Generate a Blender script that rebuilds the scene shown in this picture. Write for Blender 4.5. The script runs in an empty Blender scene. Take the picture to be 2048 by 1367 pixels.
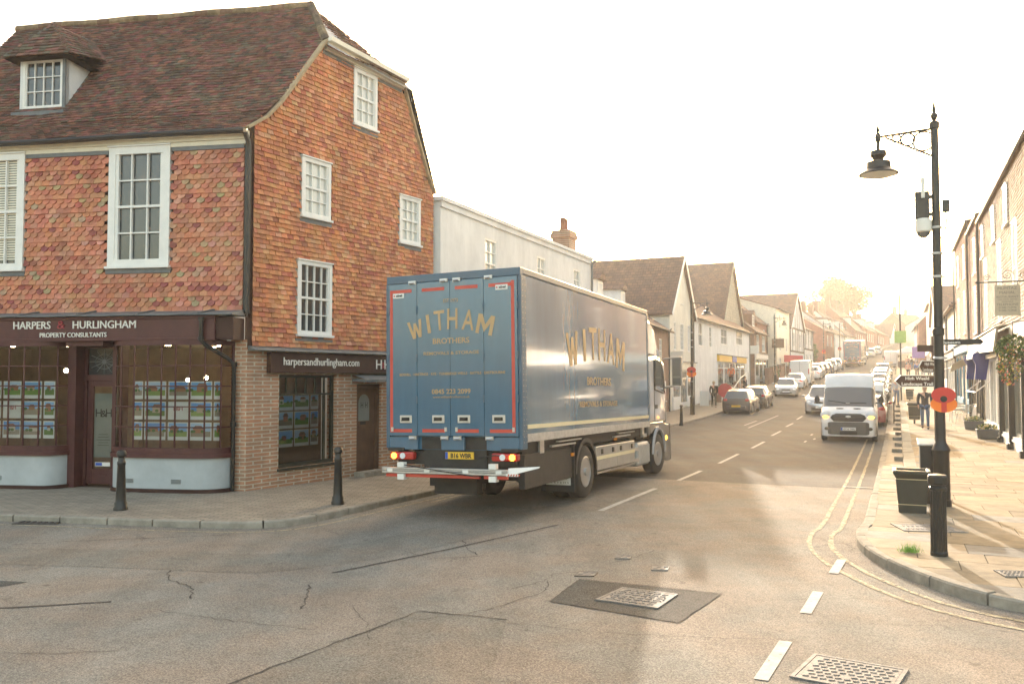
import bpy, bmesh, math, random
from mathutils import Matrix, Vector
R = math.radians
PI = math.pi
rnd = random.Random(7)
scene = bpy.context.scene

# ---------------------------------------------------------------- camera
cam_d = bpy.data.cameras.new('camera'); cam = bpy.data.objects.new('camera', cam_d)
scene.collection.objects.link(cam); scene.camera = cam
cam_d.sensor_width = 36; cam_d.lens = 1707 / 2048 * 36; cam_d.clip_end = 6000; cam_d.clip_start = .05
PITCH = math.atan(71.5 / 1707)
CAM_H = 2.3
cam.location = (0, 0, CAM_H); cam.rotation_euler = (R(90) + PITCH, 0, 0)

# ---------------------------------------------------------------- sky, sun, exposure
SUN_EL, SUN_AZ = 12.5, 10.0          # azimuth clockwise from +Y (towards +X)
world = bpy.data.worlds.new("World"); scene.world = world; world.use_nodes = True
wn = world.node_tree.nodes; wl = world.node_tree.links
for n in list(wn): wn.remove(n)
wo = wn.new('ShaderNodeOutputWorld'); bg = wn.new('ShaderNodeBackground'); sky = wn.new('ShaderNodeTexSky')
sky.sky_type = 'NISHITA'; sky.sun_disc = False
sky.sun_elevation = R(SUN_EL); sky.sun_rotation = R(SUN_AZ)
sky.altitude = 0; sky.air_density = 1.0; sky.dust_density = 5.0; sky.ozone_density = 0.6
bg.inputs[1].default_value = 0.15
tint = wn.new('ShaderNodeMix'); tint.data_type = 'RGBA'; tint.blend_type = 'MULTIPLY'; tint.inputs[0].default_value = 1; tint.inputs[7].default_value = (1.15, 1.0, .8, 1)
wl.new(sky.outputs[0], tint.inputs[6]); wl.new(tint.outputs[2], bg.inputs[0]); wl.new(bg.outputs[0], wo.inputs[0])
sun_d = bpy.data.lights.new('sun', 'SUN'); sun = bpy.data.objects.new('sun', sun_d); scene.collection.objects.link(sun)
sun_d.energy = 1.8; sun_d.angle = R(0.5); sun_d.color = (1, .9, .76)
sun.rotation_euler = (R(90 - SUN_EL), 0, R(180 - SUN_AZ))
sun.location = (10, 60, 40)
scene.view_settings.view_transform = 'Standard'; scene.view_settings.look = 'None'
scene.view_settings.exposure = 2.55; scene.view_settings.gamma = 1
scene.cycles.max_bounces = 8; scene.cycles.transparent_max_bounces = 12; scene.cycles.sample_clamp_indirect = 8
scene.cycles.use_denoising = True; scene.cycles.volume_bounces = 0

# ---------------------------------------------------------------- materials
def mat(name, col, rough=.6, metal=0., var=.15, scale=3., bump=0., bscale=30., spec=.5, coat=0., attr=False, emit=None, stretch=None, var2=None):
    m = bpy.data.materials.new(name); m.use_nodes = True
    nt = m.node_tree; N = nt.nodes; L = nt.links; b = N['Principled BSDF']
    b.inputs['Roughness'].default_value = rough; b.inputs['Metallic'].default_value = metal
    b.inputs['Specular IOR Level'].default_value = spec; b.inputs['Coat Weight'].default_value = coat; b.inputs['Coat Roughness'].default_value = .06
    tc = N.new('ShaderNodeTexCoord'); src = tc.outputs['Object']
    if stretch:
        mp = N.new('ShaderNodeMapping'); mp.inputs['Scale'].default_value = stretch; L.new(src, mp.inputs[0]); src = mp.outputs[0]
    base = None
    if attr:
        a = N.new('ShaderNodeAttribute'); a.attribute_name = 'Col'; base = a.outputs['Color']
    if var > 0:
        n = N.new('ShaderNodeTexNoise'); n.inputs['Scale'].default_value = scale; n.inputs['Detail'].default_value = 6; n.inputs['Roughness'].default_value = .65
        L.new(src, n.inputs['Vector'])
        mr = N.new('ShaderNodeMapRange'); mr.inputs[1].default_value = .3; mr.inputs[2].default_value = .7
        mr.inputs[3].default_value = 1 - var; mr.inputs[4].default_value = 1 + var; L.new(n.outputs[0], mr.inputs[0])
        mx = N.new('ShaderNodeMix'); mx.data_type = 'RGBA'; mx.blend_type = 'MULTIPLY'; mx.inputs[0].default_value = 1
        if base: L.new(base, mx.inputs[6])
        else: mx.inputs[6].default_value = (*col, 1)
        L.new(mr.outputs[0], mx.inputs[7]); base = mx.outputs[2]
    if var2:      # weathering: broad vertical streaks
        mp2 = N.new('ShaderNodeMapping'); mp2.inputs['Scale'].default_value = (1.3, 1.3, .35); L.new(tc.outputs['Object'], mp2.inputs[0])
        n3 = N.new('ShaderNodeTexNoise'); n3.inputs['Scale'].default_value = 1.1; n3.inputs['Detail'].default_value = 7; n3.inputs['Roughness'].default_value = .7; L.new(mp2.outputs[0], n3.inputs['Vector'])
        m3 = N.new('ShaderNodeMapRange'); m3.inputs[1].default_value = .3; m3.inputs[2].default_value = .7; m3.inputs[3].default_value = 1 - var2; m3.inputs[4].default_value = 1 + var2 * .7; L.new(n3.outputs[0], m3.inputs[0])
        x3 = N.new('ShaderNodeMix'); x3.data_type = 'RGBA'; x3.blend_type = 'MULTIPLY'; x3.inputs[0].default_value = 1
        if base: L.new(base, x3.inputs[6])
        else: x3.inputs[6].default_value = (*col, 1)
        L.new(m3.outputs[0], x3.inputs[7]); base = x3.outputs[2]
    if base: L.new(base, b.inputs['Base Color'])
    else: b.inputs['Base Color'].default_value = (*col, 1)
    if bump > 0:
        n2 = N.new('ShaderNodeTexNoise'); n2.inputs['Scale'].default_value = bscale; n2.inputs['Detail'].default_value = 4
        L.new(src, n2.inputs['Vector'])
        bp = N.new('ShaderNodeBump'); bp.inputs['Strength'].default_value = bump; bp.inputs['Distance'].default_value = .02
        L.new(n2.outputs[0], bp.inputs['Height']); L.new(bp.outputs[0], b.inputs['Normal'])
    if emit:
        b.inputs['Emission Color'].default_value = (*emit[:3], 1); b.inputs['Emission Strength'].default_value = emit[3]
    m.diffuse_color = (*col, 1)
    return m

def brick_mat(name, c1, c2, mortar, w=.225, h=.075, ms=.012, bump=.5, axis='XZ', squash=1., rough=.85, offset=.5, freq=2, var=.25):
    """Bricks, pavers or far tile courses; object coordinates, x or y along the wall and z up (XY for paving)."""
    m = bpy.data.materials.new(name); m.use_nodes = True
    nt = m.node_tree; N = nt.nodes; L = nt.links; b = N['Principled BSDF']; b.inputs['Roughness'].default_value = rough
    tc = N.new('ShaderNodeTexCoord'); sp = N.new('ShaderNodeSeparateXYZ'); cb = N.new('ShaderNodeCombineXYZ'); L.new(tc.outputs['Object'], sp.inputs[0])
    if axis == 'SUM':
        ad = N.new('ShaderNodeMath'); ad.operation = 'ADD'; L.new(sp.outputs[0], ad.inputs[0]); L.new(sp.outputs[1], ad.inputs[1]); L.new(ad.outputs[0], cb.inputs[0]); L.new(sp.outputs[2], cb.inputs[1])
    else:
        L.new(sp.outputs['XYZ'.index(axis[0])], cb.inputs[0]); L.new(sp.outputs['XYZ'.index(axis[1])], cb.inputs[1])
    nz = N.new('ShaderNodeTexNoise'); nz.inputs['Scale'].default_value = 1.1; L.new(cb.outputs[0], nz.inputs['Vector'])
    vm = N.new('ShaderNodeVectorMath'); vm.operation = 'MULTIPLY_ADD'; vm.inputs[1].default_value = (.03, .03, 0); L.new(nz.outputs['Color'], vm.inputs[0]); L.new(cb.outputs[0], vm.inputs[2])
    t = N.new('ShaderNodeTexBrick'); t.inputs['Scale'].default_value = 1; t.inputs['Brick Width'].default_value = w; t.inputs['Row Height'].default_value = h
    t.inputs['Mortar Size'].default_value = ms; t.inputs['Mortar Smooth'].default_value = .3; t.inputs['Bias'].default_value = 0
    t.offset = offset; t.offset_frequency = freq; t.squash = squash
    t.inputs['Color1'].default_value = (*c1, 1); t.inputs['Color2'].default_value = (*c2, 1); t.inputs['Mortar'].default_value = (*mortar, 1)
    L.new(vm.outputs[0], t.inputs['Vector'])
    n = N.new('ShaderNodeTexNoise'); n.inputs['Scale'].default_value = 2.2; n.inputs['Detail'].default_value = 8; n.inputs['Roughness'].default_value = .7; L.new(tc.outputs['Object'], n.inputs['Vector'])
    mr = N.new('ShaderNodeMapRange'); mr.inputs[1].default_value = .3; mr.inputs[2].default_value = .7; mr.inputs[3].default_value = 1 - var; mr.inputs[4].default_value = 1 + var; L.new(n.outputs[0], mr.inputs[0])
    mx = N.new('ShaderNodeMix'); mx.data_type = 'RGBA'; mx.blend_type = 'MULTIPLY'; mx.inputs[0].default_value = 1
    L.new(t.outputs['Color'], mx.inputs[6]); L.new(mr.outputs[0], mx.inputs[7]); L.new(mx.outputs[2], b.inputs['Base Color'])
    if bump:
        mt = N.new('ShaderNodeMath'); mt.operation = 'MULTIPLY_ADD'; mt.inputs[1].default_value = -1.; L.new(t.outputs['Fac'], mt.inputs[0]); L.new(n.outputs[0], mt.inputs[2])
        bp = N.new('ShaderNodeBump'); bp.inputs['Strength'].default_value = bump; bp.inputs['Distance'].default_value = .012
        L.new(mt.outputs[0], bp.inputs['Height']); L.new(bp.outputs[0], b.inputs['Normal'])
    return m

def glass_mat(name, tint=(.9, .93, .92), refl=1.):
    m = bpy.data.materials.new(name); m.use_nodes = True
    nt = m.node_tree; N = nt.nodes; L = nt.links
    for n in list(N): N.remove(n)
    o = N.new('ShaderNodeOutputMaterial'); mx = N.new('ShaderNodeMixShader'); t = N.new('ShaderNodeBsdfTransparent'); g = N.new('ShaderNodeBsdfGlossy'); f = N.new('ShaderNodeFresnel')
    f.inputs[0].default_value = 1.5; g.inputs['Roughness'].default_value = .02; t.inputs[0].default_value = (*tint, 1)
    mm = N.new('ShaderNodeMath'); mm.operation = 'MULTIPLY'; mm.inputs[1].default_value = refl; mm.use_clamp = True
    tc = N.new('ShaderNodeTexCoord'); n2 = N.new('ShaderNodeTexNoise'); n2.inputs['Scale'].default_value = 1.5; L.new(tc.outputs['Object'], n2.inputs['Vector'])
    bp = N.new('ShaderNodeBump'); bp.inputs['Strength'].default_value = .12; bp.inputs['Distance'].default_value = .05; L.new(n2.outputs[0], bp.inputs['Height']); L.new(bp.outputs[0], g.inputs['Normal'])
    L.new(f.outputs[0], mm.inputs[0]); L.new(mm.outputs[0], mx.inputs[0]); L.new(t.outputs[0], mx.inputs[1]); L.new(g.outputs[0], mx.inputs[2]); L.new(mx.outputs[0], o.inputs[0])
    return m

M = {}
M['white_paint'] = mat('white_paint', (.78, .77, .73), .5, var=.06, scale=4, bump=.08)
M['cream_paint'] = mat('cream_paint', (.74, .69, .56), .5, var=.1, scale=3, bump=.08)
M['white_render'] = mat('white_render', (.74, .74, .72), .85, var2=.14, var=.09, scale=.9, bump=.25, bscale=12)
M['cream_render'] = mat('cream_render', (.72, .68, .58), .85, var2=.14, var=.09, scale=.9, bump=.25, bscale=12)
M['stone'] = brick_mat('stone', (.42, .37, .28), (.34, .3, .23), (.3, .27, .21), .5, .25, .02, .5, 'SUM')
M['tiles'] = mat('clay_tiles', (.4, .15, .08), .8, attr=True, var=.22, scale=9, bump=.35, bscale=40, var2=.2, spec=.25)
M['roof_tiles'] = mat('roof_tiles', (.15, .08, .06), .9, attr=True, var=.35, scale=6, bump=.5, bscale=40, var2=.3, spec=.25)
M['backing'] = mat('backing', (.12, .06, .04), .9)
M['lead'] = mat('lead', (.14, .15, .155), .55, var=.2, scale=6, bump=.2)
M['black_iron'] = mat('black_iron', (.012, .012, .012), .38, var=.2, scale=12, bump=.12, bscale=60)
M['black_plastic'] = mat('black_plastic', (.015, .015, .016), .45, var=.1)
M['maroon'] = mat('maroon_paint', (.075, .019, .017), .55, var=.2, scale=5, bump=.06)
M['bay_render'] = mat('bay_render', (.40, .43, .44), .6, var=.1, scale=2.5, bump=.12)
M['sign_brown'] = mat('sign_brown', (.05, .023, .018), .6, var=.15, spec=.25)
M['letter_white'] = mat('letter_white', (.8, .78, .72), .5, var=0)
M['letter_red'] = mat('letter_red', (.3, .02, .035), .5, var=0)
M['brick'] = brick_mat('old_brick', (.46, .22, .13), (.34, .2, .13), (.52, .45, .34), .225, .075, .012, .7, 'XZ')
M['brick_red'] = brick_mat('red_brick', (.36, .12, .075), (.28, .1, .07), (.3, .22, .17), .23, .08, .01, .4, 'SUM')
M['brick_brown'] = brick_mat('brown_brick', (.26, .13, .08), (.2, .11, .075), (.25, .2, .16), .23, .08, .01, .4, 'SUM')
M['far_tiles'] = brick_mat('far_roof_tiles', (.19, .1, .065), (.13, .075, .055), (.06, .04, .03), .34, .2, .014, .6, 'XZ', var=.3)
M['far_tiles_side'] = brick_mat('far_roof_tiles_side', (.19, .1, .065), (.13, .075, .055), (.06, .04, .03), .34, .2, .014, .6, 'YZ', var=.3)
M['glass'] = mat('window_glass', (.03, .035, .04), .04, var=0, spec=.9, bump=.05, bscale=2)
M['glass_pale'] = mat('window_glass_over_curtain', (.62, .62, .58), .08, var=.12, scale=5, spec=.9, coat=1., bump=.03, bscale=2)
M['shop_glass'] = glass_mat('shop_glass', refl=1.6)
M['car_glass'] = mat('car_glass', (.11, .115, .115), .03, var=0, spec=1.)
M['rubber'] = mat('rubber', (.018, .017, .016), .75, var=.2, scale=20, bump=.2)
M['alloy'] = mat('alloy', (.45, .45, .45), .35, .8, var=.1)
M['aluminium'] = mat('aluminium', (.62, .61, .6), .32, .85, var=.1, scale=8, bump=.06)
M['galv'] = mat('galvanised', (.5, .5, .49), .5, .6, var=.2, scale=10)
M['chassis'] = mat('chassis', (.022, .02, .018), .65, var=.3, scale=6, bump=.1)
M['red_lens'] = mat('red_lens', (.45, .02, .015), .15, var=0, spec=.8)
M['amber_lit'] = mat('amber_lit', (.8, .3, .02), .2, var=0, emit=(1, .42, .03, 2.2))
M['red_lit'] = mat('red_lit', (.6, .03, .02), .2, var=0, emit=(1, .06, .02, .7))
M['amber_lens'] = mat('amber_lens', (.7, .25, .03), .2, var=0)
M['white_lens'] = mat('white_lens', (.75, .77, .78), .08, var=.1, scale=40, spec=.9)
M['plate_yellow'] = mat('plate_yellow', (.75, .45, .03), .4, var=0)
M['plate_white'] = mat('plate_white', (.75, .75, .72), .4, var=0)
M['plate_blue'] = mat('plate_blue', (.02, .08, .4), .4, var=0)
M['black'] = mat('black', (.01, .01, .01), .5, var=0)
M['kerb'] = mat('kerb_stone', (.3, .27, .225), .95, spec=.08, var=.25, scale=5, bump=.5, bscale=25, attr=False)
M['coping'] = mat('coping_stone', (.33, .31, .26), .95, spec=.08, var=.25, scale=4, bump=.4, bscale=20)
M['slab'] = mat('sandstone_slab', (.3, .24, .16), .9, attr=True, var=.25, scale=3.5, bump=.4, bscale=14, spec=.12)
M['joint'] = mat('paving_joint', (.09, .075, .055), .95, var=.3)
M['pavers'] = brick_mat('brick_pavers', (.3, .26, .2), (.24, .2, .16), (.11, .1, .075), .21, .105, .007, .6, 'XY', var=.22)
M['oak'] = mat('timber_frame', (.06, .04, .03), .8, var=.3, scale=5)
M['wood_brown'] = mat('wood_brown', (.11, .055, .03), .6, var=.25, scale=4)
M['pot'] = mat('clay_pot', (.3, .13, .07), .85, var=.2)

def road_mat(name, base, crack=1., speck=.35, bumpy=.6):
    m = bpy.data.materials.new(name); m.use_nodes = True
    nt = m.node_tree; N = nt.nodes; L = nt.links; b = N['Principled BSDF']
    tc = N.new('ShaderNodeTexCoord')
    def noise(sc, det, ro=.6):
        n = N.new('ShaderNodeTexNoise'); n.inputs['Scale'].default_value = sc; n.inputs['Detail'].default_value = det; n.inputs['Roughness'].default_value = ro; L.new(tc.outputs['Object'], n.inputs['Vector']); return n
    def rng(sock, a, b_, c, d):
        r = N.new('ShaderNodeMapRange'); r.inputs[1].default_value = a; r.inputs[2].default_value = b_; r.inputs[3].default_value = c; r.inputs[4].default_value = d; L.new(sock, r.inputs[0]); return r.outputs[0]
    def mul(a, b_):
        k = N.new('ShaderNodeMath'); k.operation = 'MULTIPLY'; L.new(a, k.inputs[0]); L.new(b_, k.inputs[1]); return k.outputs[0]
    big = noise(.35, 5); mid = noise(2.3, 6, .7); fine = noise(70, 3, .8)
    f = mul(rng(big.outputs[0], .3, .7, .86, 1.12), rng(mid.outputs[0], .3, .7, .9, 1.08))
    f = mul(f, rng(fine.outputs[0], .25, .75, 1 - speck, 1 + speck))
    # aggregate: small stones
    v = N.new('ShaderNodeTexVoronoi'); v.inputs['Scale'].default_value = 95; L.new(tc.outputs['Object'], v.inputs['Vector'])
    sep = N.new('ShaderNodeSeparateColor'); L.new(v.outputs['Color'], sep.inputs[0])
    f = mul(f, rng(sep.outputs[0], 0, 1, .68, 1.32))
    # wheel tracks and drips along the street
    mp = N.new('ShaderNodeMapping'); mp.inputs['Rotation'].default_value = (0, 0, R(24.3)); mp.inputs['Scale'].default_value = (1.5, .1, 1); L.new(tc.outputs['Object'], mp.inputs[0])
    tr = N.new('ShaderNodeTexNoise'); tr.inputs['Scale'].default_value = 1.0; tr.inputs['Detail'].default_value = 5; L.new(mp.outputs[0], tr.inputs['Vector']); f = mul(f, rng(tr.outputs[0], .35, .65, .9, 1.07))
    sp_ = noise(5.5, 2, .4); f = mul(f, rng(sp_.outputs[0], .7, .76, 1, .72))
    # hairline cracks, broken up
    wv = N.new('ShaderNodeVectorMath'); wv.operation = 'MULTIPLY_ADD'; wv.inputs[1].default_value = (.9, .9, 0); nn = noise(1.3, 8, .75); L.new(nn.outputs['Color'], wv.inputs[0]); L.new(tc.outputs['Object'], wv.inputs[2])
    ve = N.new('ShaderNodeTexVoronoi'); ve.feature = 'DISTANCE_TO_EDGE'; ve.inputs['Scale'].default_value = .42; L.new(wv.outputs[0], ve.inputs['Vector'])
    line = rng(ve.outputs['Distance'], .0015, .006, 0, 1)
    keep = N.new('ShaderNodeMapRange'); ks = noise(.6, 3); L.new(ks.outputs[0], keep.inputs[0]); keep.inputs[1].default_value = .52; keep.inputs[2].default_value = .6
    mxl = N.new('ShaderNodeMath'); mxl.operation = 'MAXIMUM'; inv = N.new('ShaderNodeMath'); inv.operation = 'SUBTRACT'; inv.inputs[0].default_value = 1; L.new(keep.outputs[0], inv.inputs[1]); L.new(line, mxl.inputs[0]); L.new(inv.outputs[0], mxl.inputs[1])
    f = mul(f, rng(mxl.outputs[0], 0, 1, 1 - .6 * crack, 1))
    mx = N.new('ShaderNodeMix'); mx.data_type = 'RGBA'; mx.blend_type = 'MULTIPLY'; mx.inputs[0].default_value = 1
    # warm / cool drift of the old surface
    cr = N.new('ShaderNodeMix'); cr.data_type = 'RGBA'; cn = noise(.8, 4); L.new(rng(cn.outputs[0], .4, .6, 0, 1), cr.inputs[0])
    cr.inputs[6].default_value = (base[0] * 1.03, base[1] * .98, base[2] * .95, 1); cr.inputs[7].default_value = (base[0] * .95, base[1] * 1.0, base[2] * 1.03, 1)
    L.new(cr.outputs[2], mx.inputs[6]); L.new(f, mx.inputs[7]); L.new(mx.outputs[2], b.inputs['Base Color'])
    b.inputs['Roughness'].default_value = .95; b.inputs['Specular IOR Level'].default_value = .08
    bp = N.new('ShaderNodeBump'); bp.inputs['Strength'].default_value = bumpy; bp.inputs['Distance'].default_value = .008
    ad = N.new('ShaderNodeMath'); ad.operation = 'ADD'; L.new(v.outputs['Distance'], ad.inputs[0]); L.new(mxl.outputs[0], ad.inputs[1])
    L.new(ad.outputs[0], bp.inputs['Height']); L.new(bp.outputs[0], b.inputs['Normal'])
    return m
M['road_old'] = road_mat('road_old', (.25, .222, .188), crack=.5, speck=.45)
M['road_new'] = road_mat('road_new', (.135, .126, .114), crack=.4)
M['patch'] = road_mat('road_patch', (.105, .1, .09), crack=0, speck=.5)
M['sign_green'] = mat('sign_green', (.35, .55, .15), .5); M['sign_purple'] = mat('sign_purple', (.16, .08, .4), .5)
M['tar'] = mat('tar', (.1, .09, .08), .9, spec=.03, var=.3, scale=20, bump=.3)
def worn_paint(name, col, wear=.45):
    m = mat(name, col, .9, var=.2, scale=8, bump=.2, bscale=60, spec=.08); nt = m.node_tree; N = nt.nodes; L = nt.links; b = N['Principled BSDF']
    tc = N.new('ShaderNodeTexCoord'); n = N.new('ShaderNodeTexNoise'); n.inputs['Scale'].default_value = 14; n.inputs['Detail'].default_value = 9; n.inputs['Roughness'].default_value = .8; L.new(tc.outputs['Object'], n.inputs['Vector'])
    r = N.new('ShaderNodeMapRange'); r.inputs[1].default_value = wear - .06; r.inputs[2].default_value = wear + .03; L.new(n.outputs[0], r.inputs[0]); L.new(r.outputs[0], b.inputs['Alpha'])
    return m
M['line_white'] = worn_paint('line_white', (.46, .44, .4), .38)
M['line_yellow'] = worn_paint('line_yellow', (.38, .33, .23), .465)

# ---------------------------------------------------------------- mesh builder
ALL = scene.collection.objects
class MB:
    def __init__(s, Mx=None): s.v = []; s.f = []; s.c = []; s.M = Mx
    def add(s, vs, fs, col=None):
        o = len(s.v)
        if s.M is not None: vs = [tuple(s.M @ Vector(p)) for p in vs]
        s.v += [tuple(p) for p in vs]; s.f += [tuple(o + i for i in f) for f in fs]; s.c += [col] * len(fs)
        return s
    def box(s, x0, y0, z0, x1, y1, z1, col=None):
        return s.add([(x0, y0, z0), (x1, y0, z0), (x1, y1, z0), (x0, y1, z0), (x0, y0, z1), (x1, y0, z1), (x1, y1, z1), (x0, y1, z1)],
                     [(0, 3, 2, 1), (4, 5, 6, 7), (0, 1, 5, 4), (1, 2, 6, 5), (2, 3, 7, 6), (3, 0, 4, 7)], col)
    def quad(s, a, b, c, d, col=None): return s.add([a, b, c, d], [(0, 1, 2, 3)], col)
    def poly(s, pts, col=None): return s.add(pts, [tuple(range(len(pts)))], col)
    def ext(s, pts, vec, col=None):
        """closed polygon swept along vec"""
        n = len(pts); vec = Vector(vec); top = [tuple(Vector(p) + vec) for p in pts]
        return s.add(list(pts) + top, [tuple(reversed(range(n))), tuple(range(n, 2 * n))] + [(i, (i + 1) % n, n + (i + 1) % n, n + i) for i in range(n)], col)
    def bar(s, p0, p1, w, h, up=(0, 0, 1), col=None):
        p0 = Vector(p0); p1 = Vector(p1); d = (p1 - p0).normalized(); up = Vector(up)
        if abs(d.dot(up)) > .99: up = Vector((1, 0, 0))
        a = d.cross(up).normalized() * w / 2; b = a.cross(d).normalized() * h / 2
        pts = [p0 - a - b, p0 + a - b, p0 + a + b, p0 - a + b]
        return s.ext(pts, p1 - p0, col)
    def cyl(s, p0, p1, r0, r1=None, n=12, col=None, cap=True):
        r1 = r0 if r1 is None else r1; p0 = Vector(p0); p1 = Vector(p1); d = (p1 - p0).normalized()
        a = d.orthogonal().normalized(); b = d.cross(a); vs = []
        for p, r in ((p0, r0), (p1, r1)):
            for i in range(n): t = 2 * PI * i / n; vs.append(p + a * (r * math.cos(t)) + b * (r * math.sin(t)))
        fs = [(i, (i + 1) % n, n + (i + 1) % n, n + i) for i in range(n)]
        if cap: fs += [tuple(reversed(range(n))), tuple(range(n, 2 * n))]
        return s.add(vs, fs, col)
    def tube(s, pts, r, n=8, col=None):
        pts = [Vector(p) for p in pts]; vs = []; k = len(pts); a = None
        for i, p in enumerate(pts):
            d = (pts[min(i + 1, k - 1)] - pts[max(i - 1, 0)]).normalized()
            a = d.orthogonal().normalized() if a is None else (a - d * a.dot(d)).normalized()
            b = d.cross(a); rr = r[i] if isinstance(r, (list, tuple)) else r
            for j in range(n): t = 2 * PI * j / n; vs.append(p + a * (rr * math.cos(t)) + b * (rr * math.sin(t)))
        fs = [(i * n + j, i * n + (j + 1) % n, (i + 1) * n + (j + 1) % n, (i + 1) * n + j) for i in range(k - 1) for j in range(n)]
        return s.add(vs, fs + [tuple(reversed(range(n))), tuple(range((k - 1) * n, k * n))], col)
    def lathe(s, prof, c=(0, 0, 0), n=20, col=None, sides=None):
        vs = []; c = Vector(c)
        for r, z in prof:
            for i in range(n): t = 2 * PI * i / n; vs.append((c.x + r * math.cos(t), c.y + r * math.sin(t), c.z + z))
        k = len(prof); fs = [(i * n + j, i * n + (j + 1) % n, (i + 1) * n + (j + 1) % n, (i + 1) * n + j) for i in range(k - 1) for j in range(n)]
        return s.add(vs, fs + [tuple(reversed(range(n))), tuple(range((k - 1) * n, k * n))], col)
    def ball(s, c, r, n=10, m=6, col=None, sc=(1, 1, 1)):
        vs = []; fs = []
        for i in range(m + 1):
            ph = PI * i / m
            for j in range(n): t = 2 * PI * j / n; vs.append((c[0] + r * sc[0] * math.sin(ph) * math.cos(t), c[1] + r * sc[1] * math.sin(ph) * math.sin(t), c[2] + r * sc[2] * math.cos(ph)))
        for i in range(m):
            for j in range(n): fs.append((i * n + j, (i + 1) * n + j, (i + 1) * n + (j + 1) % n, i * n + (j + 1) % n))
        return s.add(vs, fs, col)
    def text(s, txt, x, y, z, size, depth=.004, sx=1., align='CENTER', rot=0., space=1., fit=None, offset=0.):
        """lettering upright in the local x-z plane, readable from -y"""
        cu = bpy.data.curves.new('t', 'FONT'); cu.body = txt; cu.size = size; cu.extrude = depth / 2; cu.align_x = align; cu.space_character = space; cu.resolution_u = 3; cu.offset = offset
        ob = bpy.data.objects.new('t', cu); me = bpy.data.meshes.new_from_object(ob)
        vs = [v.co.copy() for v in me.vertices]
        if fit and vs:
            w = max(v.x for v in vs) - min(v.x for v in vs); sx = fit / w
        c, sn = math.cos(rot), math.sin(rot)
        out = [(x + (v.x * sx) * c - v.y * sn, y - v.z, z + (v.x * sx) * sn + v.y * c) for v in vs]
        s.add(out, [tuple(p.vertices) for p in me.polygons])
        bpy.data.objects.remove(ob); bpy.data.curves.remove(cu); bpy.data.meshes.remove(me)
        return s
    def letter(s, ch, x, y, z, w, h, rot=0., t=.24):
        o = [(0, 0), (0, 1), (t, 1), (.5, .5), (1 - t, 1), (1, 1), (1, 0), (1 - t * .85, 0), (1 - t * .85, .62), (.5, .12), (t * .85, .62), (t * .85, 0)]
        if ch == 'W': o = [(0, 1), (.2, 0), (.4, 0), (.5, .5), (.6, 0), (.8, 0), (1, 1), (.82, 1), (.7, .35), (.58, .85), (.42, .85), (.3, .35), (.18, 1)]
        c, sn = math.cos(rot), math.sin(rot)
        return s.ext([(x + (a - .5) * w * c - b_ * h * sn, y, z + (a - .5) * w * sn + b_ * h * c) for a, b_ in o], (0, .002, 0))
    def build(s, name, m, parent=None, smooth=None, bevel=0, label=None, kind=None, recalc=False, segs=1):
        me = bpy.data.meshes.new(name); me.from_pydata(s.v, [], s.f)
        if recalc:
            bm = bmesh.new(); bm.from_mesh(me); bmesh.ops.recalc_face_normals(bm, faces=bm.faces); bm.to_mesh(me); bm.free()
        if any(c is not None for c in s.c):
            at = me.color_attributes.new('Col', 'FLOAT_COLOR', 'CORNER'); buf = []
            for p, c in zip(me.polygons, s.c):
                c = c or (.5, .5, .5); buf += [c[0], c[1], c[2], 1.] * p.loop_total
            at.data.foreach_set('color', buf)
        if isinstance(m, str): m = M[m]
        me.materials.append(m)
        if smooth is not None:
            me.shade_smooth(); me.set_sharp_from_angle(angle=R(smooth))
        ob = bpy.data.objects.new(name, me); ALL.link(ob)
        if bevel:
            md = ob.modifiers.new('bevel', 'BEVEL'); md.width = bevel; md.segments = segs; md.limit_method = 'ANGLE'; md.angle_limit = R(40)
        if parent: ob.parent = parent
        if label: ob['label'] = label
        if kind: ob['kind'] = kind
        return ob

def tag(o, label, cat, group=None):
    o['label'] = label; o['category'] = cat
    if group: o['group'] = group
    return o
def thing(name, label, cat, loc=(0, 0, 0), rz=0., group=None, rot=None):
    o = bpy.data.objects.new(name, None); ALL.link(o); o.location = loc; o.rotation_euler = rot if rot else (0, 0, rz); o.empty_display_size = .2
    return tag(o, label, cat, group)
KIDS = {}
def copy_tree(o, parent=None):
    c = o.copy(); ALL.link(c)
    if parent is not None: c.parent = parent
    for ch in [k for k in KID_OF(o)]: copy_tree(ch, c)
    return c
def KID_OF(o): return list(o.children)
def dup(o, loc, rz, label, group=None, rot=None):
    c = copy_tree(o); c.location = loc; c.rotation_euler = rot if rot else (0, 0, rz); c['label'] = label
    if group: c['group'] = group
    return c
def FM(o, d):
    """frame on a wall: x along d, y inwards, z up"""
    dx, dy = d
    return Matrix(((dx, -dy, 0, o[0]), (dy, dx, 0, o[1]), (0, 0, 1, o[2] if len(o) > 2 else 0), (0, 0, 0, 1)))

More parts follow.
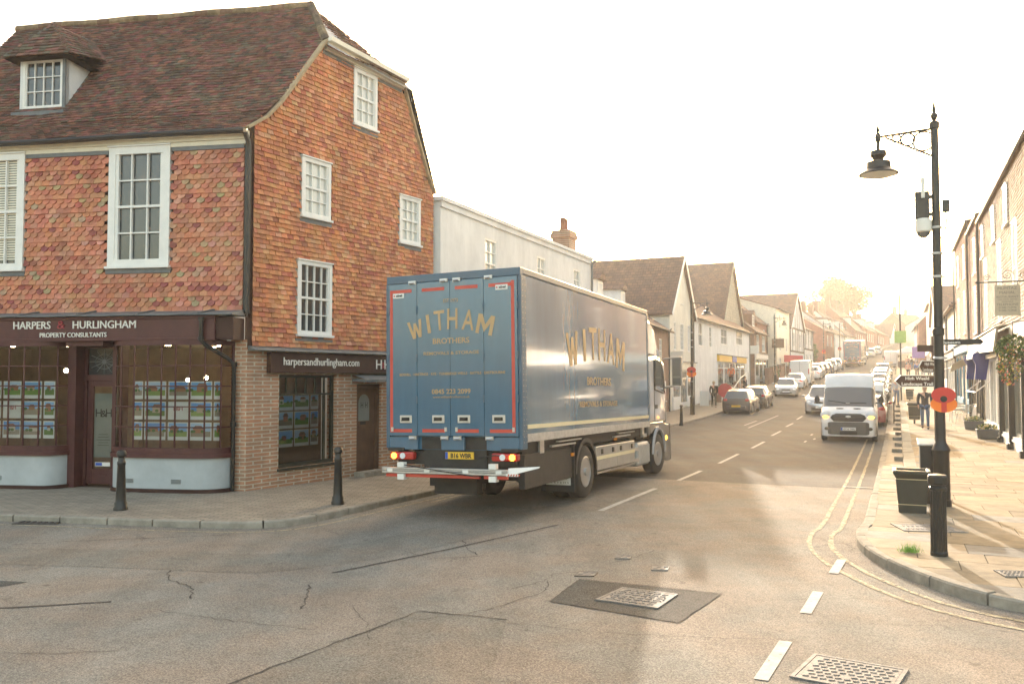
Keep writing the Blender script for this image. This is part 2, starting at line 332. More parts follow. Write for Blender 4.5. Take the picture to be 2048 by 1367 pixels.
# street frame: s along the street, u to its right
ST = R(24.3); D = Vector((math.sin(ST), math.cos(ST))); NN = Vector((math.cos(ST), -math.sin(ST)))
def lerp(x, xs, ys):
    if x <= xs[0]: return ys[0]
    for i in range(len(xs) - 1):
        if x <= xs[i + 1]: t = (x - xs[i]) / (xs[i + 1] - xs[i]); return ys[i] + (ys[i + 1] - ys[i]) * t
    return ys[-1]
HS = ([0, 13, 22, 30, 40, 48, 60, 72, 85, 100, 145, 180, 230, 300, 420], [0, 0, -.13, -.12, -.05, 0, .3, .75, 1.45, 2.1, 4.1, 6.6, 10.5, 14, 15])
def hs(s):
    # smoothed long section of the road
    return (lerp(s - 2.5, *HS) + 2 * lerp(s, *HS) + lerp(s + 2.5, *HS)) / 4
def pave(s): return lerp(s, [0, 18, 24, 30, 36, 42, 50, 62, 75, 90], [.12, .12, .14, .18, .28, .38, .48, .8, 1.4, 2.05]) if s < 75 else hs(s) + .42
def uL(s): return lerp(s, [0, 30, 50, 60, 92, 130, 170, 200, 240, 300], [-11, -11, -13, -13, -12.7, -11, -8, -5, -1, 7])
def uR(s): return lerp(s, [0, 150, 200, 260, 300], [3.3, 3.3, 7, 14, 20])
def kL(s): return lerp(s, [12, 20, 36, 110, 145, 180, 220, 300], [-8.45, -8.5, -9.9, -9.9, -8.7, -5.6, -1.5, 8])
def kR(s): return lerp(s, [13, 130, 180, 220, 300], [-.5, -.5, 2, 6, 16])
def W2(s, u): return D * s + NN * u
def W3(s, u, z=0): p = D * s + NN * u; return Vector((p.x, p.y, z))
def SU(x, y): return (x * D.x + y * D.y, x * NN.x + y * NN.y)
# ================================================================ ground, road, pavements
def grid(name, m, ss, ufun, z, kind='structure', nu=8):
    b = MB(); vs = []
    for s in ss:
        a, c = ufun(s)
        for j in range(nu + 1): u = a + (c - a) * j / nu; p = W3(s, u, z(s) if callable(z) else z); vs.append(p)
    n = nu + 1
    b.add(vs, [(i * n + j, i * n + j + 1, (i + 1) * n + j + 1, (i + 1) * n + j) for i in range(len(ss) - 1) for j in range(nu)])
    o = b.build(name, m, smooth=60); o['kind'] = kind; return o
frange = lambda a, b, st: [a + st * i for i in range(int(round((b - a) / st)) + 1)]
M['earth'] = mat('earth', (.14, .12, .07), .95, var=.3, scale=.3)
gb = MB(); gs = [-60] + frange(-20, 320, 4) + [420, 800, 3000]; gu = [-3000, -600, -150, -60, -20, -8, 0, 8, 20, 60, 150, 600, 3000]
gv = [W3(s, u, hs(s) - .25) for s in gs for u in gu]; n = len(gu)
gb.add(gv, [(i * n + j, i * n + j + 1, (i + 1) * n + j + 1, (i + 1) * n + j) for i in range(len(gs) - 1) for j in range(n - 1)])
gb.build('ground', 'earth', smooth=60)['kind'] = 'structure'
S_JOIN = 20.0
grid('road_junction', 'road_old', frange(-18, S_JOIN, 1), lambda s: (-40, 22), hs, nu=6)
grid('road', 'road_new', frange(S_JOIN, 80, 1) + frange(83, 300, 3), lambda s: (kL(s) - .3, kR(s) + .3), hs)

def sheet(name, pts, m, dz=.004, extra=None):
    """a flat patch lying on the road, corners given in world x,y"""
    b = MB(); b.poly([(x, y, hs(SU(x, y)[0]) + dz) for x, y in pts]); o = b.build(name, m); o['kind'] = 'structure'; return o
def ribbon(b, path, w, dz=.004, jag=0.):
    L_ = []; k = len(path)
    for i, p in enumerate(path):
        a = Vector(path[max(i - 1, 0)]); c = Vector(path[min(i + 1, k - 1)]); t = (c - a).normalized(); nrm = Vector((-t.y, t.x)); ww = w / 2 * (1 + rnd.uniform(-jag, jag))
        for sg in (-1, 1): q = Vector(p) + nrm * ww * sg; L_.append((q.x, q.y, hs(SU(q.x, q.y)[0]) + dz))
    b.add(L_, [(2 * i, 2 * i + 1, 2 * i + 3, 2 * i + 2) for i in range(k - 1)]); return b
def dens(path, step=.3, wob=0.):
    out = []
    for a, c in zip(path[:-1], path[1:]):
        a = Vector(a); c = Vector(c); n_ = max(1, int((c - a).length / step)); t = (c - a).normalized() if (c - a).length else Vector((0, 1)); nr = Vector((-t.y, t.x))
        for i in range(n_): out.append(tuple(a.lerp(c, i / n_) + nr * rnd.uniform(-wob, wob)))
    return out + [tuple(path[-1])]
def smooth_path(p, it=2):
    for _ in range(it):
        q = [p[0]]
        for a, c in zip(p[:-1], p[1:]): a = Vector(a); c = Vector(c); q += [tuple(a.lerp(c, .25)), tuple(a.lerp(c, .75))]
        p = q + [p[-1]]
    return p
# old resurfaced patches and trenches
sheet('road_patch', [(.78, 9.86), (2.23, 9.2), (1.56, 8.12), (.39, 8.88)], 'patch')
M['road_mid'] = road_mat('road_mid', (.222, .198, .166), crack=.5)
sheet('road_patch', [(-.91, 8.52), (-.05, 8.22), (-.2, 6.0), (-2.5, 5.9)], 'road_mid')
sheet('road_patch', [(-6.0, 7.6), (-4.35, 7.0), (-4.5, 6.3), (-6.0, 6.3)], 'patch')
sheet('road_patch', [(-6.4, 9.9), (-5.45, 9.72), (-5.7, 9.45), (-6.4, 9.5)], 'patch')
b = MB(); ribbon(b, smooth_path([(-9, 11.2), (-6.2, 11.15), (-4.3, 10.9), (-2.9, 10.6), (-1.6, 11.8), (-.3, 13.6), (1.6, 16.0), (2.6, 18.2)]), 1.05, .003, .06)
b.build('road_trench', 'road_mid')['kind'] = 'structure'
b = MB()
ribbon(b, dens([(-2.12, 10.18), (-.9, 11.5), (.73, 13.52)], .15, .008), .042, .005, .25)
ribbon(b, dens([(-6.2, 8.5), (-5.11, 8.63), (-4.12, 8.88)], .12, .01), .042, .005, .3)
ribbon(b, dens([(-2.5, 5.9), (-.91, 8.52), (-.05, 8.22)], .1, .012), .018, .008, .5)
ribbon(b, dens([(.78, 9.86), (2.23, 9.2), (1.56, 8.12), (.39, 8.88), (.78, 9.86)], .1, .006), .016, .0085, .5)
ribbon(b, dens([(4.2, 19.85), (7.4, 18.75)], .2, .02), .03, .0045, .4)
for path, w in ([(-4.1, 10.3), (-3.95, 9.9), (-3.5, 9.45), (-3.35, 9.0)], .025), ([(-2.25, 9.6), (-2.15, 9.0), (-2.1, 8.6)], .022), ([(-1.6, 8.7), (-1.4, 8.2), (-1.25, 7.6)], .01), ([(0, 9.4), (.35, 9.75), (.5, 10.1), (.95, 10.3)], .012), \
        ([(-.9, 8.2), (-.2, 8.6), (.35, 9.3), (.4, 9.75)], .012), ([(-3.6, 8.6), (-2.7, 8.2), (-1.8, 7.9)], .009), ([(-.7, 12.2), (-.6, 11.6), (-.45, 11.2)], .02), ([(1.2, 10.7), (1.5, 10.95), (1.9, 11.5)], .012), ([(-.2, 8.2), (.8, 7.8), (2.3, 7.6)], .009), \
        ([(-6.9, 11.9), (-5.5, 12.3), (-4.2, 12.6)], .02), ([(-5, 7.6), (-4.1, 7.2), (-3.3, 7.3)], .01), ([(.3, 14.6), (1.6, 15.8), (2.5, 17)], .014), ([(2.4, 8.9), (3.6, 9.0), (5.2, 8.4)], .007):
    ribbon(b, dens(path, .07, .025), w * .7, .006, .6)
b.build('road_tar_seam', 'tar')['kind'] = 'structure'

# road markings
b = MB(); q = lambda *p: b.poly([(x, y, hs(SU(x, y)[0]) + .006) for x, y in p])
for s0, s1 in ((14.34, 18.06), (19.9, 22.4), (24.6, 27.8), (30.2, 33.2), (36.4, 39.4), (42.6, 45.6), (48.8, 51.8), (55, 58), (61, 64), (67, 70), (100, 102), (112, 114)):
    uc = lerp(s0, [14, 30, 60, 100], [-4.78, -4.6, -5.3, -5.4])
    for k in range(4):
        a = s0 + (s1 - s0) * k / 4; c = s0 + (s1 - s0) * (k + 1) / 4
        b.add([W3(a, uc - .055, hs(a) + .006), W3(a, uc + .055, hs(a) + .006), W3(c, uc + .055, hs(c) + .006), W3(c, uc - .055, hs(c) + .006)], [(0, 1, 2, 3)])
for s0, s1 in ((6.8, 7.87), (8.88, 9.82), (10.8, 11.65), (4.6, 5.7)):
    uc = lerp(s0, [6.8, 8.9, 10.8], [-.99, -.86, -.73]); uc2 = lerp(s1, [7.9, 9.8, 11.7], [-.93, -.82, -.68])
    b.add([W3(s0, uc - .055, .006), W3(s0, uc + .055, .006), W3(s1, uc2 + .055, .006), W3(s1, uc2 - .055, .006)], [(0, 1, 2, 3)])
for s0, s1, uc in ((26, 31, -8.3), (33.5, 34.2, -3.2), (35, 35.6, -3.0), (41, 52, -6.4), (43, 47, -6.9), (37.2, 38, -3.3)):
    b.add([W3(s0, uc - .04, hs(s0) + .006), W3(s0, uc + .04, hs(s0) + .006), W3(s1, uc + .04, hs(s1) + .006), W3(s1, uc - .04, hs(s1) + .006)], [(0, 1, 2, 3)])
b.build('road_marking', 'line_white')['kind'] = 'structure'
KR = [(-.6, 13.6), (-.55, 12.5), (-.25, 11.5), (.22, 10.6), (.66, 10.0), (1.15, 9.72), (1.9, 9.45), (3.2, 9.1), (6, 8.6), (16, 7.6)]       # u, s round the right corner
KRw = [tuple(W2(s, u)) for u, s in KR]
def offs(path, d):
    o = []
    for i, p in enumerate(path):
        a = Vector(path[max(i - 1, 0)]); c = Vector(path[min(i + 1, len(path) - 1)]); t = (c - a).normalized(); o.append(tuple(Vector(p) + Vector((-t.y, t.x)) * d))
    return o
rk = [tuple(W2(s, -.5)) for s in frange(62, 14, -2)] + KRw          # far to near, pavement on its left
b = MB()
rks = smooth_path(rk, 2)
cut = [p for p in rks if SU(*p)[0] < 36]
for d in (.33, .62):
    ribbon(b, dens(offs(cut, -d), .25, .008), .068, .0055, .18)
ribbon(b, dens(offs(smooth_path([(-16, 14.6), (-8.27, 13.9), (-5.17, 13.21), (-3.83, 13.08), (-3.31, 13.43), (-2.74, 14.56), (-1.14, 17.97)]), -.3), .3, .005), .06, .0055, .2)
lk2 = [tuple(W2(s, kL(s) + .3)) for s in frange(13, 28, 1)]; ribbon(b, lk2, .06, .0055, .1); ribbon(b, [tuple(W2(s, kL(s) + .5)) for s in frange(14, 28, 1)], .06, .0055, .1)
b.build('road_marking', 'line_yellow')['kind'] = 'structure'
b = MB(); c_ = MB()
for s, L_ in ((20.3, .6),):
    p = [W2(s, -1.15), W2(s, -.52)]; ribbon(b, [tuple(x) for x in p], .12, .009)
b.build('road_marking', 'line_white')['kind'] = 'structure'

# kerbs as separate stones in one sheet, pavements behind
def kerb_run(name, path, zf, w=.15, face=.14, stone=.9, m='kerb', side=1, start=0):
    """path runs with the pavement on side*left; stones with dark open joints"""
    b = MB(); P = [Vector(p) for p in path]; acc = [0]
    for a, c in zip(P[:-1], P[1:]): acc.append(acc[-1] + (c - a).length)
    def at(d):
        for i in range(len(P) - 1):
            if d <= acc[i + 1]: t = (d - acc[i]) / max(1e-6, acc[i + 1] - acc[i]); return P[i].lerp(P[i + 1], t), (P[i + 1] - P[i]).normalized()
        return P[-1], (P[-1] - P[-2]).normalized()
    d = 0
    while d < acc[-1] - .05:
        e = min(d + stone * rnd.uniform(.85, 1.15), acc[-1]); n_ = 4; jz = rnd.uniform(-.006, .006); jo = rnd.uniform(-.006, .006); rows = []
        for k in range(n_ + 1):
            p, t = at(d + .012 + (e - d - .024) * k / n_); nr = Vector((-t.y, t.x)) * side
            z = zf(SU(p.x, p.y)[0]) + jz
            a0 = p + nr * jo; a1 = p + nr * (w + jo)
            rows.append([(a0.x, a0.y, z - face - .1), (a0.x, a0.y, z - .02), (a0.x + nr.x * .02, a0.y + nr.y * .02, z), (a1.x, a1.y, z), (a1.x, a1.y, z - .1)])
        vs = [v for r in rows for v in r]; fs = [(i * 5 + j, i * 5 + j + 1, (i + 1) * 5 + j + 1, (i + 1) * 5 + j) for i in range(n_) for j in range(4)]
        b.add(vs, fs + [(0, 1, 2, 3, 4), tuple(reversed([n_ * 5 + j for j in range(5)]))]); d = e
    o = b.build(name, m, recalc=False); o['kind'] = 'structure'; return o
rkk = smooth_path([tuple(W2(s, -.5)) for s in frange(60, 14, -2)] + KRw, 2)
kerb_run('kerb', rkk, lambda s: hs(s) + .124 if s > 18 else .124, side=1)
kerb_run('kerb', [tuple(W2(s, kR(s))) for s in frange(300, 60, -6)], lambda s: hs(s) + .12, side=1, stone=3)
LK = smooth_path([(-16, 14.6), (-8.27, 13.9), (-5.17, 13.21), (-3.83, 13.08), (-3.31, 13.43), (-2.74, 14.56), (-1.14, 17.97)] + [tuple(W2(s, kL(s))) for s in frange(18, 60, 2)], 2)
kerb_run('kerb', LK, lambda s: hs(s) + .11, side=1)
kerb_run('kerb', [tuple(W2(s, kL(s))) for s in frange(60, 300, 6)], lambda s: hs(s) + .12, side=1, stone=3)

def strip(name, m, outer, inner, zf, nsub=3, kind='structure'):
    b = MB(); vs = []; n_ = nsub + 1
    for a, c in zip(outer, inner):
        for j in range(n_): p = Vector(a).lerp(Vector(c), j / nsub); vs.append((p.x, p.y, zf(SU(p.x, p.y)[0])))
    b.add(vs, [(i * n_ + j, i * n_ + j + 1, (i + 1) * n_ + j + 1, (i + 1) * n_ + j) for i in range(len(outer) - 1) for j in range(nsub)])
    o = b.build(name, m, smooth=60); o['kind'] = kind; return o
Lout = offs(LK, .13); Lin = [(p[0] - 3.5 if SU(*p)[0] < 12 else p[0] - 6, p[1] + 9) for p in LK]
Lin = []
for p in Lout:
    s, u = SU(*p)
    if p[0] < -3.4: Lin.append((-20 + (p[0] + 16) * .992, 21.0))
    else: Lin.append(tuple(W2(max(s, 16), u - 7)))
strip('pavement', 'pavers', Lout, Lin, lambda s: hs(s) + .105)
LKf = [tuple(W2(s, kL(s) - .14)) for s in frange(60, 300, 6)]
strip('pavement', 'pavers', LKf, [tuple(W2(s, kL(s) - 7)) for s in frange(60, 300, 6)], lambda s: hs(s) + .115)
# right pavement bed + individual slabs
ks = frange(8, 300, 1)
def kru(s):
    if s >= 13.6: return kR(s) if s > 20 else -.5
    return lerp(s, [7.6, 8.6, 9.1, 9.45, 9.72, 10.0, 10.6, 11.5, 12.5, 13.6], [16, 6, 3.2, 1.9, 1.15, .66, .22, -.25, -.55, -.6])
RE = 22.7        # where the raised pavement begins
bed = MB(); Sr = frange(7.7, 24, .25) + frange(25, 300, 1); vs = []
for s in Sr:
    lo = kru(s) + .14 if s < RE else .1
    for u in (lo, max(lo, uR(s) + 3 if s > 14 else 20)): vs.append(W3(s, u, pave(s) - .012))
bed.add(vs, [(2 * i, 2 * i + 1, 2 * i + 3, 2 * i + 2) for i in range(len(Sr) - 1)])
bed.build('pavement_bed', 'joint')['kind'] = 'structure'
sl = MB(); s = 8.2; row = 0
while s < 75:
    w = rnd.uniform(.38, .68) * (1 if s < 40 else 1.6); u1 = 3.32 if s > 14 else 9; lo = min(kru(s), kru(s + w)) + .12 if s < RE else .36
    u = lo - rnd.uniform(0, .01)
    while u < u1:
        l = rnd.uniform(.45, 1.25); e = min(u + l, u1)
        if u1 - e < .25: e = u1
        g = .006; t = rnd.uniform(.8, 1.2); warm = rnd.random()
        c = (.27 * t, .222 * t * (1 - .04 * warm), .16 * t * (1 - .12 * warm))
        if rnd.random() < .12: c = (.22 * t, .205 * t, .18 * t)
        sk = rnd.uniform(-.015, .015); j = [rnd.uniform(-.003, .0035) for _ in range(4)]
        fx = lambda a, c_: (a, max(c_, kru(a) + .12)) if s < RE else (a, c_)
        cs = [fx(s + g + sk, u + g), fx(s + g - sk, e - g), fx(s + w - g - sk * .5, e - g), fx(s + w - g + sk * .5, u + g)]
        top = [W3(a, c_, pave(a) + jj) for (a, c_), jj in zip(cs, j)]; bot = [W3(a, c_, pave(a) - .02) for a, c_ in cs]
        sl.add(top + bot, [(0, 1, 2, 3), (0, 4, 5, 1), (1, 5, 6, 2), (2, 6, 7, 3), (3, 7, 4, 0)], c); u = e
    s += w
sl.build('pavement', 'slab')['kind'] = 'structure'
fl = MB(); Sr = frange(75, 300, 5); vs = []
for s in Sr:
    for u in (kR(s) + .36, uR(s) + 1): vs.append(W3(s, u, pave(s)))
fl.add(vs, [(2 * i, 2 * i + 1, 2 * i + 3, 2 * i + 2) for i in range(len(Sr) - 1)], (.33, .27, .19)); fl.build('pavement', 'slab')['kind'] = 'structure'
# lower brick strip with the retaining edge and its stone steps
Sr = frange(18, 110, 1); vs = []; st = MB()
for s in Sr: vs += [W3(s, kR(s) + .14, hs(s) + .116), W3(s, kR(s) + .7, hs(s) + .116)]
st.add(vs, [(2 * i, 2 * i + 1, 2 * i + 3, 2 * i + 2) for i in range(len(Sr) - 1)]); st.build('pavement', 'pavers')['kind'] = 'structure'
kerb_run('retaining_edge', [tuple(W2(s, .1)) for s in frange(110, 23, -1)], lambda s: pave(s) + .004, w=.28, face=.5, stone=1.0, m='coping', side=1)
M['step_stone'] = mat('step_stone', (.26, .235, .19), .85, var=.3, scale=6, bump=.4)
sb = MB(); k = 0
for s in [23.6, 26.2, 29.0, 31.5, 34.2, 37, 40, 43.5, 47, 51, 55, 60]:
    l = [.42, .34, .3, .38][k % 4]; k += 1; z = hs(s) + .1; top = min(pave(s) - .05, z + .13)
    sb.add([W3(s, -.13 - .08 * (k % 2), z - .1), W3(s, .09, z - .1), W3(s + l, .09, z - .1), W3(s + l, -.13 - .08 * (k % 2), z - .1), W3(s, -.13 - .08 * (k % 2), top), W3(s, .09, top), W3(s + l, .09, top), W3(s + l, -.13 - .08 * (k % 2), top)],
           [(0, 3, 2, 1), (4, 5, 6, 7), (0, 1, 5, 4), (1, 2, 6, 5), (2, 3, 7, 6), (3, 0, 4, 7)])
sb.build('stone_step', 'step_stone', bevel=.01)['kind'] = 'structure'

# ---------------------------------------------------------------- covers in road and pavement
M['cast_iron'] = mat('cast_iron_worn', (.2, .185, .17), .8, .0, var=.3, scale=8, bump=.2, spec=.2)
M['cast_dark'] = mat('cast_iron_dark', (.08, .07, .065), .6, .2, var=.3, scale=8)
def bil(q4, a, c): q4 = [Vector(p) for p in q4]; return q4[0].lerp(q4[1], a).lerp(q4[3].lerp(q4[2], a), c)
def cover(label, q4, z, nx, ny, round_pat=False, m='cast_iron', stud=.3, group=None):
    cx = sum(p[0] for p in q4) / 4; cy = sum(p[1] for p in q4) / 4
    t = thing('manhole_cover', label, 'manhole cover', (cx, cy, z), 0, group); loc = [(p[0] - cx, p[1] - cy) for p in q4]
    pt = lambda a, c, zz: (*bil(loc, a, c), zz)
    f = MB()
    for a0, c0, a1, c1 in ((0, 0, 1, .045), (0, .955, 1, 1), (0, .045, .045, .955), (.955, .045, 1, .955)):
        f.ext([pt(a0, c0, 0), pt(a1, c0, 0), pt(a1, c1, 0), pt(a0, c1, 0)], (0, 0, .012))
    f.build('frame', 'cast_dark' if stud < .3 else m, t)
    p = MB(); p.poly([pt(.05, .05, .009), pt(.95, .05, .009), pt(.95, .95, .009), pt(.05, .95, .009)]); p.build('plate', m, t)
    s = MB()
    for i in range(nx):
        for j in range(ny):
            a = .1 + .8 * (i + .5) / nx + (.25 / nx if j % 2 else -.1 / nx) * (not round_pat); c = .08 + .84 * (j + .5) / ny
            if round_pat and False: pass
            if (abs(a - .5) < .03 and abs(c - .3) < .05): continue
            da = .3 * .8 / nx; dc = .25 * .8 / ny
            s.ext([pt(a - da, c - dc, .009), pt(a + da, c - dc * .2, .009), pt(a + da, c + dc, .009), pt(a - da, c + dc * .2, .009)], (0, 0, .006))
    if round_pat:
        for r in (.12, .22, .32, .42):
            for k in range(int(60 * r)):
                an = 2 * PI * k / int(60 * r); a = .5 + r * math.cos(an); c = .5 + r * math.sin(an)
                s.ext([pt(a - .012, c - .014, .0105), pt(a + .012, c - .014, .0105), pt(a + .012, c + .014, .0105), pt(a - .012, c + .014, .0105)], (0, 0, .007))
    s.build('raised_pattern', m, t)
    return t
cover('large worn steel manhole cover with raised studs, beside the dashed line at the bottom edge', [(2.13, 6.66), (2.74, 6.26), (3.12, 6.81), (2.51, 7.2)], .003, 9, 8)
cover('steel manhole cover with ringed pattern set in the dark square asphalt patch', [(.86, 8.93), (1.45, 8.59), (1.76, 9.14), (1.21, 9.44)], .006, 6, 6, True)
cover('small square cover with a broken black edge, nearest the dark asphalt patch', [(.72, 10.0), (.95, 9.98), (1.02, 10.2), (.8, 10.24)], .002, 2, 2, stud=.2)
cover('small pale square cover farthest from the dark asphalt patch', [(1.3, 10.95), (1.5, 10.93), (1.55, 11.15), (1.36, 11.18)], .002, 2, 2)
cover('small pale square cover to the right of the other two small covers', [(1.66, 10.3), (1.86, 10.28), (1.92, 10.5), (1.72, 10.55)], .002, 2, 2)
cover('ribbed pavement cover in front of the tapered litter bin', [(5.58, 12.25), (6.42, 12.1), (6.4, 12.75), (5.65, 12.85)], .121, 10, 2)
cover('small square pavement grating beyond the fluted bollard near the right edge', [(5.4, 9.45), (5.75, 9.42), (5.78, 9.72), (5.45, 9.76)], .121, 6, 6)
t = thing('road_drain', 'rusty gully grating against the kerb below the bay windows', 'drain', (-7.5, 13.72, 0))
db = MB(); db.box(-.35, -.2, -.02, .35, .16, .004); db.build('pit', 'black', t)
db = MB()
for k in range(7): db.box(-.33 + k * .1, -.19, .0, -.28 + k * .1, .15, .02)
db.box(-.36, -.21, 0, .36, -.18, .018); db.build('grate', 'cast_dark', t)
# ================================================================ shared building pieces
def sash(parent, Mx, x0, z0, x1, z1, nx, nz, y=0., fw=.07, glass='glass_pale', m='white_paint', proud=.035, bar=.022, sill=True, head=True, mid=True, name='window', sillm='lead', open_=0):
    b = MB(Mx); a, c = y - proud, y + .05
    b.box(x0, a, z0, x0 + fw, c, z1); b.box(x1 - fw, a, z0, x1, c, z1); b.box(x0 + fw, a, z0, x1 - fw, c, z0 + fw * .9); b.box(x0 + fw, a, z1 - fw, x1 - fw, c, z1)
    if sill: b.box(x0 - .03, a - .05, z0 - .05, x1 + .03, c, z0 - .002)
    if head: b.box(x0 - .02, a - .03, z1 + .002, x1 + .02, c, z1 + .03)
    ix0, ix1, iz0, iz1 = x0 + fw, x1 - fw, z0 + fw * .9, z1 - fw
    zm = (iz0 + iz1) / 2
    sw = fw * .45; yf = a + .02
    for k in range(1, nx): x = ix0 + (ix1 - ix0) * k / nx; b.box(x - bar / 2, yf, iz0, x + bar / 2, c - .02, iz1)
    for k in range(1, nz):
        z = iz0 + (iz1 - iz0) * k / nz
        if mid and nz % 2 == 0 and k == nz // 2: continue
        b.box(ix0, yf + .002, z - bar / 2, ix1, c - .022, z + bar / 2)
    if mid: b.box(ix0, yf - .008, zm - .024, ix1, c - .015, zm + .024)
    b.box(ix0, yf - .002, iz0, ix0 + sw, c - .012, iz1); b.box(ix1 - sw, yf - .002, iz0, ix1, c - .012, iz1)
    o = b.build(name, m, parent)
    p = MB(Mx); p.quad((ix0, y + .02, iz0), (ix1, y + .02, iz0), (ix1, y + .02, iz1), (ix0, y + .02, iz1)); p.build('pane', glass, o)
    if sill and sillm:
        l = MB(Mx); l.box(x0 - .04, a + .012, z0 - .15, x1 + .04, y + .02, z0 - .051); l.build('sill_flashing', sillm, o)
    return o
def wallq(b, x0, x1, z0, z1, holes=(), y=0., depth=.12):
    xs = sorted({x0, x1, *[h[0] for h in holes], *[h[2] for h in holes]}); zs = sorted({z0, z1, *[h[1] for h in holes], *[h[3] for h in holes]})
    xs = [x for x in xs if x0 <= x <= x1]; zs = [z for z in zs if z0 <= z <= z1]
    for a, c in zip(xs[:-1], xs[1:]):
        for e, g in zip(zs[:-1], zs[1:]):
            mx, mz = (a + c) / 2, (e + g) / 2
            if any(h[0] < mx < h[2] and h[1] < mz < h[3] for h in holes): continue
            b.quad((a, y, e), (c, y, e), (c, y, g), (a, y, g))
    for h in holes:
        hx0, hz0, hx1, hz1 = h[:4]
        b.quad((hx0, y, hz0), (hx0, y, hz1), (hx0, y + depth, hz1), (hx0, y + depth, hz0)); b.quad((hx1, y, hz0), (hx1, y + depth, hz0), (hx1, y + depth, hz1), (hx1, y, hz1))
        b.quad((hx0, y, hz1), (hx1, y, hz1), (hx1, y + depth, hz1), (hx0, y + depth, hz1)); b.quad((hx0, y, hz0), (hx0, y + depth, hz0), (hx1, y + depth, hz0), (hx1, y, hz0))
def tile(b, c, ex, up, nr, w, h, col, scallop=False, lift=.04, th=.02):
    c = Vector(c); ex = Vector(ex); up = Vector(up); nr = Vector(nr)
    lift *= rnd.uniform(.8, 1.3); sk = rnd.uniform(-.006, .006); c = c + up * rnd.uniform(-.004, .004); col = tuple(k * rnd.uniform(.9, 1.1) for k in col)
    hw = w / 2 - .0025
    if scallop:
        pts = [(-hw, hw * .85)] + [(-hw * math.cos(PI * k / 6), hw * .85 - hw * .85 * math.sin(PI * k / 6)) for k in range(1, 6)] + [(hw, hw * .85)]
    else: pts = [(-hw, sk), (hw, -sk)]
    lf = lambda v: lift + (.004 - lift) * v / h
    fr = [c + ex * p + up * v + nr * lf(v) for p, v in pts] + [c + ex * hw + up * h + nr * .004, c - ex * hw + up * h + nr * .004]
    n = len(pts); bk = [c + ex * p + up * v + nr * (lf(v) - th) for p, v in pts]
    o = len(b.v); fs = [tuple(range(n + 2))]
    for i in range(n - 1): fs.append((i, n + 2 + i, n + 3 + i, i + 1))
    fs += [(n - 1, 2 * n + 1, n), (0, n + 1, n + 2)]
    b.add(fr + bk, fs, col)
def tone(p, a, b_, c): return [(r * a, g * b_, b * c) for r, g, b in p]
def pick(pal): return pal[rnd.randrange(len(pal))]
PAL_SIDE = [(.56, .225, .1), (.53, .205, .092), (.6, .265, .125), (.46, .165, .088), (.58, .24, .11), (.52, .215, .11), (.4, .14, .085), (.6, .3, .165)]
PAL_SCAL = [(.54, .21, .1), (.57, .235, .115), (.5, .185, .095), (.56, .25, .13), (.53, .2, .1), (.56, .225, .11), (.33, .1, .07), (.42, .14, .08), (.44, .3, .14), (.58, .28, .16), (.54, .215, .105), (.52, .2, .1)]
PAL_ROOF = [(.15, .075, .055), (.21, .1, .075), (.19, .085, .065), (.11, .075, .06), (.25, .11, .08), (.14, .1, .075), (.17, .12, .085), (.22, .085, .075)]
def tile_wall(b, x0, x1, z0, top, holes=(), w=.165, g=.1, pal=PAL_SIDE, pattern=None, y=0.):
    z = z0; r = 0
    while True:
        if z + g * .5 > max(top(x) for x in (x0, (x0 + x1) / 2, x0 + (x1 - x0) * .35, x0 + (x1 - x0) * .7, x1)): break
        off = (r % 2) * w / 2; x = x0 - off; sc = bool(pattern and pattern[r % len(pattern)]); zz = z
        while x < x1:
            a = max(x, x0); c = min(x + w, x1); cx = (a + c) / 2
            if c - a > .03 and z + g * .9 < top(cx) and not any(h[0] < cx < h[2] and h[1] - .03 < z + g * .5 < h[3] for h in holes):
                tile(b, (cx, y, zz + .004 * math.sin(cx * 2.1 + r)), (1, 0, 0), (0, 0, 1), (0, -1, 0), c - a, g * 1.45, pick(pal) if sc or not pattern else pick(pal[:4]), sc)
            x += w
        z += g; r += 1
def tile_roof(b, prof, xl, xr, w=.165, g=.1, pal=PAL_ROOF, skip=None):
    """prof: [(y,z)...] from the eave up; xl, xr: limits as functions of y"""
    acc = [0]
    for p, q_ in zip(prof[:-1], prof[1:]): acc.append(acc[-1] + math.hypot(q_[0] - p[0], q_[1] - p[1]))
    a = 0; r = 0
    while a < acc[-1]:
        i = max(k for k in range(len(prof) - 1) if acc[k] <= a + 1e-9); t = (a - acc[i]) / (acc[i + 1] - acc[i]); (y0, z0), (y1, z1) = prof[i], prof[i + 1]
        y = y0 + (y1 - y0) * t; z = z0 + (z1 - z0) * t; L_ = math.hypot(y1 - y0, z1 - z0); up = (0, (y1 - y0) / L_, (z1 - z0) / L_); nr = (0, -up[2], up[1])
        x = xl(y) - (r % 2) * w / 2; X1 = xr(y)
        while x < X1:
            a0 = max(x, xl(y)); c0 = min(x + w, X1); cx = (a0 + c0) / 2
            if c0 - a0 > .03 and not (skip and skip(cx, y, z)):
                dz = .018 * math.sin(cx * 1.7 + 1) + .012 * math.sin(cx * 4.1 + y * 3)
                tile(b, (cx, y, z + dz), (1, 0, 0), up, nr, c0 - a0, g * 1.5, pick(pal), lift=.034, th=.016)
            x += w
        a += g; r += 1

PAL_SIDE = tone(PAL_SIDE, .96, 1.02, 1.35); PAL_SCAL = tone(PAL_SCAL, .97, 1.02, 1.25); PAL_ROOF = tone(PAL_ROOF, .92, 1.08, 1.05)
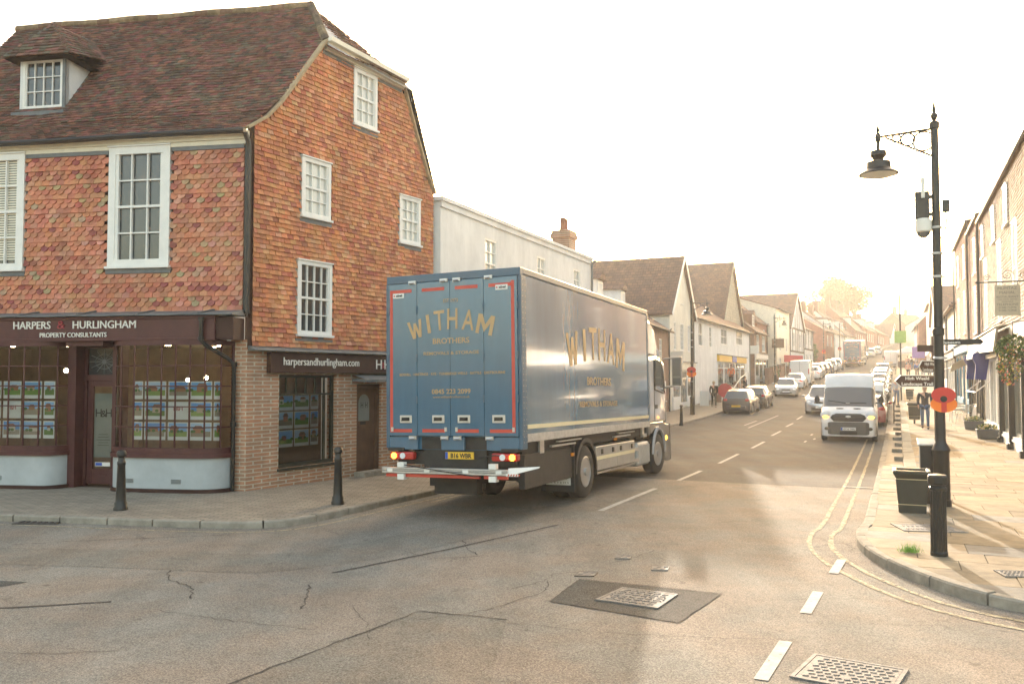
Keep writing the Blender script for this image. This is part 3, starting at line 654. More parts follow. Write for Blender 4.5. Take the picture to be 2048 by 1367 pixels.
# ================================================================ corner house (tile hung, shop below)
CX, CY = -5.2, 16.75
SD = (math.sin(R(31)), math.cos(R(31))); FD = (math.cos(R(10)), -math.sin(R(10)))
house = thing('corner_house', 'tile-hung corner house with half-hipped clay roof and maroon bow-windowed shopfront', 'house', (CX, CY, 0))
SM = FM((0, 0), SD); FMx = FM((0, 0), FD)
verge = [(-.12, 7.2), (.38, 7.55), (.78, 7.98), (1.34, 8.73), (2.07, 9.7), (4.78, 9.6), (5.34, 8.42), (5.85, 7.45), (6.12, 7.1)]
vtop = lambda x: lerp(x, [p[0] for p in verge], [p[1] for p in verge])
side_holes = [(3.0, 8.13, 3.82, 9.42), (1.39, 5.75, 2.27, 7.0), (4.69, 5.63, 5.53, 6.78), (1.3, 3.22, 2.33, 4.78)]
b = MB(SM)
for a, c in zip(frange(0, 6, .2), frange(.2, 6.2, .2)):
    c = min(c, 6.12); b.quad((a, .07, 2.9), (c, .07, 2.9), (c, .07, vtop(c)), (a, .07, vtop(a)))
b.box(0, .0, 2.86, 6.12, .3, 2.9); b.build('wall_backing', 'backing', house)
b = MB(SM); tile_wall(b, .1, 6.1, 2.93, vtop, side_holes, w=.165, g=.098); b.build('side_tile_hanging', 'tiles', house)
b = MB(FMx); tile_wall(b, -7.4, -.1, 3.62, lambda x: 6.93, [(-3.07, 4.4, -1.67, 7.3), (-6.2, 4.4, -4.99, 7.3)], w=.17, g=.098, pal=PAL_SCAL, pattern=(0, 1, 1)); b.build('front_tile_hanging', 'tiles', house)
b = MB(FMx); b.quad((-7.4, .07, 3.5), (0, .07, 3.5), (0, .07, 7.2), (-7.4, .07, 7.2)); b.build('wall_backing', 'backing', house)
# front sash windows
fw1 = sash(house, FMx, -3.05, 4.55, -1.69, 6.98, 3, 4, y=0, fw=.15, glass='glass', proud=.06, bar=.028)
fw2 = sash(house, FMx, -6.2, 4.55, -4.99, 6.96, 3, 4, y=0, fw=.13, glass='glass', proud=.06, bar=.028)
bl = MB(FMx)
for k in range(40): z = 4.75 + k * .052; bl.box(-6.05, .012, z, -5.12, .016, z + .032)
bl.build('venetian_blind', 'cream_paint', fw2)
for (x0, z0, x1, z1), nx in zip(side_holes, (3, 3, 3, 4)):
    sash(house, SM, x0, z0, x1, z1, nx, 4, fw=.085, proud=.05, bar=.02, glass='glass' if nx == 4 else 'glass_pale')
# cornice and lead
b = MB(FMx)
for y, z0, z1 in ((-.05, 6.93, 7.02), (-.09, 7.02, 7.1), (-.15, 7.1, 7.2)): b.box(-7.4, y, z0, -.02, .03, z1)
b.build('cornice', 'cream_paint', house, bevel=.006)
for a, c in ((-7.4, -6.22), (-4.97, -3.08), (-1.66, -.1)): b = MB(FMx); b.box(a, -.045, 6.85, c, .01, 6.929); b.build('lead_flashing', 'lead', house)
b = MB(SM); v = [(2.03, 9.52), (4.74, 9.42), (4.82, 9.62), (2.1, 9.72)]
b.ext([(x, .02, z - .03) for x, z in v], (0, -.14, 0)); b.ext([(x, 0, z + .06) for x, z in ((2.06, 9.62), (4.8, 9.52), (4.86, 9.62), (2.1, 9.72))], (0, -.22, 0)); b.build('hip_cornice', 'cream_paint', house)
b = MB(SM); b.ext([(x, .01, z) for x, z in ((1.98, 9.4), (4.74, 9.32), (4.75, 9.4), (2.02, 9.49))], (0, -.05, 0)); b.build('lead_flashing', 'lead', house)
# verge trim
b = MB(SM)
for p, q_ in zip(verge[:4], verge[1:5]): b.bar((p[0], -.04, p[1] + .02), (q_[0], -.04, q_[1] + .02), .14, .05)
M['verge'] = mat('verge_mortar', (.4, .3, .18), .85, var=.2, scale=8, bump=.3); b.build('verge_trim', 'verge', house); b = MB(SM)
for p, q_ in zip(verge[5:8], verge[6:9]): b.bar((p[0], -.04, p[1] + .0), (q_[0], -.04, q_[1] + .0), .12, .05)
b.build('verge_trim', 'verge', house)
# roof
RP = [(-.2, 7.17), (.35, 7.62), (.8, 8.12), (1.3, 8.78), (1.95, 9.66), (3.27, 11.15)]
xv = lambda y: .384 * y + .03 if y < 1.95 else .78 + (-.17 - .78) * (y - 1.95) / 1.32
roof = MB(FMx)
for p, q_ in zip(RP[:-1], RP[1:]): roof.quad((-8, p[0], p[1]), (xv(p[0]), p[0], p[1]), (xv(q_[0]), q_[0], q_[1]), (-8, q_[0], q_[1]))
sk = lambda x, y, z: -5.98 < x < -4.72 and .82 < y < 1.95
roofo = roof.build('roof', 'backing', house)
b = MB(FMx); tile_roof(b, RP, lambda y: -8, xv, skip=sk); b.build('front_slope', 'roof_tiles', roofo)
hp = [(-.2, 9.5), (0, 9.66), (1.33, 11.15)]
b = MB(SM); b.poly([(2.0, -.2, 9.55), (4.95, -.2, 9.4), (2.99, 1.33, 11.15)]); tile_roof(b, hp, lambda y: lerp(y, [-.2, 1.33], [1.98, 2.99]), lambda y: lerp(y, [-.2, 1.33], [4.95, 2.99])); b.build('hip_slope', 'roof_tiles', roofo)
b = MB(SM); b.poly([(4.95, -.2, 9.42), (6.2, -.05, 7.08), (8, 7, 7.08), (5.5, 7, 11.15), (2.99, 1.33, 11.15)]); b.build('rear_slope', 'roof_tiles', roofo)
b = MB(FMx)
for k in range(24): x = -.15 - k * .33; b.cyl((x, 3.27, 11.13 + .012 * math.sin(k)), (x - .32, 3.27, 11.13 + .012 * math.sin(k + 1)), .11, .115, 10, col=pick([(.24, .17, .1), (.2, .12, .08), (.28, .2, .12)]))
b.build('ridge_tiles', 'roof_tiles', roofo)
b = MB()
for q0, q1 in (((.78 * FD[0] + 1.95 * -FD[1], .78 * FD[1] + 1.95 * FD[0], 9.7), (-.17 * FD[0] - 3.27 * FD[1], -.17 * FD[1] + 3.27 * FD[0], 11.18)),):
    q0 = Vector(q0); q1 = Vector(q1)
    for k in range(9): b.cyl(q0.lerp(q1, k / 9), q0.lerp(q1, (k + .95) / 9), .1, .1, 8, col=pick([(.16, .1, .07), (.12, .09, .06), (.2, .15, .09)]))
b.build('hip_tiles', 'roof_tiles', roofo)
# dormer
dm = MB(FMx); dm.box(-5.92, .86, 8.18, -5.86, .98, 9.36); dm.box(-4.86, .86, 8.18, -4.8, .98, 9.36); dm.box(-5.92, .86, 8.12, -4.8, .98, 8.2)
dm.poly([(-4.8, .88, 8.15), (-4.8, 1.75, 9.36), (-4.8, .88, 9.36)]); dm.poly([(-5.92, .88, 8.15), (-5.92, .88, 9.36), (-5.92, 1.75, 9.36)])
dorm = dm.build('dormer', 'white_render', house)
sash(dorm, FMx, -5.86, 8.22, -4.86, 9.3, 4, 3, y=.9, fw=.06, glass='glass', mid=False, head=False, sill=False, name='casement')
dl = MB(FMx); dl.bar((-4.78, .84, 8.1), (-4.78, 1.78, 9.36), .05, .08); dl.box(-6.0, .7, 8.0, -4.72, .86, 8.1); dl.box(-4.86, .84, 8.12, -4.79, .87, 9.36); dl.build('lead_apron', 'lead', dorm)
e = 9.3; pk = (-5.36, 1.75, 10.12); fl_, fr_ = (-6.15, .62, e), (-4.55, .62, e)
bl_, br_ = (-6.15, 1.95, e + .32), (-4.55, 1.85, e + .28); rb = (-5.36, 2.75, 10.35); pf = (-5.36, 1.15, 10.2)
dr = MB(FMx); cc = (.15, .09, .06)
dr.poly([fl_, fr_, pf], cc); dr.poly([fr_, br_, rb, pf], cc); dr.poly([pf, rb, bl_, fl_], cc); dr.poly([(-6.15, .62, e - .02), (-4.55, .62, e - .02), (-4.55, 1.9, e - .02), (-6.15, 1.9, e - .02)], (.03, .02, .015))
def tri_tiles(b, A, Bp, C, w=.165, g=.1):
    """tiles over the triangle with eave A-B and apex C"""
    A, Bp, C = Vector(A), Vector(Bp), Vector(C); ex = (Bp - A).normalized(); m_ = C - A; foot = A + ex * m_.dot(ex); up = (C - foot); H_ = up.length; up.normalize(); nr = ex.cross(up).normalized()
    if nr.z < 0: nr = -nr
    r = 0
    while r * g < H_ - .04:
        f = r * g / H_; a0 = (C - A).dot(ex) * f; a1 = (Bp - A).length + ((C - Bp).dot(ex)) * f; x = a0 - (r % 2) * w / 2
        while x < a1:
            l = max(x, a0); rr = min(x + w, a1)
            if rr - l > .03: tile(b, A + ex * (l + rr) / 2 + up * r * g, ex, up, nr, rr - l, g * 1.5, pick(PAL_ROOF), lift=.03)
            x += w
        r += 1
tri_tiles(dr, fl_, fr_, pf); tri_tiles(dr, fr_, br_, pf); tri_tiles(dr, br_, fr_, pf) if False else None
for k in range(11):      # right slope courses
    f = k / 11; a = Vector(fr_).lerp(Vector(pf), f); c = Vector(br_).lerp(Vector(rb), f); n_ = max(2, int((c - a).length / .165)); ex = (c - a).normalized(); up = (Vector(pf) - Vector(fr_)).normalized(); nr = ex.cross(up).normalized(); nr = nr if nr.z > 0 else -nr
    for j in range(n_): tile(dr, a.lerp(c, (j + .5) / n_), ex, up, nr, (c - a).length / n_, .15, pick(PAL_ROOF), lift=.03)
dr.build('dormer_roof', 'roof_tiles', dorm)
# gutter and pipes
b = MB(FMx)
pts = [(x, -.22, 7.14 - .012 * math.sin(x)) for x in frange(-7.6, .02, .2)]
b.tube(pts, .06, 8); b.build('gutter', 'black_iron', house, smooth=40)
b = MB(FMx); b.tube([(.0, -.2, 7.1), (.02, -.1, 6.95), (.02, -.08, 6.8), (.02, -.08, 3.55)], .055, 8); b.box(-.07, -.05, 3.5, -.0, .02, 7.0); b.build('downpipe', 'black_iron', house, smooth=40)
# fascia with lead top
FY = -.5
b = MB(FMx); b.box(-7.4, FY, 3.02, -.42, -.02, 3.5); b.box(-7.4, FY - .03, 3.02, -.40, FY - .002, 3.07); b.box(-7.4, FY - .03, 3.44, -.4, FY - .002, 3.5)
fa = b.build('fascia', 'maroon', house, bevel=.006)
b = MB(FMx); b.box(-.418, FY + .05, 3.04, -.06, -.02, 3.46); b.build('fascia_return', 'sign_brown', fa)
b = MB(FMx); b.ext([(-7.5, 0.02, 3.64), (-7.5, FY - .09, 3.53), (-7.5, FY - .09, 3.505), (-7.5, .02, 3.505)], (7.48, 0, 0))
for x in (-4.6, -3.3, -2.0, -.7): b.bar((x, 0, 3.655), (x, FY - .1, 3.54), .05, .025)
b.tube([(x, FY - .09 - .008 * math.sin(x * 9), 3.515 + .006 * math.sin(x * 5)) for x in frange(-7.4, 0, .2)], .014, 5); b.build('lead_flashing', 'lead', fa)
b = MB(FMx); b.text('HARPERS', -4.36, FY - .012, 3.27, .215, .02, fit=.83, align='CENTER'); b.text('HURLINGHAM', -2.76, FY - .012, 3.27, .215, .02, fit=1.37); b.text('PROPERTY CONSULTANTS', -3.44, FY - .012, 3.1, .13, .016, fit=1.47)
b.build('lettering', 'letter_white', fa)
b = MB(FMx); b.text('&', -3.71, FY - .012, 3.27, .23, .02, fit=.17); b.build('lettering', 'letter_red', fa)

# bow windows
def rail(b, path, z0, z1, d0, d1, closed=False):
    n = len(path); vs = []
    for i, p in enumerate(path):
        a = Vector(path[max(i - 1, 0)]); c = Vector(path[min(i + 1, n - 1)]); t = (c - a).normalized(); nr = Vector((t.y, -t.x))
        A = Vector(p) + nr * d0; B_ = Vector(p) + nr * d1; vs += [(A.x, A.y, z0), (B_.x, B_.y, z0), (B_.x, B_.y, z1), (A.x, A.y, z1)]
    fs = [(4 * i + j, 4 * i + (j + 1) % 4, 4 * i + 4 + (j + 1) % 4, 4 * i + 4 + j) for i in range(n - 1) for j in range(4)]
    return b.add(vs, fs + [(0, 1, 2, 3), (4 * n - 1, 4 * n - 2, 4 * n - 3, 4 * n - 4)])
def arcpath(x0, x1, dep, rl, rr):
    p = []
    for k in range(7): t = PI / 2 * k / 6; p.append((x0 + rl - rl * math.cos(t), -dep * .0 - (dep) * math.sin(t)))
    nm = 10
    for k in range(1, nm): x = x0 + rl + (x1 - rr - x0 - rl) * k / nm; p.append((x, -dep - .03 * math.sin(PI * k / nm)))
    for k in range(7): t = PI / 2 * k / 6; p.append((x1 - rr + rr * math.sin(t), -dep * math.cos(t)))
    return p
def plen(path): return sum((Vector(a) - Vector(c)).length for a, c in zip(path[:-1], path[1:]))
def pat(path, d):
    for a, c in zip(path[:-1], path[1:]):
        a = Vector(a); c = Vector(c); l = (c - a).length
        if d <= l: return a.lerp(c, d / l if l else 0), (c - a).normalized()
        d -= l
    return Vector(path[-1]), (Vector(path[-1]) - Vector(path[-2])).normalized()
def bow(x0, x1, cols, rl, rr):
    path = arcpath(x0, x1, .46, rl, rr)
    b = MB(FMx); rail(b, path, 2.93, 3.02, -.03, .05); rail(b, path, .84, .95, -.02, .05); rail(b, path, .76, .84, -.05, .09)
    L_ = plen(path)
    for k in range(cols + 1):
        p, t = pat(path, L_ * k / cols); nr = Vector((t.y, -t.x)); w = .035 if 0 < k < cols else .07
        b.bar((p.x, p.y, .95), (p.x, p.y, 2.93), w, .045, up=(nr.x, nr.y, 0)) if False else b.cyl((p.x + nr.x * .01, p.y + nr.y * .01, .95), (p.x + nr.x * .01, p.y + nr.y * .01, 2.93), w * .5, None, 6)
    for k in range(1, 5): z = .95 + (2.93 - .95) * k / 5 + .0; rail(b, path, z - .012, z + .012, -.012, .014)
    w = b.build('bow_window', 'maroon', house, smooth=30)
    g = MB(FMx)
    for a, c in zip(path[:-1], path[1:]): g.quad((a[0], a[1], .95), (c[0], c[1], .95), (c[0], c[1], 2.93), (a[0], a[1], 2.93))
    g.build('pane', 'shop_glass', w, smooth=60)
    r = MB(FMx); rail(r, path, .1, .76, -.05, .035); r.build('stall_riser', 'bay_render', w, smooth=50)
    p_ = MB(FMx); rail(p_, path, -.1, .17, -.05, .075); p_.build('plinth', 'sign_brown', w, smooth=50)
    v = MB(FMx)
    for f in (.28, .62):
        p, t = pat(path, L_ * f); nr = Vector((t.y, -t.x))
        for k in range(4): v.bar((p.x - t.x * .1 + nr.x * .04, p.y - t.y * .1 + nr.y * .04, .28 + k * .022), (p.x + t.x * .1 + nr.x * .04, p.y + t.y * .1 + nr.y * .04, .28 + k * .022), .012, .012)
    v.build('air_vent', 'lead', w)
    return w
bow(-2.7, -.3, 10, .35, .5); bow(-7.3, -3.83, 12, .6, .3)
FMd = FMx @ Matrix.Translation((.15, 0, 0))
# door in its recess
b = MB(FMd); DY = .18
for x0, x1 in ((-3.98, -3.8), (-2.98, -2.84)): b.box(x0, -.12, .1, x1, .2, 3.02)
b.box(-3.8, DY - .03, 2.24, -2.98, DY + .06, 2.36); b.box(-3.8, DY - .03, 2.9, -2.98, DY + .06, 3.02); b.box(-3.8, -.44, 2.93, -2.98, DY - .031, 3.017); b.box(-3.8, DY - .03, .1, -3.74, DY + .06, 2.9); b.box(-3.03, DY - .03, .1, -2.98, DY + .06, 2.9)
dfr = b.build('door_surround', 'maroon', house)
b = MB(FMd); b.box(-3.74, DY, .14, -3.62, DY + .05, 2.24); b.box(-3.14, DY, .14, -3.03, DY + .05, 2.24); b.box(-3.62, DY, .14, -3.14, DY + .05, .45); b.box(-3.62, DY, 2.12, -3.14, DY + .05, 2.24); b.box(-3.45, DY - .012, .3, -3.28, DY - .001, .35)
door = b.build('shop_door', 'maroon', house, bevel=.004)
b = MB(FMd); b.quad((-3.62, DY + .02, .45), (-3.14, DY + .02, .45), (-3.14, DY + .02, 2.12), (-3.62, DY + .02, 2.12)); b.build('pane', 'shop_glass', door)
M['frosted'] = mat('frosted_film', (.2, .225, .21), .35, var=.08, scale=2)
b = MB(FMd); b.quad((-3.6, DY + .026, .68), (-3.16, DY + .026, .68), (-3.16, DY + .026, 1.98), (-3.6, DY + .026, 1.98)); b.build('frosted_film', 'frosted', door)
b = MB(FMd); b.text('H', -3.5, DY + .018, 1.5, .24, .002, fit=.13); b.text('H', -3.27, DY + .018, 1.5, .24, .002, fit=.13); b.text('&', -3.385, DY + .017, 1.5, .2, .002, fit=.13)
for k, w_ in enumerate((.2, .24, .3, .22, .26)): b.box(-3.385 - w_ / 2, DY + .016, 1.14 - k * .055, -3.385 + w_ / 2, DY + .018, 1.148 - k * .055)
b.build('lettering', 'black', door)
b = MB(FMd); b.quad((-3.56, DY + .015, .5), (-3.22, DY + .015, .5), (-3.22, DY + .015, .58), (-3.56, DY + .015, .58)); b.build('sticker', 'letter_white', door)
b = MB(FMd); b.quad((-3.55, DY + .0145, .51), (-3.4, DY + .0145, .51), (-3.4, DY + .0145, .57), (-3.55, DY + .0145, .57)); b.build('sticker', 'plate_blue', door)
fan = MB(FMd); fan.quad((-3.74, DY + .02, 2.36), (-3.03, DY + .02, 2.36), (-3.03, DY + .02, 2.9), (-3.74, DY + .02, 2.9)); fo = fan.build('fanlight', 'glass', house)
fan = MB(FMd)
for k in range(12): an = 2 * PI * k / 12; fan.bar((-3.385 + .05 * math.cos(an), DY + .01, 2.63 + .05 * math.sin(an)), (-3.385 + .34 * math.cos(an), DY + .01, 2.63 + .25 * math.sin(an)), .012, .012)
fan.cyl((-3.385, DY, 2.63), (-3.385, DY + .015, 2.63), .05, .05, 12)
for k in range(24): an = 2 * PI * k / 24; a2 = an + 2 * PI / 24; fan.bar((-3.385 + .2 * math.cos(an), DY + .01, 2.63 + .15 * math.sin(an)), (-3.385 + .2 * math.cos(a2), DY + .01, 2.63 + .15 * math.sin(a2)), .01, .01)
fan.build('tracery', 'lead', fo)
# shop interior (room behind the glass)
M['shop_wall'] = mat('shop_interior_wall', (.22, .16, .11), .8, var=.2); M['shop_floor'] = mat('shop_floor', (.06, .04, .03), .6)
b = MB(FMx); b.quad((-7.4, 3.2, .1), (-.35, 3.2, .1), (-.35, 3.2, 3.0), (-7.4, 3.2, 3.0)); b.quad((-7.4, 0, 3.0), (-.35, 0, 3.0), (-.35, 3.2, 3.0), (-7.4, 3.2, 3.0)); b.quad((-7.4, 0, .1), (-7.4, 3.2, .1), (-7.4, 3.2, 3.0), (-7.4, 0, 3.0))
for x0, x1 in ((-6.8, -6.1), (-4.9, -4.3), (-2.3, -1.6)): b.box(x0, 3.0, .1, x1, 3.19, 2.1)
b.build('interior_wall', 'shop_wall', house)
b = MB(FMx); b.quad((-7.4, -.2, .82), (-3.9, -.2, .82), (-3.9, .5, .82), (-7.4, .5, .82)); b.quad((-2.8, -.2, .82), (-.4, -.2, .82), (-.4, .5, .82), (-2.8, .5, .82)); b.quad((-7.4, 0, .1), (-.35, 0, .1), (-.35, 3.2, .1), (-7.4, 3.2, .1)); b.build('interior_floor', 'shop_floor', house)
M['lamp_on'] = mat('lit_lamp', (1, .8, .5), .4, var=0, emit=(1, .7, .4, 15))
b = MB(FMx)
for x, y in ((-5.9, .8), (-4.9, 1.6), (-4.6, .9), (-2.2, .8), (-1.3, 1.3), (-1.9, 2.1), (-.9, .7), (-5.4, 2.2)): b.cyl((x, y, 2.97), (x, y, 2.99), .055, .055, 10)
for x, y, z in ((-4.35, .5, 2.45), (-2.15, 1.5, 2.25), (-1.55, 1.2, 2.3)): b.ball((x, y, z), .045, 8, 5)
b.build('ceiling_lamp', 'lamp_on', house)
# property cards
M['card'] = mat('printed_card', (.8, .8, .8), .35, attr=True, var=0); M['logo_red'] = M['letter_red']
def cards(name, label, Mx, spec, y):
    c0 = Mx @ Vector((spec[0][0], y, 1.2)); t = thing(name, label, 'window display', (CX + c0.x, CY + c0.y, .9)); Mr = Matrix.Translation((-c0.x, -c0.y, -.9)) @ Mx
    for i, (x0, z0, x1, z1, kind) in enumerate(spec):
        b = MB(Mr); b.quad((x0, y, z0), (x1, y, z0), (x1, y, z1), (x0, y, z1), (.75, .76, .75)); w = x1 - x0; h_ = z1 - z0
        if kind == 0:
            m_ = .02; a, c, e_, g = x0 + m_, x1 - m_, z0 + h_ * .2, z1 - m_; sky_ = pick([(.12, .34, .72), (.25, .48, .8), (.18, .42, .75), (.45, .6, .78)]); hor = e_ + (g - e_) * rnd.uniform(.35, .5)
            b.quad((a, y - .002, hor), (c, y - .002, hor), (c, y - .002, g), (a, y - .002, g), sky_); b.quad((a, y - .002, e_), (c, y - .002, e_), (c, y - .002, hor), (a, y - .002, hor), pick([(.16, .3, .06), (.25, .36, .1), (.34, .3, .24), (.3, .26, .2), (.12, .22, .06)]))
            hx = a + (c - a) * rnd.uniform(.05, .4); hw = (c - a) * rnd.uniform(.3, .6); hh = (g - e_) * rnd.uniform(.25, .5); col = pick([(.45, .2, .12), (.5, .4, .3), (.6, .57, .5), (.35, .17, .1)])
            b.quad((hx, y - .003, hor - hh * .3), (hx + hw, y - .003, hor - hh * .3), (hx + hw, y - .003, hor + hh * .5), (hx, y - .003, hor + hh * .5), col)
            b.poly([(hx - .02, y - .0035, hor + hh * .5), (hx + hw + .02, y - .0035, hor + hh * .5), (hx + hw * .8, y - .0035, hor + hh * 1.05), (hx + hw * .2, y - .0035, hor + hh * 1.05)], (.2, .1, .08))
            for k in range(3): cxx = a + (c - a) * rnd.random(); b.poly([(cxx + .05 * math.cos(q1) * (c - a) * 2, y - .004, hor + .03 * math.sin(q1)) for q1 in [PI * 2 * j / 8 for j in range(8)]], (.08, .18, .05))
        o = b.build('property_card', 'card', t)
        if kind == 1:
            l = MB(Mr); l.text('H', (x0 + x1) / 2 - w * .14, y - .003, z0 + h_ * .5, h_ * .36, .002, fit=w * .17); l.text('H', (x0 + x1) / 2 + w * .14, y - .003, z0 + h_ * .5, h_ * .36, .002, fit=w * .17); l.text('&', (x0 + x1) / 2, y - .003, z0 + h_ * .5, h_ * .3, .002, fit=w * .14); l.build('lettering', 'logo_red', o)
    return t
def rowspec(xs, zs, logo): return [(x0, z0, x1, z0 + .35, 1 if (i, j) == logo else 0) for j, z0 in enumerate(zs) for i, (x0, x1) in enumerate(xs)]
ZR = (1.88, 1.48, 1.08)
cards('window_display', 'rows of house photographs hung in the bow window to the right of the shop door', FMx, rowspec([(-2.3, -2.1), (-2.06, -1.6), (-1.55, -1.12), (-1.08, -.62), (-.58, -.42)], ZR, (2, 1)), -.2)
cards('window_display', 'rows of house photographs hung in the bow window to the left of the shop door', FMx, rowspec([(-6.6, -6.2), (-6.15, -5.75), (-5.7, -5.28), (-5.23, -4.82), (-4.77, -4.35), (-4.3, -4.05)], ZR, (3, 1)), -.2)
# downpipe from the fascia
b = MB(FMx); b.tube([(-.66, FY - .07, 3.42), (-.66, FY - .07, 3.02), (-.6, FY - .02, 2.93), (-.3, -.2, 2.68), (-.22, -.1, 2.55), (-.22, -.1, .12)], .042, 10)
for z in (2.52, 1.35): b.cyl((-.22, -.1, z), (-.22, -.1, z + .09), .06, None, 10)
b.cyl((-.66, FY - .07, 3.02), (-.66, FY - .07, 3.08), .058, None, 10); b.cyl((-.66, FY - .07, 3.4), (-.66, FY - .07, 3.46), .058, None, 10)
b.build('downpipe', 'black_iron', house, smooth=40)
# side ground floor, brick
b = MB(SM); wallq(b, 0, 6.12, -.3, 2.9, [(.85, .45, 2.52, 2.36), (3.22, .1, 4.07, 2.15)], depth=.25); b.build('brick_wall', 'brick', house)
b = MB(FMx); b.quad((-.34, .0, -.2), (0, .0, -.2), (0, .0, 3.05), (-.34, .0, 3.05)); b.build('brick_pier', 'brick', house)
b = MB(SM); b.ext([(.02, 0, 2.93), (.02, -.2, 2.86), (.02, -.2, 2.84), (.02, 0, 2.84)], (6.1, 0, 0)); b.tube([(x, -.19 - .012 * math.sin(x * 7), 2.85) for x in frange(.1, 6.0, .2)], .02, 5); b.build('lead_flashing', 'lead', house)
b = MB(SM); b.box(.5, -.13, 2.4, 4.6, -.002, 2.82); sg = b.build('shop_sign', 'sign_brown', house, bevel=.008)
b = MB(SM); b.text('harpersandhurlingham.com', 1.98, -.145, 2.56, .23, .012, fit=2.3); b.text('H', 3.82, -.145, 2.5, .32, .012, fit=.2); b.text('H', 4.12, -.145, 2.5, .32, .012, fit=.2); b.build('lettering', 'letter_white', sg)
b = MB(SM); b.text('&', 3.97, -.15, 2.52, .22, .012, fit=.1); b.build('lettering', 'letter_red', sg)
wd = MB(SM); x0, z0, x1, z1 = .85, .45, 2.52, 2.36
for bx in ((x0, z0, x0 + .07, z1), (x1 - .07, z0, x1, z1), (x0, z0, x1, z0 + .08), (x0, z1 - .06, x1, z1), (x0, 1.93, x1, 1.97)): wd.box(bx[0], .06, bx[1], bx[2], .12, bx[3])
for k in range(1, 6): x = x0 + (x1 - x0) * k / 6; wd.box(x - .015, .07, 1.97, x + .015, .11, z1)
wd.box(x1 - .3, .065, z0, x1 - .25, .115, 1.93); wd.box(x0 - .03, -.03, z0 - .06, x1 + .03, .12, z0 - .001)
M['dark_green'] = mat('dark_green_paint', (.03, .035, .025), .4, var=.1)
wo_ = wd.build('window', 'dark_green', house)
g = MB(SM); g.quad((x0, .09, z0), (x1, .09, z0), (x1, .09, z1), (x0, .09, z1)); g.build('pane', 'shop_glass', wo_)
b = MB(SM); b.quad((x0, .9, z0 - .3), (x1 + .5, .9, z0 - .3), (x1 + .5, .9, z1 + .3), (x0, .9, z1 + .3)); b.build('interior_wall', 'shop_wall', house)
cards('window_display', 'three rows of house photographs in the window of the brick side wall', SM, rowspec([(.93, 1.37), (1.41, 1.84), (1.88, 2.12)], (1.62, 1.24, .86), None), .13)
b = MB(SM); x0, x1 = 3.22, 4.07
b.box(x0, .05, .1, x0 + .09, .2, 2.15); b.box(x1 - .09, .05, .1, x1, .2, 2.15); b.box(x0, .05, 2.05, x1, .2, 2.15); b.box(x0 + .09, .12, .1, x1 - .09, .17, 2.05); b.box(x0 + .2, .1, 1.14, x1 - .35, .119, 1.19)
sd = b.build('side_door', 'wood_brown', house, bevel=.005)
b = MB(SM); b.poly([(3.6 + .19 * math.cos(a), .117, 1.72 + .2 * math.sin(a)) for a in [PI * k / 10 for k in range(11)]] + [(3.41, .117, 1.3), (3.79, .117, 1.3)]); b.build('pane', 'frosted', sd)
b = MB(SM); b.text('H', 3.53, .112, 1.6, .2, .002, fit=.08); b.text('H', 3.68, .112, 1.6, .2, .002, fit=.08); b.box(3.48, .11, 1.22, 3.66, .118, 1.29); b.build('lettering', 'black', sd)
b = MB(SM); b.ext([(3.05, 0, 2.22), (3.12, -.38, 2.2), (3.4, -.46, 2.2), (3.9, -.46, 2.2), (4.18, -.38, 2.2), (4.25, 0, 2.22)], (0, 0, .06)); b.poly([(3.05, 0, 2.38), (3.12, -.36, 2.26), (4.18, -.36, 2.26), (4.25, 0, 2.38)]); b.build('door_canopy', 'lead', house)
b = MB(SM); b.box(3.15, -.3, -.1, 4.15, 0, .17); b.build('doorstep', 'kerb', house)
# aerials on the far verge
def aerial(label, x, y, z, tilt=0, n=5):
    t = thing('tv_aerial', label, 'aerial', (x, y, z)); b = MB(); b.cyl((-.35, 0, -.1), (0, 0, .05), .012); b.cyl((0, 0, .05), (.45, -.1, .1 + tilt), .008, None, 6); b.build('mast', 'galv', t)
    b = MB()
    for k in range(n): x_ = .05 + .38 * k / (n - 1); b.cyl((x_ - .02, -.02, .08 - .22 + .05 * k / n), (x_ + .02, 0, .08 + .22), .005, None, 5)
    b.build('rods', 'galv', t)
p = SM @ Vector((4.95, 0, 9.35)); aerial('rusty tv aerial on the upper corner of the half-hipped roof', CX + p.x + .12, CY + p.y, 9.3)
p = SM @ Vector((5.35, 0, 8.3)); aerial('thin tv aerial below the other one on the sloping roof edge', CX + p.x + .12, CY + p.y, 8.62, .05, 2)
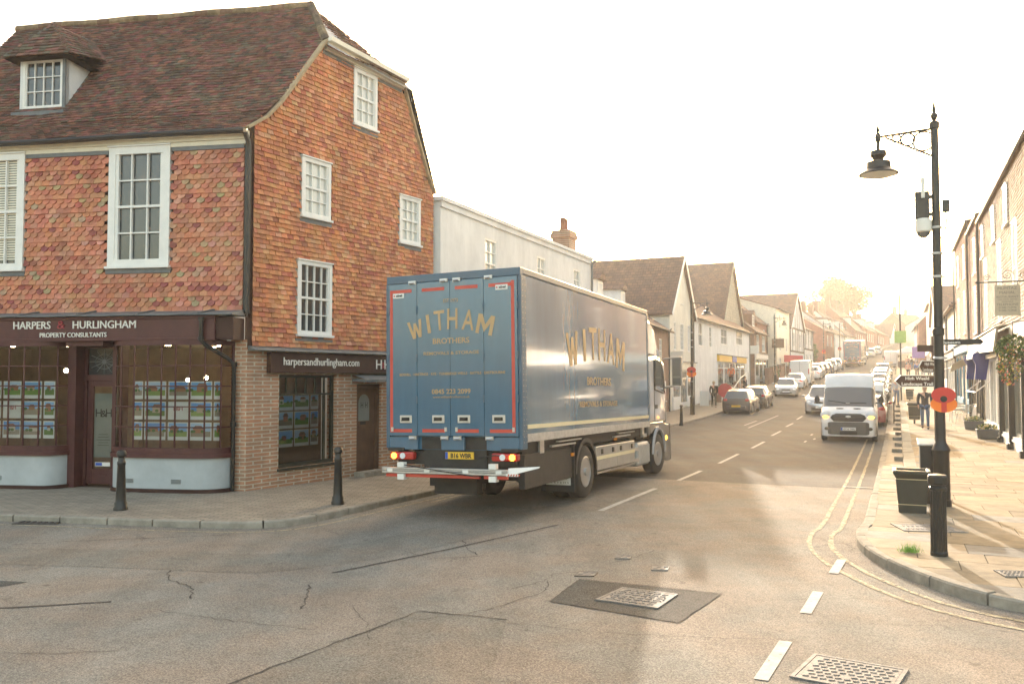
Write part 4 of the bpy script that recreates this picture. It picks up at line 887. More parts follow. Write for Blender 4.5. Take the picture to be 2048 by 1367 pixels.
# ================================================================ removals lorry
M['truck_blue'] = mat('lorry_blue', (.05, .135, .215), .16, var=.08, scale=2, coat=.8, bump=.05, bscale=2.2, stretch=(3, 3, .5))
M['truck_rail'] = mat('lorry_rail_blue', (.05, .11, .17), .35, var=.1)
M['truck_red'] = mat('lorry_red_tape', (.55, .06, .035), .4, var=.05)
M['truck_gold'] = mat('lorry_gold_letters', (.5, .33, .16), .5, var=.05)
M['truck_cream'] = mat('lorry_cream_tape', (.75, .66, .42), .4, var=.05)
M['cab_white'] = mat('cab_white', (.5, .5, .52), .2, var=.05, coat=.8)
M['cab_grey'] = mat('cab_lower_grey', (.16, .15, .14), .35, var=.08, coat=.3)
M['locker'] = mat('locker_steel', (.42, .41, .39), .4, .55, var=.12, scale=3)
def wheel(parent, x, y, r, w, side=1, rim_m='alloy', hub=.55, steer=0., truck=False):
    Mx = Matrix.Translation((x, y, r)) @ Matrix.Rotation(steer, 4, 'Z') @ Matrix.Rotation(R(90) * side, 4, 'Y')
    b = MB(Mx); rh = r * hub
    b.lathe([(rh, -w / 2 + .02), (r * .9, -w / 2), (r * .98, -w / 2 + .03), (r, -w / 4), (r, w / 4), (r * .98, w / 2 - .03), (r * .9, w / 2), (rh, w / 2 - .02)], n=28)
    t = b.build('wheel', 'rubber', parent, smooth=50)
    b = MB(Mx)
    if truck: b.lathe([(rh + .004, w / 2 - .01), (rh - .02, w / 2), (rh * .9, w / 2 - .05), (rh * .62, w / 2 - .1), (rh * .55, w / 2 - .06), (rh * .28, w / 2 - .05), (rh * .25, w / 2 + .02), (.0, w / 2 + .02)], n=28)
    else:
        b.lathe([(rh + .003, w / 2 - .015), (rh - .015, w / 2 - .01), (rh * .85, w / 2 - .05), (rh * .3, w / 2 - .06), (.001, w / 2 - .03)], n=20)
    b.build('rim', rim_m, t, smooth=40)
    if not truck:
        b = MB(Mx)
        for k in range(5): a = 2 * PI * k / 5; b.bar((0, 0, w / 2 - .02), (rh * .9 * math.cos(a), rh * .9 * math.sin(a), w / 2 - .025), rh * .3, .03, up=(0, 0, 1))
        b.build('spokes', rim_m, t)
    return t
def lorry(label, loc, rz, rot=None):
    T = thing('removals_lorry', label, 'lorry', loc, rz, rot=rot)
    Z0, Z1, LB = 1.28, 4.0, 7.76
    b = MB(); b.box(-1.22, .07, Z0, 1.22, LB - .02, Z1 - .03); b.box(1.19, .22, 1.285, 1.245, LB - .12, Z1 - .12) ; b.box(-1.245, .22, 1.285, -1.19, LB - .12, Z1 - .12)
    body = b.build('box_body', 'truck_blue', T, bevel=.004)
    b = MB()
    b.box(-1.25, 0, 3.87, 1.25, .12, 4.0); b.box(1.2, .0, 1.09, 1.262, .2, 3.87); b.box(-1.262, 0, 1.09, -1.2, .2, 3.87); b.box(-1.25, .12, 3.9, 1.25, LB, 4.0); b.box(1.2, LB - .1, Z0, 1.255, LB, 3.9); b.box(-1.255, LB - .1, Z0, -1.2, LB, 3.9)
    b.build('corner_rail', 'truck_rail', body, bevel=.008)
    b = MB(); b.box(-1.255, .13, 1.27, -1.2, LB, 1.284); b.box(1.248, .2, 1.2, 1.268, LB - .05, 1.33)
    for k in range(26): y = .4 + k * .28; b.cyl((1.266, y, 1.24 + .03 * (k % 2)), (1.272, y, 1.24 + .03 * (k % 2)), .012, None, 6)
    b.build('side_rail', 'galv', body)
    b = MB(); b.box(1.246, .22, 1.41, 1.262, LB - .1, 1.475); b.build('reflective_tape', 'truck_cream', body)
    b = MB()
    for k in range(30):
        for y in (.06, .16): b.cyl((1.26, y + .0, 1.2 + k * .09), (1.268, y, 1.2 + k * .09), .008, None, 6)
    b.build('rivets', 'galv', body)
    # rear doors: four leaves
    xs = [-1.2, -.645, -.018, .6, 1.2]
    for i in range(4):
        d = MB(); d.box(xs[i] + .003, -.02, 1.3, xs[i + 1] - .003, .06, 3.86); leaf = d.build('rear_door', 'truck_blue', T, bevel=.004)
        cx = (-.86, -.24, .235, .86)[i]
        h = MB(); h.box(cx - .115, -.035, 1.51, cx + .115, -.021, 1.64); h.build('handle_plate', 'aluminium', leaf, bevel=.012)
        h = MB(); h.box(cx - .075, -.052, 1.545, cx + .075, -.036, 1.605); h.bar((cx - .07, -.06, 1.55), (cx + .06, -.06, 1.58), .02, .02); h.build('handle', 'chassis', leaf, bevel=.006)
        hx = (-.72, -.12, .12, .70)[i]
        h = MB()
        for z in (3.86, 1.26): h.box(hx - .07, -.05, z - .02, hx + .07, -.02, z + .035); h.cyl((hx - .045, -.06, z), (hx + .045, -.06, z), .02, None, 8)
        for z in (1.42,): h.box(((-1.12, -.1, .1, 1.12)[i]) - .02, -.04, z - .05, ((-1.12, -.1, .1, 1.12)[i]) + .02, -.02, z + .02)
        h.build('lock_gear', 'aluminium', leaf)
        h = MB()
        for z in (3.4, 2.6, 1.9): h.cyl((xs[i] if i < 2 else xs[i + 1], -.03, z - .06), (xs[i] if i < 2 else xs[i + 1], -.03, z + .06), .014, None, 6)
        h.build('hinge', 'truck_rail', leaf)
        r = MB(); y0, y1 = -.024, -.0205
        a, c = (xs[i] + .1, xs[i + 1] - .1)
        if i == 0: r.box(-1.17, y0, 1.355, -1.115, y1, 3.76); a = -1.115
        if i == 3: r.box(1.095, y0, 1.355, 1.15, y1, 3.79); c = 1.095
        r.box(a, y0, 3.705, c, y1, 3.76); r.box(a, y0, 1.355, c, y1, 1.41); r.build('reflective_tape', 'truck_red', leaf)
    Y = -.026
    g = MB(); g.text('EST 1973', 0, Y, 3.5, .085, .003, fit=.27)
    Rr = 2.6; zc = 3.02 - Rr
    for ch, x, w, hgt in (('W', -.63, .25, .3), ('I', -.4, .06, .32), ('T', -.2, .2, .34), ('H', .03, .19, .35), ('A', .31, .22, .34), ('M', .6, .27, .32)):
        an = -x / 1.75; zb = 3.06 - .13 * (x / .63) ** 2
        if ch in 'MW': g.letter(ch, x, Y - .001, zb, w * 1.12, hgt, an * .62)
        else: g.text(ch, x, Y, zb, hgt * 1.38, .003, fit=w, rot=an * .62, offset=.005)
    g.text('BROTHERS', 0, Y, 2.82, .125, .003, fit=.68, offset=.002); g.text('REMOVALS & STORAGE', 0, Y, 2.635, .075, .003, fit=1.03, offset=.001)
    g.text('BEXHILL · HASTINGS · RYE · TUNBRIDGE WELLS · BATTLE · EASTBOURNE', 0, Y, 2.3, .06, .003, fit=1.96, offset=.001)
    g.text('0845 223 2099', 0, Y, 1.99, .11, .003, fit=.72, offset=.002); g.text('www.withambrothers.co.uk', 0, Y, 1.92, .06, .003, fit=.68)
    g.build('lettering', 'truck_gold', T)
    # side lettering
    SMx = Matrix(((0, -1, 0, 1.247), (1, 0, 0, 0), (0, 0, 1, 0), (0, 0, 0, 1)))
    g = MB(SMx); Y = -.004
    for ch, x, w, hgt in (('W', 2.45, .62, .62), ('I', 3.1, .14, .64), ('T', 3.6, .46, .66), ('H', 4.15, .44, .67), ('A', 4.75, .5, .66), ('M', 5.4, .62, .64)):
        zz = 2.66 - .16 * ((x - 3.95) / 1.5) ** 2
        if ch in 'MW': g.letter(ch, x, Y - .001, zz, w, hgt, -(x - 3.95) * .09)
        else: g.text(ch, x, Y, zz, hgt * 1.38, .003, fit=w, rot=-(x - 3.95) * .09, offset=.008)
    g.text('BROTHERS', 3.95, Y, 2.15, .22, .003, fit=1.5, offset=.003); g.text('REMOVALS & STORAGE', 3.95, Y, 1.73, .15, .003, fit=2.4, offset=.002)
    g.build('lettering', 'truck_gold', T)
    # "abel" badges
    def badge(x, z, w, h_, y=-.03, par=T, sub=False):
        q = MB(); q.box(x - w / 2, y, z - h_ / 2, x + w / 2, y + .008, z + h_ / 2); o = q.build('maker_plate', 'plate_white', par, bevel=.004)
        q = MB(); q.text('abel', x + w * .08, y - .003, z - h_ * (.05 if sub else .18), h_ * (.5 if sub else .62), .002, fit=w * .55, offset=.002)
        if sub: q.text('S Y S T E M S', x, y - .003, z - h_ * .38, h_ * .16, .002, fit=w * .85)
        q.build('lettering', 'black', o)
        q = MB(); q.ext([(x - w * .36 + a * h_ * .2, y - .004, z + c * h_ * .2 + (h_ * .1 if sub else 0)) for a, c in ((0, -1), (1, 0), (0, 1), (-1, 0))], (0, .003, 0)); q.build('emblem', 'truck_red', o)
    badge(-1.0, 3.66, .22, .085); badge(.93, 3.69, .22, .085)
    # sill panels, dark chassis, lights, plate
    b = MB()
    for x0, x1 in ((-1.2, -.65), (-.2, .22), (.66, 1.2)): b.box(x0, -.0, 1.07, x1, .05, 1.279)
    b.box(-1.2, .06, 1.07, 1.2, .1, 1.279); b.build('rear_sill', 'truck_blue', T)
    b = MB(); b.box(-.6, .055, 1.075, .6, .058, 1.275); b.box(-1.2, -.04, 1.05, -.9, .3, 1.1); b.box(.9, -.04, 1.05, 1.2, .3, 1.1)
    b.box(-.45, .1, .7, .45, LB + 1.6, 1.1); b.box(-1.15, .15, 1.1, 1.15, LB, 1.2); b.box(-.55, .05, .78, .6, .2, 1.07); b.box(-1.1, .12, .82, 1.1, .25, 1.04)
    for y in (.6, 1.5, 2.3, 4.2, 5.2, 6.2, 7.2): b.box(-1.1, y, 1.0, 1.12, y + .08, 1.2)
    b.box(-1.1, 1.2, .35, -.3, 2.1, .95); b.box(.45, .5, .55, 1.1, 1.6, 1.0); b.box(-1.0, 3.7, .4, 1.0, 7.0, .95)
    b.cyl((-1.0, 3.1, .5), (1.0, 3.1, .5), .12); b.cyl((-1, 8.8, .5), (1, 8.8, .5), .1); b.ball((0, 3.1, .5), .3, 12, 8)
    b.box(-.5, .3, .32, .3, .5, .6)
    ch = b.build('chassis', 'chassis', T)
    for sx in (-1, 1):
        xo, xi = (1.17, .73)
        L_ = MB(); L_.box(sx * .72 if sx > 0 else -1.18, -.03, .9, 1.18 if sx > 0 else -.72, .1, 1.03); l = L_.build('rear_lamp', 'red_lens', T, bevel=.03, segs=3)
        q = MB(); q.cyl((sx * .92, -.045, .965), (sx * .92, -.03, .965), .05, None, 16); q.build('reverse_lens', 'white_lens', l)
        q = MB()
        for k in range(5):
            for j in range(5):
                dx, dz = (k - 2) * .02, (j - 2) * .02
                if dx * dx + dz * dz < .0022: q.cyl((sx * 1.09 + dx, -.046, .965 + dz), (sx * 1.09 + dx, -.03, .965 + dz), .0085, None, 6)
        q.build('indicator', 'amber_lit', l)
    b = MB(); b.box(-.12, -.02, .925, .4, .0, 1.04); pl = b.build('number_plate', 'plate_yellow', T)
    b = MB(); b.text('B16 WBR', .17, -.024, .945, .105, .002, fit=.38, offset=.003); b.build('lettering', 'black', pl)
    b = MB(); b.box(-.118, -.022, .928, -.07, -.0205, 1.037); b.build('country_band', 'plate_blue', pl)
    # folded tail lift and under-run bar
    b = MB()
    b.box(-1.16, -.3, .745, 1.12, -.1, .765); b.box(-1.16, -.3, .70, 1.12, -.24, .735); b.box(-1.16, -.3, .77, 1.12, -.24, .795); b.box(-1.1, -.1, .72, 1.1, .12, .75)
    lift = b.build('tail_lift', 'aluminium', T, bevel=.004)
    b = MB(); b.box(-1.1, -.26, .64, -.2, -.2, .69); b.box(-.2, -.26, .64, .62, -.2, .69); b.box(.7, -.26, .64, 1.1, -.2, .69); b.build('under_run_bar', 'truck_red', lift)
    b = MB()
    for x in (-.79, .87): b.box(x - .06, -.32, .6, x + .06, -.2, .69); b.box(x - .06, -.32, .8, x + .06, -.22, .88)
    for x in (-1.0, -.3, .4, .98): b.box(x - .05, -.315, .725, x + .05, -.3, .775)
    b.build('bracket', 'letter_white', lift)
    b = MB(); b.ext([(1.1, -.29, .69), (1.32, -.2, .75), (1.55, -.05, .81), (1.55, .0, .82), (1.1, -.2, .80)], (0, 0, .012)); b.box(1.1, -.302, .695, 1.3, -.28, .735)
    o = b.build('marker_board', 'letter_white', lift)
    b = MB()
    for k in range(5): x = 1.13 + k * .045; b.ext([(x, -.306 + (0 if k < 9 else 0), .7), (x + .02, -.306, .7), (x + .032, -.306, .73), (x + .012, -.306, .73)], (0, -.002, 0))
    b.build('stripes', 'truck_red', o)
    b = MB(); b.tube([(-.7, -.34, .84), (-.2, -.36, .78), (.2, -.36, .73), (.6, -.34, .68), (.75, -.2, .7)], .009, 6); b.tube([(.5, 0, .95), (.8, -.05, 1.0), (1.0, 0, .97)], .01, 6); b.build('cable', 'chassis', lift)
    # wheels, mudguards, flaps
    for sx in (-1, 1):
        wheel(T, sx * 1.08, 3.12, .5, .29, sx, 'alloy', .58, truck=True); wheel(T, sx * .76, 3.12, .5, .27, sx, 'alloy', .58, truck=True)
        wheel(T, sx * 1.05, 8.72, .5, .3, sx, 'alloy', .58, steer=R(-6), truck=True)
        q = MB(); arc = [(2.47 + .02, .42)] + [(3.12 - .63 * math.cos(a), .5 + .63 * math.sin(a)) for a in [PI * k / 16 for k in range(17)]] + [(3.74, .38)]
        for p, r in zip(arc[:-1], arc[1:]): x0, x1 = (.55, 1.24) if sx > 0 else (-1.24, -.55); q.ext([(x0, p[0], p[1]), (x0, r[0], r[1]), (x0, r[0], r[1] + .015), (x0, p[0], p[1] + .015)], (x1 - x0, 0, 0))
        q.ext([(sx * 1.235, 3.12 - .63 * math.cos(a), .5 + .63 * math.sin(a)) for a in [PI * k / 16 for k in range(17)]] + [(sx * 1.235, 3.12 - .56 * math.cos(a), .5 + .56 * math.sin(a)) for a in [PI * (16 - k) / 16 for k in range(17)]], (sx * .01, 0, 0))
        q.build('mudguard', 'black_plastic', T)
        q = MB(); q.box(.58 if sx > 0 else -1.24, 2.42, .18, 1.24 if sx > 0 else -.58, 2.44, 1.1); fl_ = q.build('mudflap', 'black_plastic', T)
        if sx > 0: badge(.93, .43, .48, .25, 2.4, fl_, True)
    # side bay: panel behind bumper, steps, lockers, tank
    b = MB(); b.box(1.1, .2, .45, 1.2, 2.4, 1.0); b.box(1.14, .2, 1.0, 1.16, LB, 1.2); b.build('side_panel', 'chassis', T)
    b = MB()
    for y in (1.3, 4.9): b.box(1.2, y, 1.06, 1.25, y + 1.2, 1.09); b.box(1.2, y + .3, 1.13, 1.26, y + 1.5, 1.15)
    for y in (.85, 7.2): b.box(1.17, y, .98, 1.21, y + .18, 1.2)
    b.box(1.17, 7.2, .97, 1.24, 7.5, 1.05); b.build('side_step', 'aluminium', T)
    for y in (2.35, 5.0):
        b = MB(); b.box(1.2, y, 1.0 if y > 3 else .84, 1.235, y + .12, 1.05 if y > 3 else .9); b.build('marker_lamp', 'amber_lens', T)
    b = MB(); b.box(1.0, 3.78, .45, 1.21, 5.2, .93); b.box(1.0, 5.215, .44, 1.21, 6.55, .93); lk = b.build('locker', 'locker', T, bevel=.01)
    b = MB(); b.box(1.21, 3.8, .665, 1.217, 6.53, .735); b.build('reflective_tape', 'truck_cream', lk)
    b = MB()
    for y in (4.1, 4.85, 5.4, 6.25): b.box(1.21, y, .77, 1.23, y + .09, .87)
    b.build('latch', 'black', lk)
    b = MB(); b.box(.75, 6.95, .3, 1.18, 7.95, .86); tk = b.build('fuel_tank', 'galv', T, bevel=.07, segs=3)
    b = MB()
    for k in range(9): y = 7.08 + k * .1; b.box(1.18, y, .36, 1.192, y + .03, .78)
    for y in (6.6, 6.7, 6.8): b.cyl((1.1, y, .4), (1.1, y, .8), .03)
    b.box(1.0, 6.56, .42, 1.19, 6.94, .5); b.box(1.0, 6.56, .68, 1.19, 6.94, .75); b.build('tank_ribs', 'aluminium', tk)
    b = MB(); b.box(.9, 3.7, .36, 1.1, 8.0, .4); b.build('side_guard', 'aluminium', T)
    # cab
    sec = lambda y, w, z0, z1: [(-w, y, z0), (-w, y, z1 - .2), (-w + .12, y, z1), (w - .12, y, z1), (w, y, z1 - .2), (w, y, z0)]
    def loft(b, secs):
        n = len(secs[0]); vs = [v for s_ in secs for v in s_]
        b.add(vs, [(i * n + j, i * n + (j + 1) % n, (i + 1) * n + (j + 1) % n, (i + 1) * n + j) for i in range(len(secs) - 1) for j in range(n)] + [tuple(range(n)), tuple(reversed([(len(secs) - 1) * n + j for j in range(n)]))])
    b = MB(); loft(b, [sec(7.86, 1.2, 1.3, 3.0), sec(8.9, 1.2, 1.3, 3.05), sec(9.55, 1.19, 1.3, 2.95), sec(9.85, 1.14, 1.25, 2.3), sec(9.95, 1.08, 1.2, 1.9)]); cab = b.build('cab', 'cab_white', T, bevel=.04, segs=2, smooth=30)
    b = MB(); loft(b, [sec(7.84, 1.2, 2.95, 3.93), sec(8.15, 1.2, 2.95, 3.92), sec(8.6, 1.18, 2.95, 3.78), sec(9.25, 1.1, 2.95, 3.3)]); b.build('roof_fairing', 'cab_white', cab, bevel=.03, smooth=30)
    b = MB(); b.box(1.02, 7.78, 1.0, 1.21, 7.9, 3.75); b.box(-1.21, 7.78, 1.0, -1.02, 7.9, 3.75); b.build('side_deflector', 'cab_grey', cab)
    b = MB(); loft(b, [[(-1.2, y, z0), (-1.2, y, z1), (1.2, y, z1), (1.2, y, z0)] for y, z0, z1 in ((7.9, 1.0, 1.29), (8.15, 1.02, 1.29), (8.35, 1.1, 1.29), (8.72, 1.16, 1.29), (9.1, 1.1, 1.29), (9.28, .85, 1.29), (9.4, .3, 1.25), (9.8, .25, 1.2), (9.95, .3, 1.2))]); b.build('cab_skirt', 'cab_grey', cab, bevel=.02)
    b = MB()
    for sx in (-1, 1):
        b.ext([(sx * 1.2, 8.72 - .62 * math.cos(a), .52 + .66 * math.sin(a)) for a in [PI * k / 14 for k in range(15)]] + [(sx * 1.2, 8.72 - .55 * math.cos(a), .52 + .58 * math.sin(a)) for a in [PI * (14 - k) / 14 for k in range(15)]], (sx * .05, 0, 0))
    b.build('wheel_arch', 'cab_white', cab)
    b = MB()
    for sx in (-1, 1): b.ext([(sx * 1.2, 8.5, 2.15), (sx * 1.2, 8.55, 2.78), (sx * 1.2, 8.7, 2.84), (sx * 1.2, 9.05, 2.82), (sx * 1.2, 9.3, 2.5), (sx * 1.2, 9.35, 2.05)], (sx * .012, 0, 0))
    b.build('side_window', 'car_glass', cab)
    b = MB()
    for sx in (-1, 1):
        b.tube([(sx * 1.215, 8.46, 2.1), (sx * 1.215, 8.5, 2.82), (sx * 1.215, 8.7, 2.89), (sx * 1.215, 9.08, 2.87), (sx * 1.215, 9.36, 2.5), (sx * 1.215, 9.4, 2.0), (sx * 1.215, 8.46, 2.1)], .018, 6)
        b.box(1.2 if sx > 0 else -1.208, 8.42, 1.32, 1.208 if sx > 0 else -1.2, 8.44, 2.95); b.box(1.2 if sx > 0 else -1.21, 8.5, 1.62, 1.21 if sx > 0 else -1.2, 8.72, 1.72)
    b.build('door_seal', 'chassis', cab)
    b = MB(); b.poly([(-1.0, 9.9, 1.95), (1.0, 9.9, 1.95), (1.02, 9.62, 2.8), (-1.02, 9.62, 2.8)]); b.build('windscreen', 'car_glass', cab)
    for sx in (-1, 1):
        b = MB(); b.box(1.35 if sx > 0 else -1.6, 9.72, 2.2, 1.6 if sx > 0 else -1.35, 9.86, 2.95); b.bar((sx * 1.15, 9.6, 2.9), (sx * 1.4, 9.76, 2.93), .04, .04); b.bar((sx * 1.15, 9.6, 2.15), (sx * 1.4, 9.76, 2.2), .06, .06)
        m_ = b.build('mirror', 'cab_grey', cab, bevel=.03, segs=2)
        b = MB(); b.box(1.38 if sx > 0 else -1.57, 9.71, 2.45, 1.57 if sx > 0 else -1.38, 9.718, 2.9); b.box(1.38 if sx > 0 else -1.57, 9.71, 2.24, 1.57 if sx > 0 else -1.38, 9.718, 2.4); b.build('mirror_glass', 'car_glass', m_)
        b = MB(); b.ball((sx * 1.2, 9.55, .86), .06, 8, 6, sc=(.4, 1, 1)); b.build('indicator', 'amber_lit', cab)
    return T
lorry1 = lorry('blue removals lorry with four-leaf rear doors filling the middle of the picture', (-.968, 14.008, .05), 0, (R(-1.1), R(-1.2), R(-24)))

# ================================================================ cars and vans
def pmat(name, col, metal=.0, rough=.25): M[name] = mat(name, col, rough, metal, var=.04, coat=.9); return name
pmat('car_silver', (.5, .5, .5), .5); pmat('car_white', (.72, .72, .71)); pmat('car_dark', (.045, .045, .055), .3); pmat('car_black', (.015, .015, .017)); pmat('car_red', (.22, .02, .02)); pmat('car_blue', (.03, .06, .14)); pmat('car_grey', (.16, .16, .165), .4)
M['bumper_grey'] = mat('bumper_grey', (.09, .088, .085), .55, var=.08)
# station: yfrac, zbelt, ztop, w, wtop, flag of the stretch that follows (r rear screen, s side glass, f windscreen, p pillar, b body)
SHAPES = {
 'hatch': [(0, .66, .70, .86, .72, 'b'), (.012, .9, .94, .93, .78, 'r'), (.11, .95, 1.4, .97, .66, 's'), (.2, .95, 1.455, 1, .68, 's'), (.42, .93, 1.48, 1, .7, 'p'), (.44, .93, 1.48, 1, .7, 's'), (.6, .92, 1.43, 1, .68, 'f'), (.76, .9, .94, .98, .8, 'b'), (.9, .8, .84, .95, .78, 'b'), (.97, .68, .71, .88, .72, 'b'), (1, .56, .6, .78, .62, 'b')],
 'saloon': [(0, .72, .76, .84, .72, 'b'), (.015, .9, .95, .91, .78, 'b'), (.14, .95, .99, .97, .78, 'r'), (.29, .95, 1.37, 1, .64, 's'), (.45, .94, 1.44, 1, .67, 'p'), (.465, .94, 1.44, 1, .67, 's'), (.6, .92, 1.38, 1, .65, 'f'), (.75, .9, .94, .98, .8, 'b'), (.9, .82, .86, .95, .78, 'b'), (.97, .7, .73, .88, .7, 'b'), (1, .56, .6, .78, .6, 'b')],
 'suv': [(0, .8, .84, .88, .74, 'b'), (.012, 1.02, 1.06, .95, .8, 'r'), (.08, 1.06, 1.5, .98, .7, 's'), (.2, 1.06, 1.63, 1, .72, 's'), (.42, 1.05, 1.66, 1, .72, 'p'), (.44, 1.05, 1.66, 1, .72, 's'), (.6, 1.04, 1.6, 1, .7, 'f'), (.76, 1.0, 1.05, .99, .84, 'b'), (.91, .94, .98, .97, .82, 'b'), (.975, .8, .83, .9, .74, 'b'), (1, .62, .66, .82, .66, 'b')],
 'van': [(0, 1.4, 2.5, .97, .84, 'b'), (.01, 1.4, 2.52, 1, .86, 'b'), (.66, 1.36, 2.52, 1, .86, 'b'), (.70, 1.33, 2.46, 1, .86, 's'), (.765, 1.31, 2.02, 1, .85, 'f'), (.885, 1.22, 1.3, .985, .86, 'b'), (.95, 1.1, 1.17, .96, .84, 'b'), (.985, .96, 1.02, .92, .82, 'b'), (1, .7, .76, .86, .74, 'b')],
}
def car(shape, paint, label, loc, rz, L=4.2, W=1.76, H=None, name='parked_car', group=None, reg=None, reg_back='plate_white', lit=False, cat='car', bumper=None, wr=.32, z0=.22):
    T = thing(name, label, cat, loc, rz, group); ST_ = SHAPES[shape]; kz = (H / max(s[2] for s in ST_)) if H else 1
    wy = [L * .5 - L * (.195 if shape != 'van' else .17), -L * .5 + L * (.2 if shape != 'van' else .21)]
    base = [(-L / 2 + s[0] * L) for s in ST_]
    ys = set(base)
    for y in wy:
        for d in (-.42, -.37, -.27, -.14, 0, .14, .27, .37, .42): ys.add(y + d * wr / .32)
    ys = sorted(ys); ys = [y for i, y in enumerate(ys) if i == 0 or y - ys[i - 1] > .012 or y in base]
    def par(y):
        for i in range(len(ST_) - 1):
            if y <= base[i + 1] + 1e-9:
                t = max(0, (y - base[i]) / (base[i + 1] - base[i])); return [ST_[i][k] + (ST_[i + 1][k] - ST_[i][k]) * t for k in range(1, 5)] + [ST_[i][5]]
        return list(ST_[-1][1:5]) + ['b']
    def zb(y):
        z = z0
        for c in wy:
            d = abs(y - c); ra = wr + .07
            if d < ra: z = max(z, .08 + wr * .92 + math.sqrt(max(0, ra * ra - d * d)) * .98 - .06)
        return z
    body, ws, rw, sw = MB(), MB(), MB(), MB(); rings = []; flags = []
    hw = W / 2
    for y in ys:
        zbelt, ztop, w, wt, fl_ = par(y + 1e-6); zbelt *= kz; ztop *= kz; b0 = min(zb(y), zbelt - .12); X = hw * w; XT = hw * wt
        mid = max((z0 + zbelt) / 2, b0 + .03); dz = ztop - zbelt; er = min(.07, dz * .35)
        rings.append([(X * .9, y, b0), (X * .985, y, b0 + .015), (X, y, mid), (X * .985, y, zbelt - .05), (X * .95, y, zbelt), (XT + .01, y, ztop - er), (XT * .93, y, ztop - er * .25), (XT * .6, y, ztop), (0, y, ztop + .012)]); flags.append(fl_)
    full = [r + [(-x, y, z) for x, y, z in reversed(r[:-1])] for r in rings]; n = len(full[0])
    for i in range(len(full) - 1):
        for j in range(n - 1):
            q_ = [full[i][j], full[i + 1][j], full[i + 1][j + 1], full[i][j + 1]]
            tgt = body
            if flags[i] == 's' and j in (4, n - 6): tgt = sw
            if flags[i] == 'f' and 5 <= j <= n - 7: tgt = ws
            if flags[i] == 'r' and 5 <= j <= n - 7: tgt = rw
            tgt.quad(*q_)
    body.poly(full[0]); body.poly(list(reversed(full[-1])))
    bo = MB(); bo.v, bo.f, bo.c = body.v, body.f, body.c
    me_o = bo.build('body', paint, T); bm = bmesh.new(); bm.from_mesh(me_o.data); bmesh.ops.remove_doubles(bm, verts=bm.verts, dist=.0005); bmesh.ops.recalc_face_normals(bm, faces=bm.faces); bm.to_mesh(me_o.data); bm.free(); me_o.data.shade_smooth(); me_o.data.set_sharp_from_angle(angle=R(38))
    for b_, nm in ((ws, 'windscreen'), (rw, 'rear_window'), (sw, 'side_window')):
        if b_.v: b_.build(nm, 'car_glass', T, smooth=60)
    u = MB(); u.box(-hw * .8, -L / 2 + .25, z0 - .02, hw * .8, L / 2 - .25, .62 * kz); u.build('underbody', 'black', T)
    for y in wy:
        for sx in (-1, 1): wheel(T, sx * (hw - .12), y, wr, .21, sx, 'alloy', .66)
    zf = par(L / 2 - .12)[1] * kz; zr = par(-L / 2 + .05)[1] * kz; bmat = bumper or paint
    yf = L / 2; yr = -L / 2
    if shape == 'van':
        b = MB()
        lo = [(-hw * .9, yf - .03, .3), (hw * .9, yf - .03, .3), (hw * .95, yf - .02, .72), (hw * .55, yf + .03, .78), (-hw * .55, yf + .03, .78), (-hw * .95, yf - .02, .72)]
        b.ext([(-hw * .97, yf - .38, .28), (-hw * .93, yf - .1, .28), (-hw * .6, yf + .05, .28), (hw * .6, yf + .05, .28), (hw * .93, yf - .1, .28), (hw * .97, yf - .38, .28)], (0, 0, .47)); b.build('front_bumper', 'bumper_grey', T, bevel=.05, segs=3)
        g = MB(); g.ext([(-hw * .56, yf - .02, 1.0), (-hw * .62, yf + .0, .9), (-hw * .5, yf + .02, .77), (hw * .5, yf + .02, .77), (hw * .62, yf, .9), (hw * .56, yf - .02, 1.0), (hw * .42, yf - .05, 1.06), (-hw * .42, yf - .05, 1.06)], (0, .025, 0)); gr = g.build('grille', 'chassis', T, bevel=.01)
        g = MB()
        for k in range(4): z = .82 + k * .06; g.box(-hw * .5, yf + .03 - k * .008, z, hw * .5, yf + .05 - k * .01, z + .018)
        g.build('grille_bars', 'bumper_grey', gr)
        g = MB(); g.ball((0, yf + .035, .95), .09, 12, 6, sc=(1.1, .15, .45)); g.build('badge', 'aluminium', gr)
        g = MB(); g.box(-.3, yf + .05, .28, .3, yf + .055, .4); g.build('air_intake', 'black', T)
        for sx in (-1, 1):
            g = MB(); g.ball((sx * hw * .79, yf - .12, 1.0), .2, 12, 8, sc=(.95, .5, .85)); l = g.build('headlight', 'white_lens', T, smooth=60)
            g = MB(); g.ball((sx * hw * .78, yf - .045, .93), .1, 10, 6, sc=(1.1, .4, .5)); g.build('indicator', 'amber_lit', l)
            g = MB(); g.ball((sx * hw * .74, yf - .0, .5), .09, 10, 6, sc=(1, .3, .7)); g.build('fog_lamp', 'black', T)
            g = MB(); g.box(sx * hw * .22 - .14, yf - .47, 1.33, sx * hw * .22 + .14, yf - .42, 1.35) if False else g.ball((sx * hw * .3, yf - .38, 1.24), .15, 10, 4, sc=(1, .2, .12)); g.build('bonnet_vent', 'black', T)
        g = MB(); g.bar((.1, yf - .62, 1.43), (.72, yf - .68, 1.52), .02, .03); g.bar((-.62, yf - .62, 1.43), (-.05, yf - .6, 1.44), .02, .03); g.build('wiper', 'black', T)
        g = MB(); g.box(-.2, yf - .78, 1.42, .15, yf - .72, 1.425); g.build('dashboard_paper', 'letter_white', T)
        g = MB(); g.tube([(.45, yf - 1.5, 2.5), (.45, yf - 1.56, 2.68)], .008, 5); g.build('aerial', 'black', T)
    else:
        zl = zf - .1
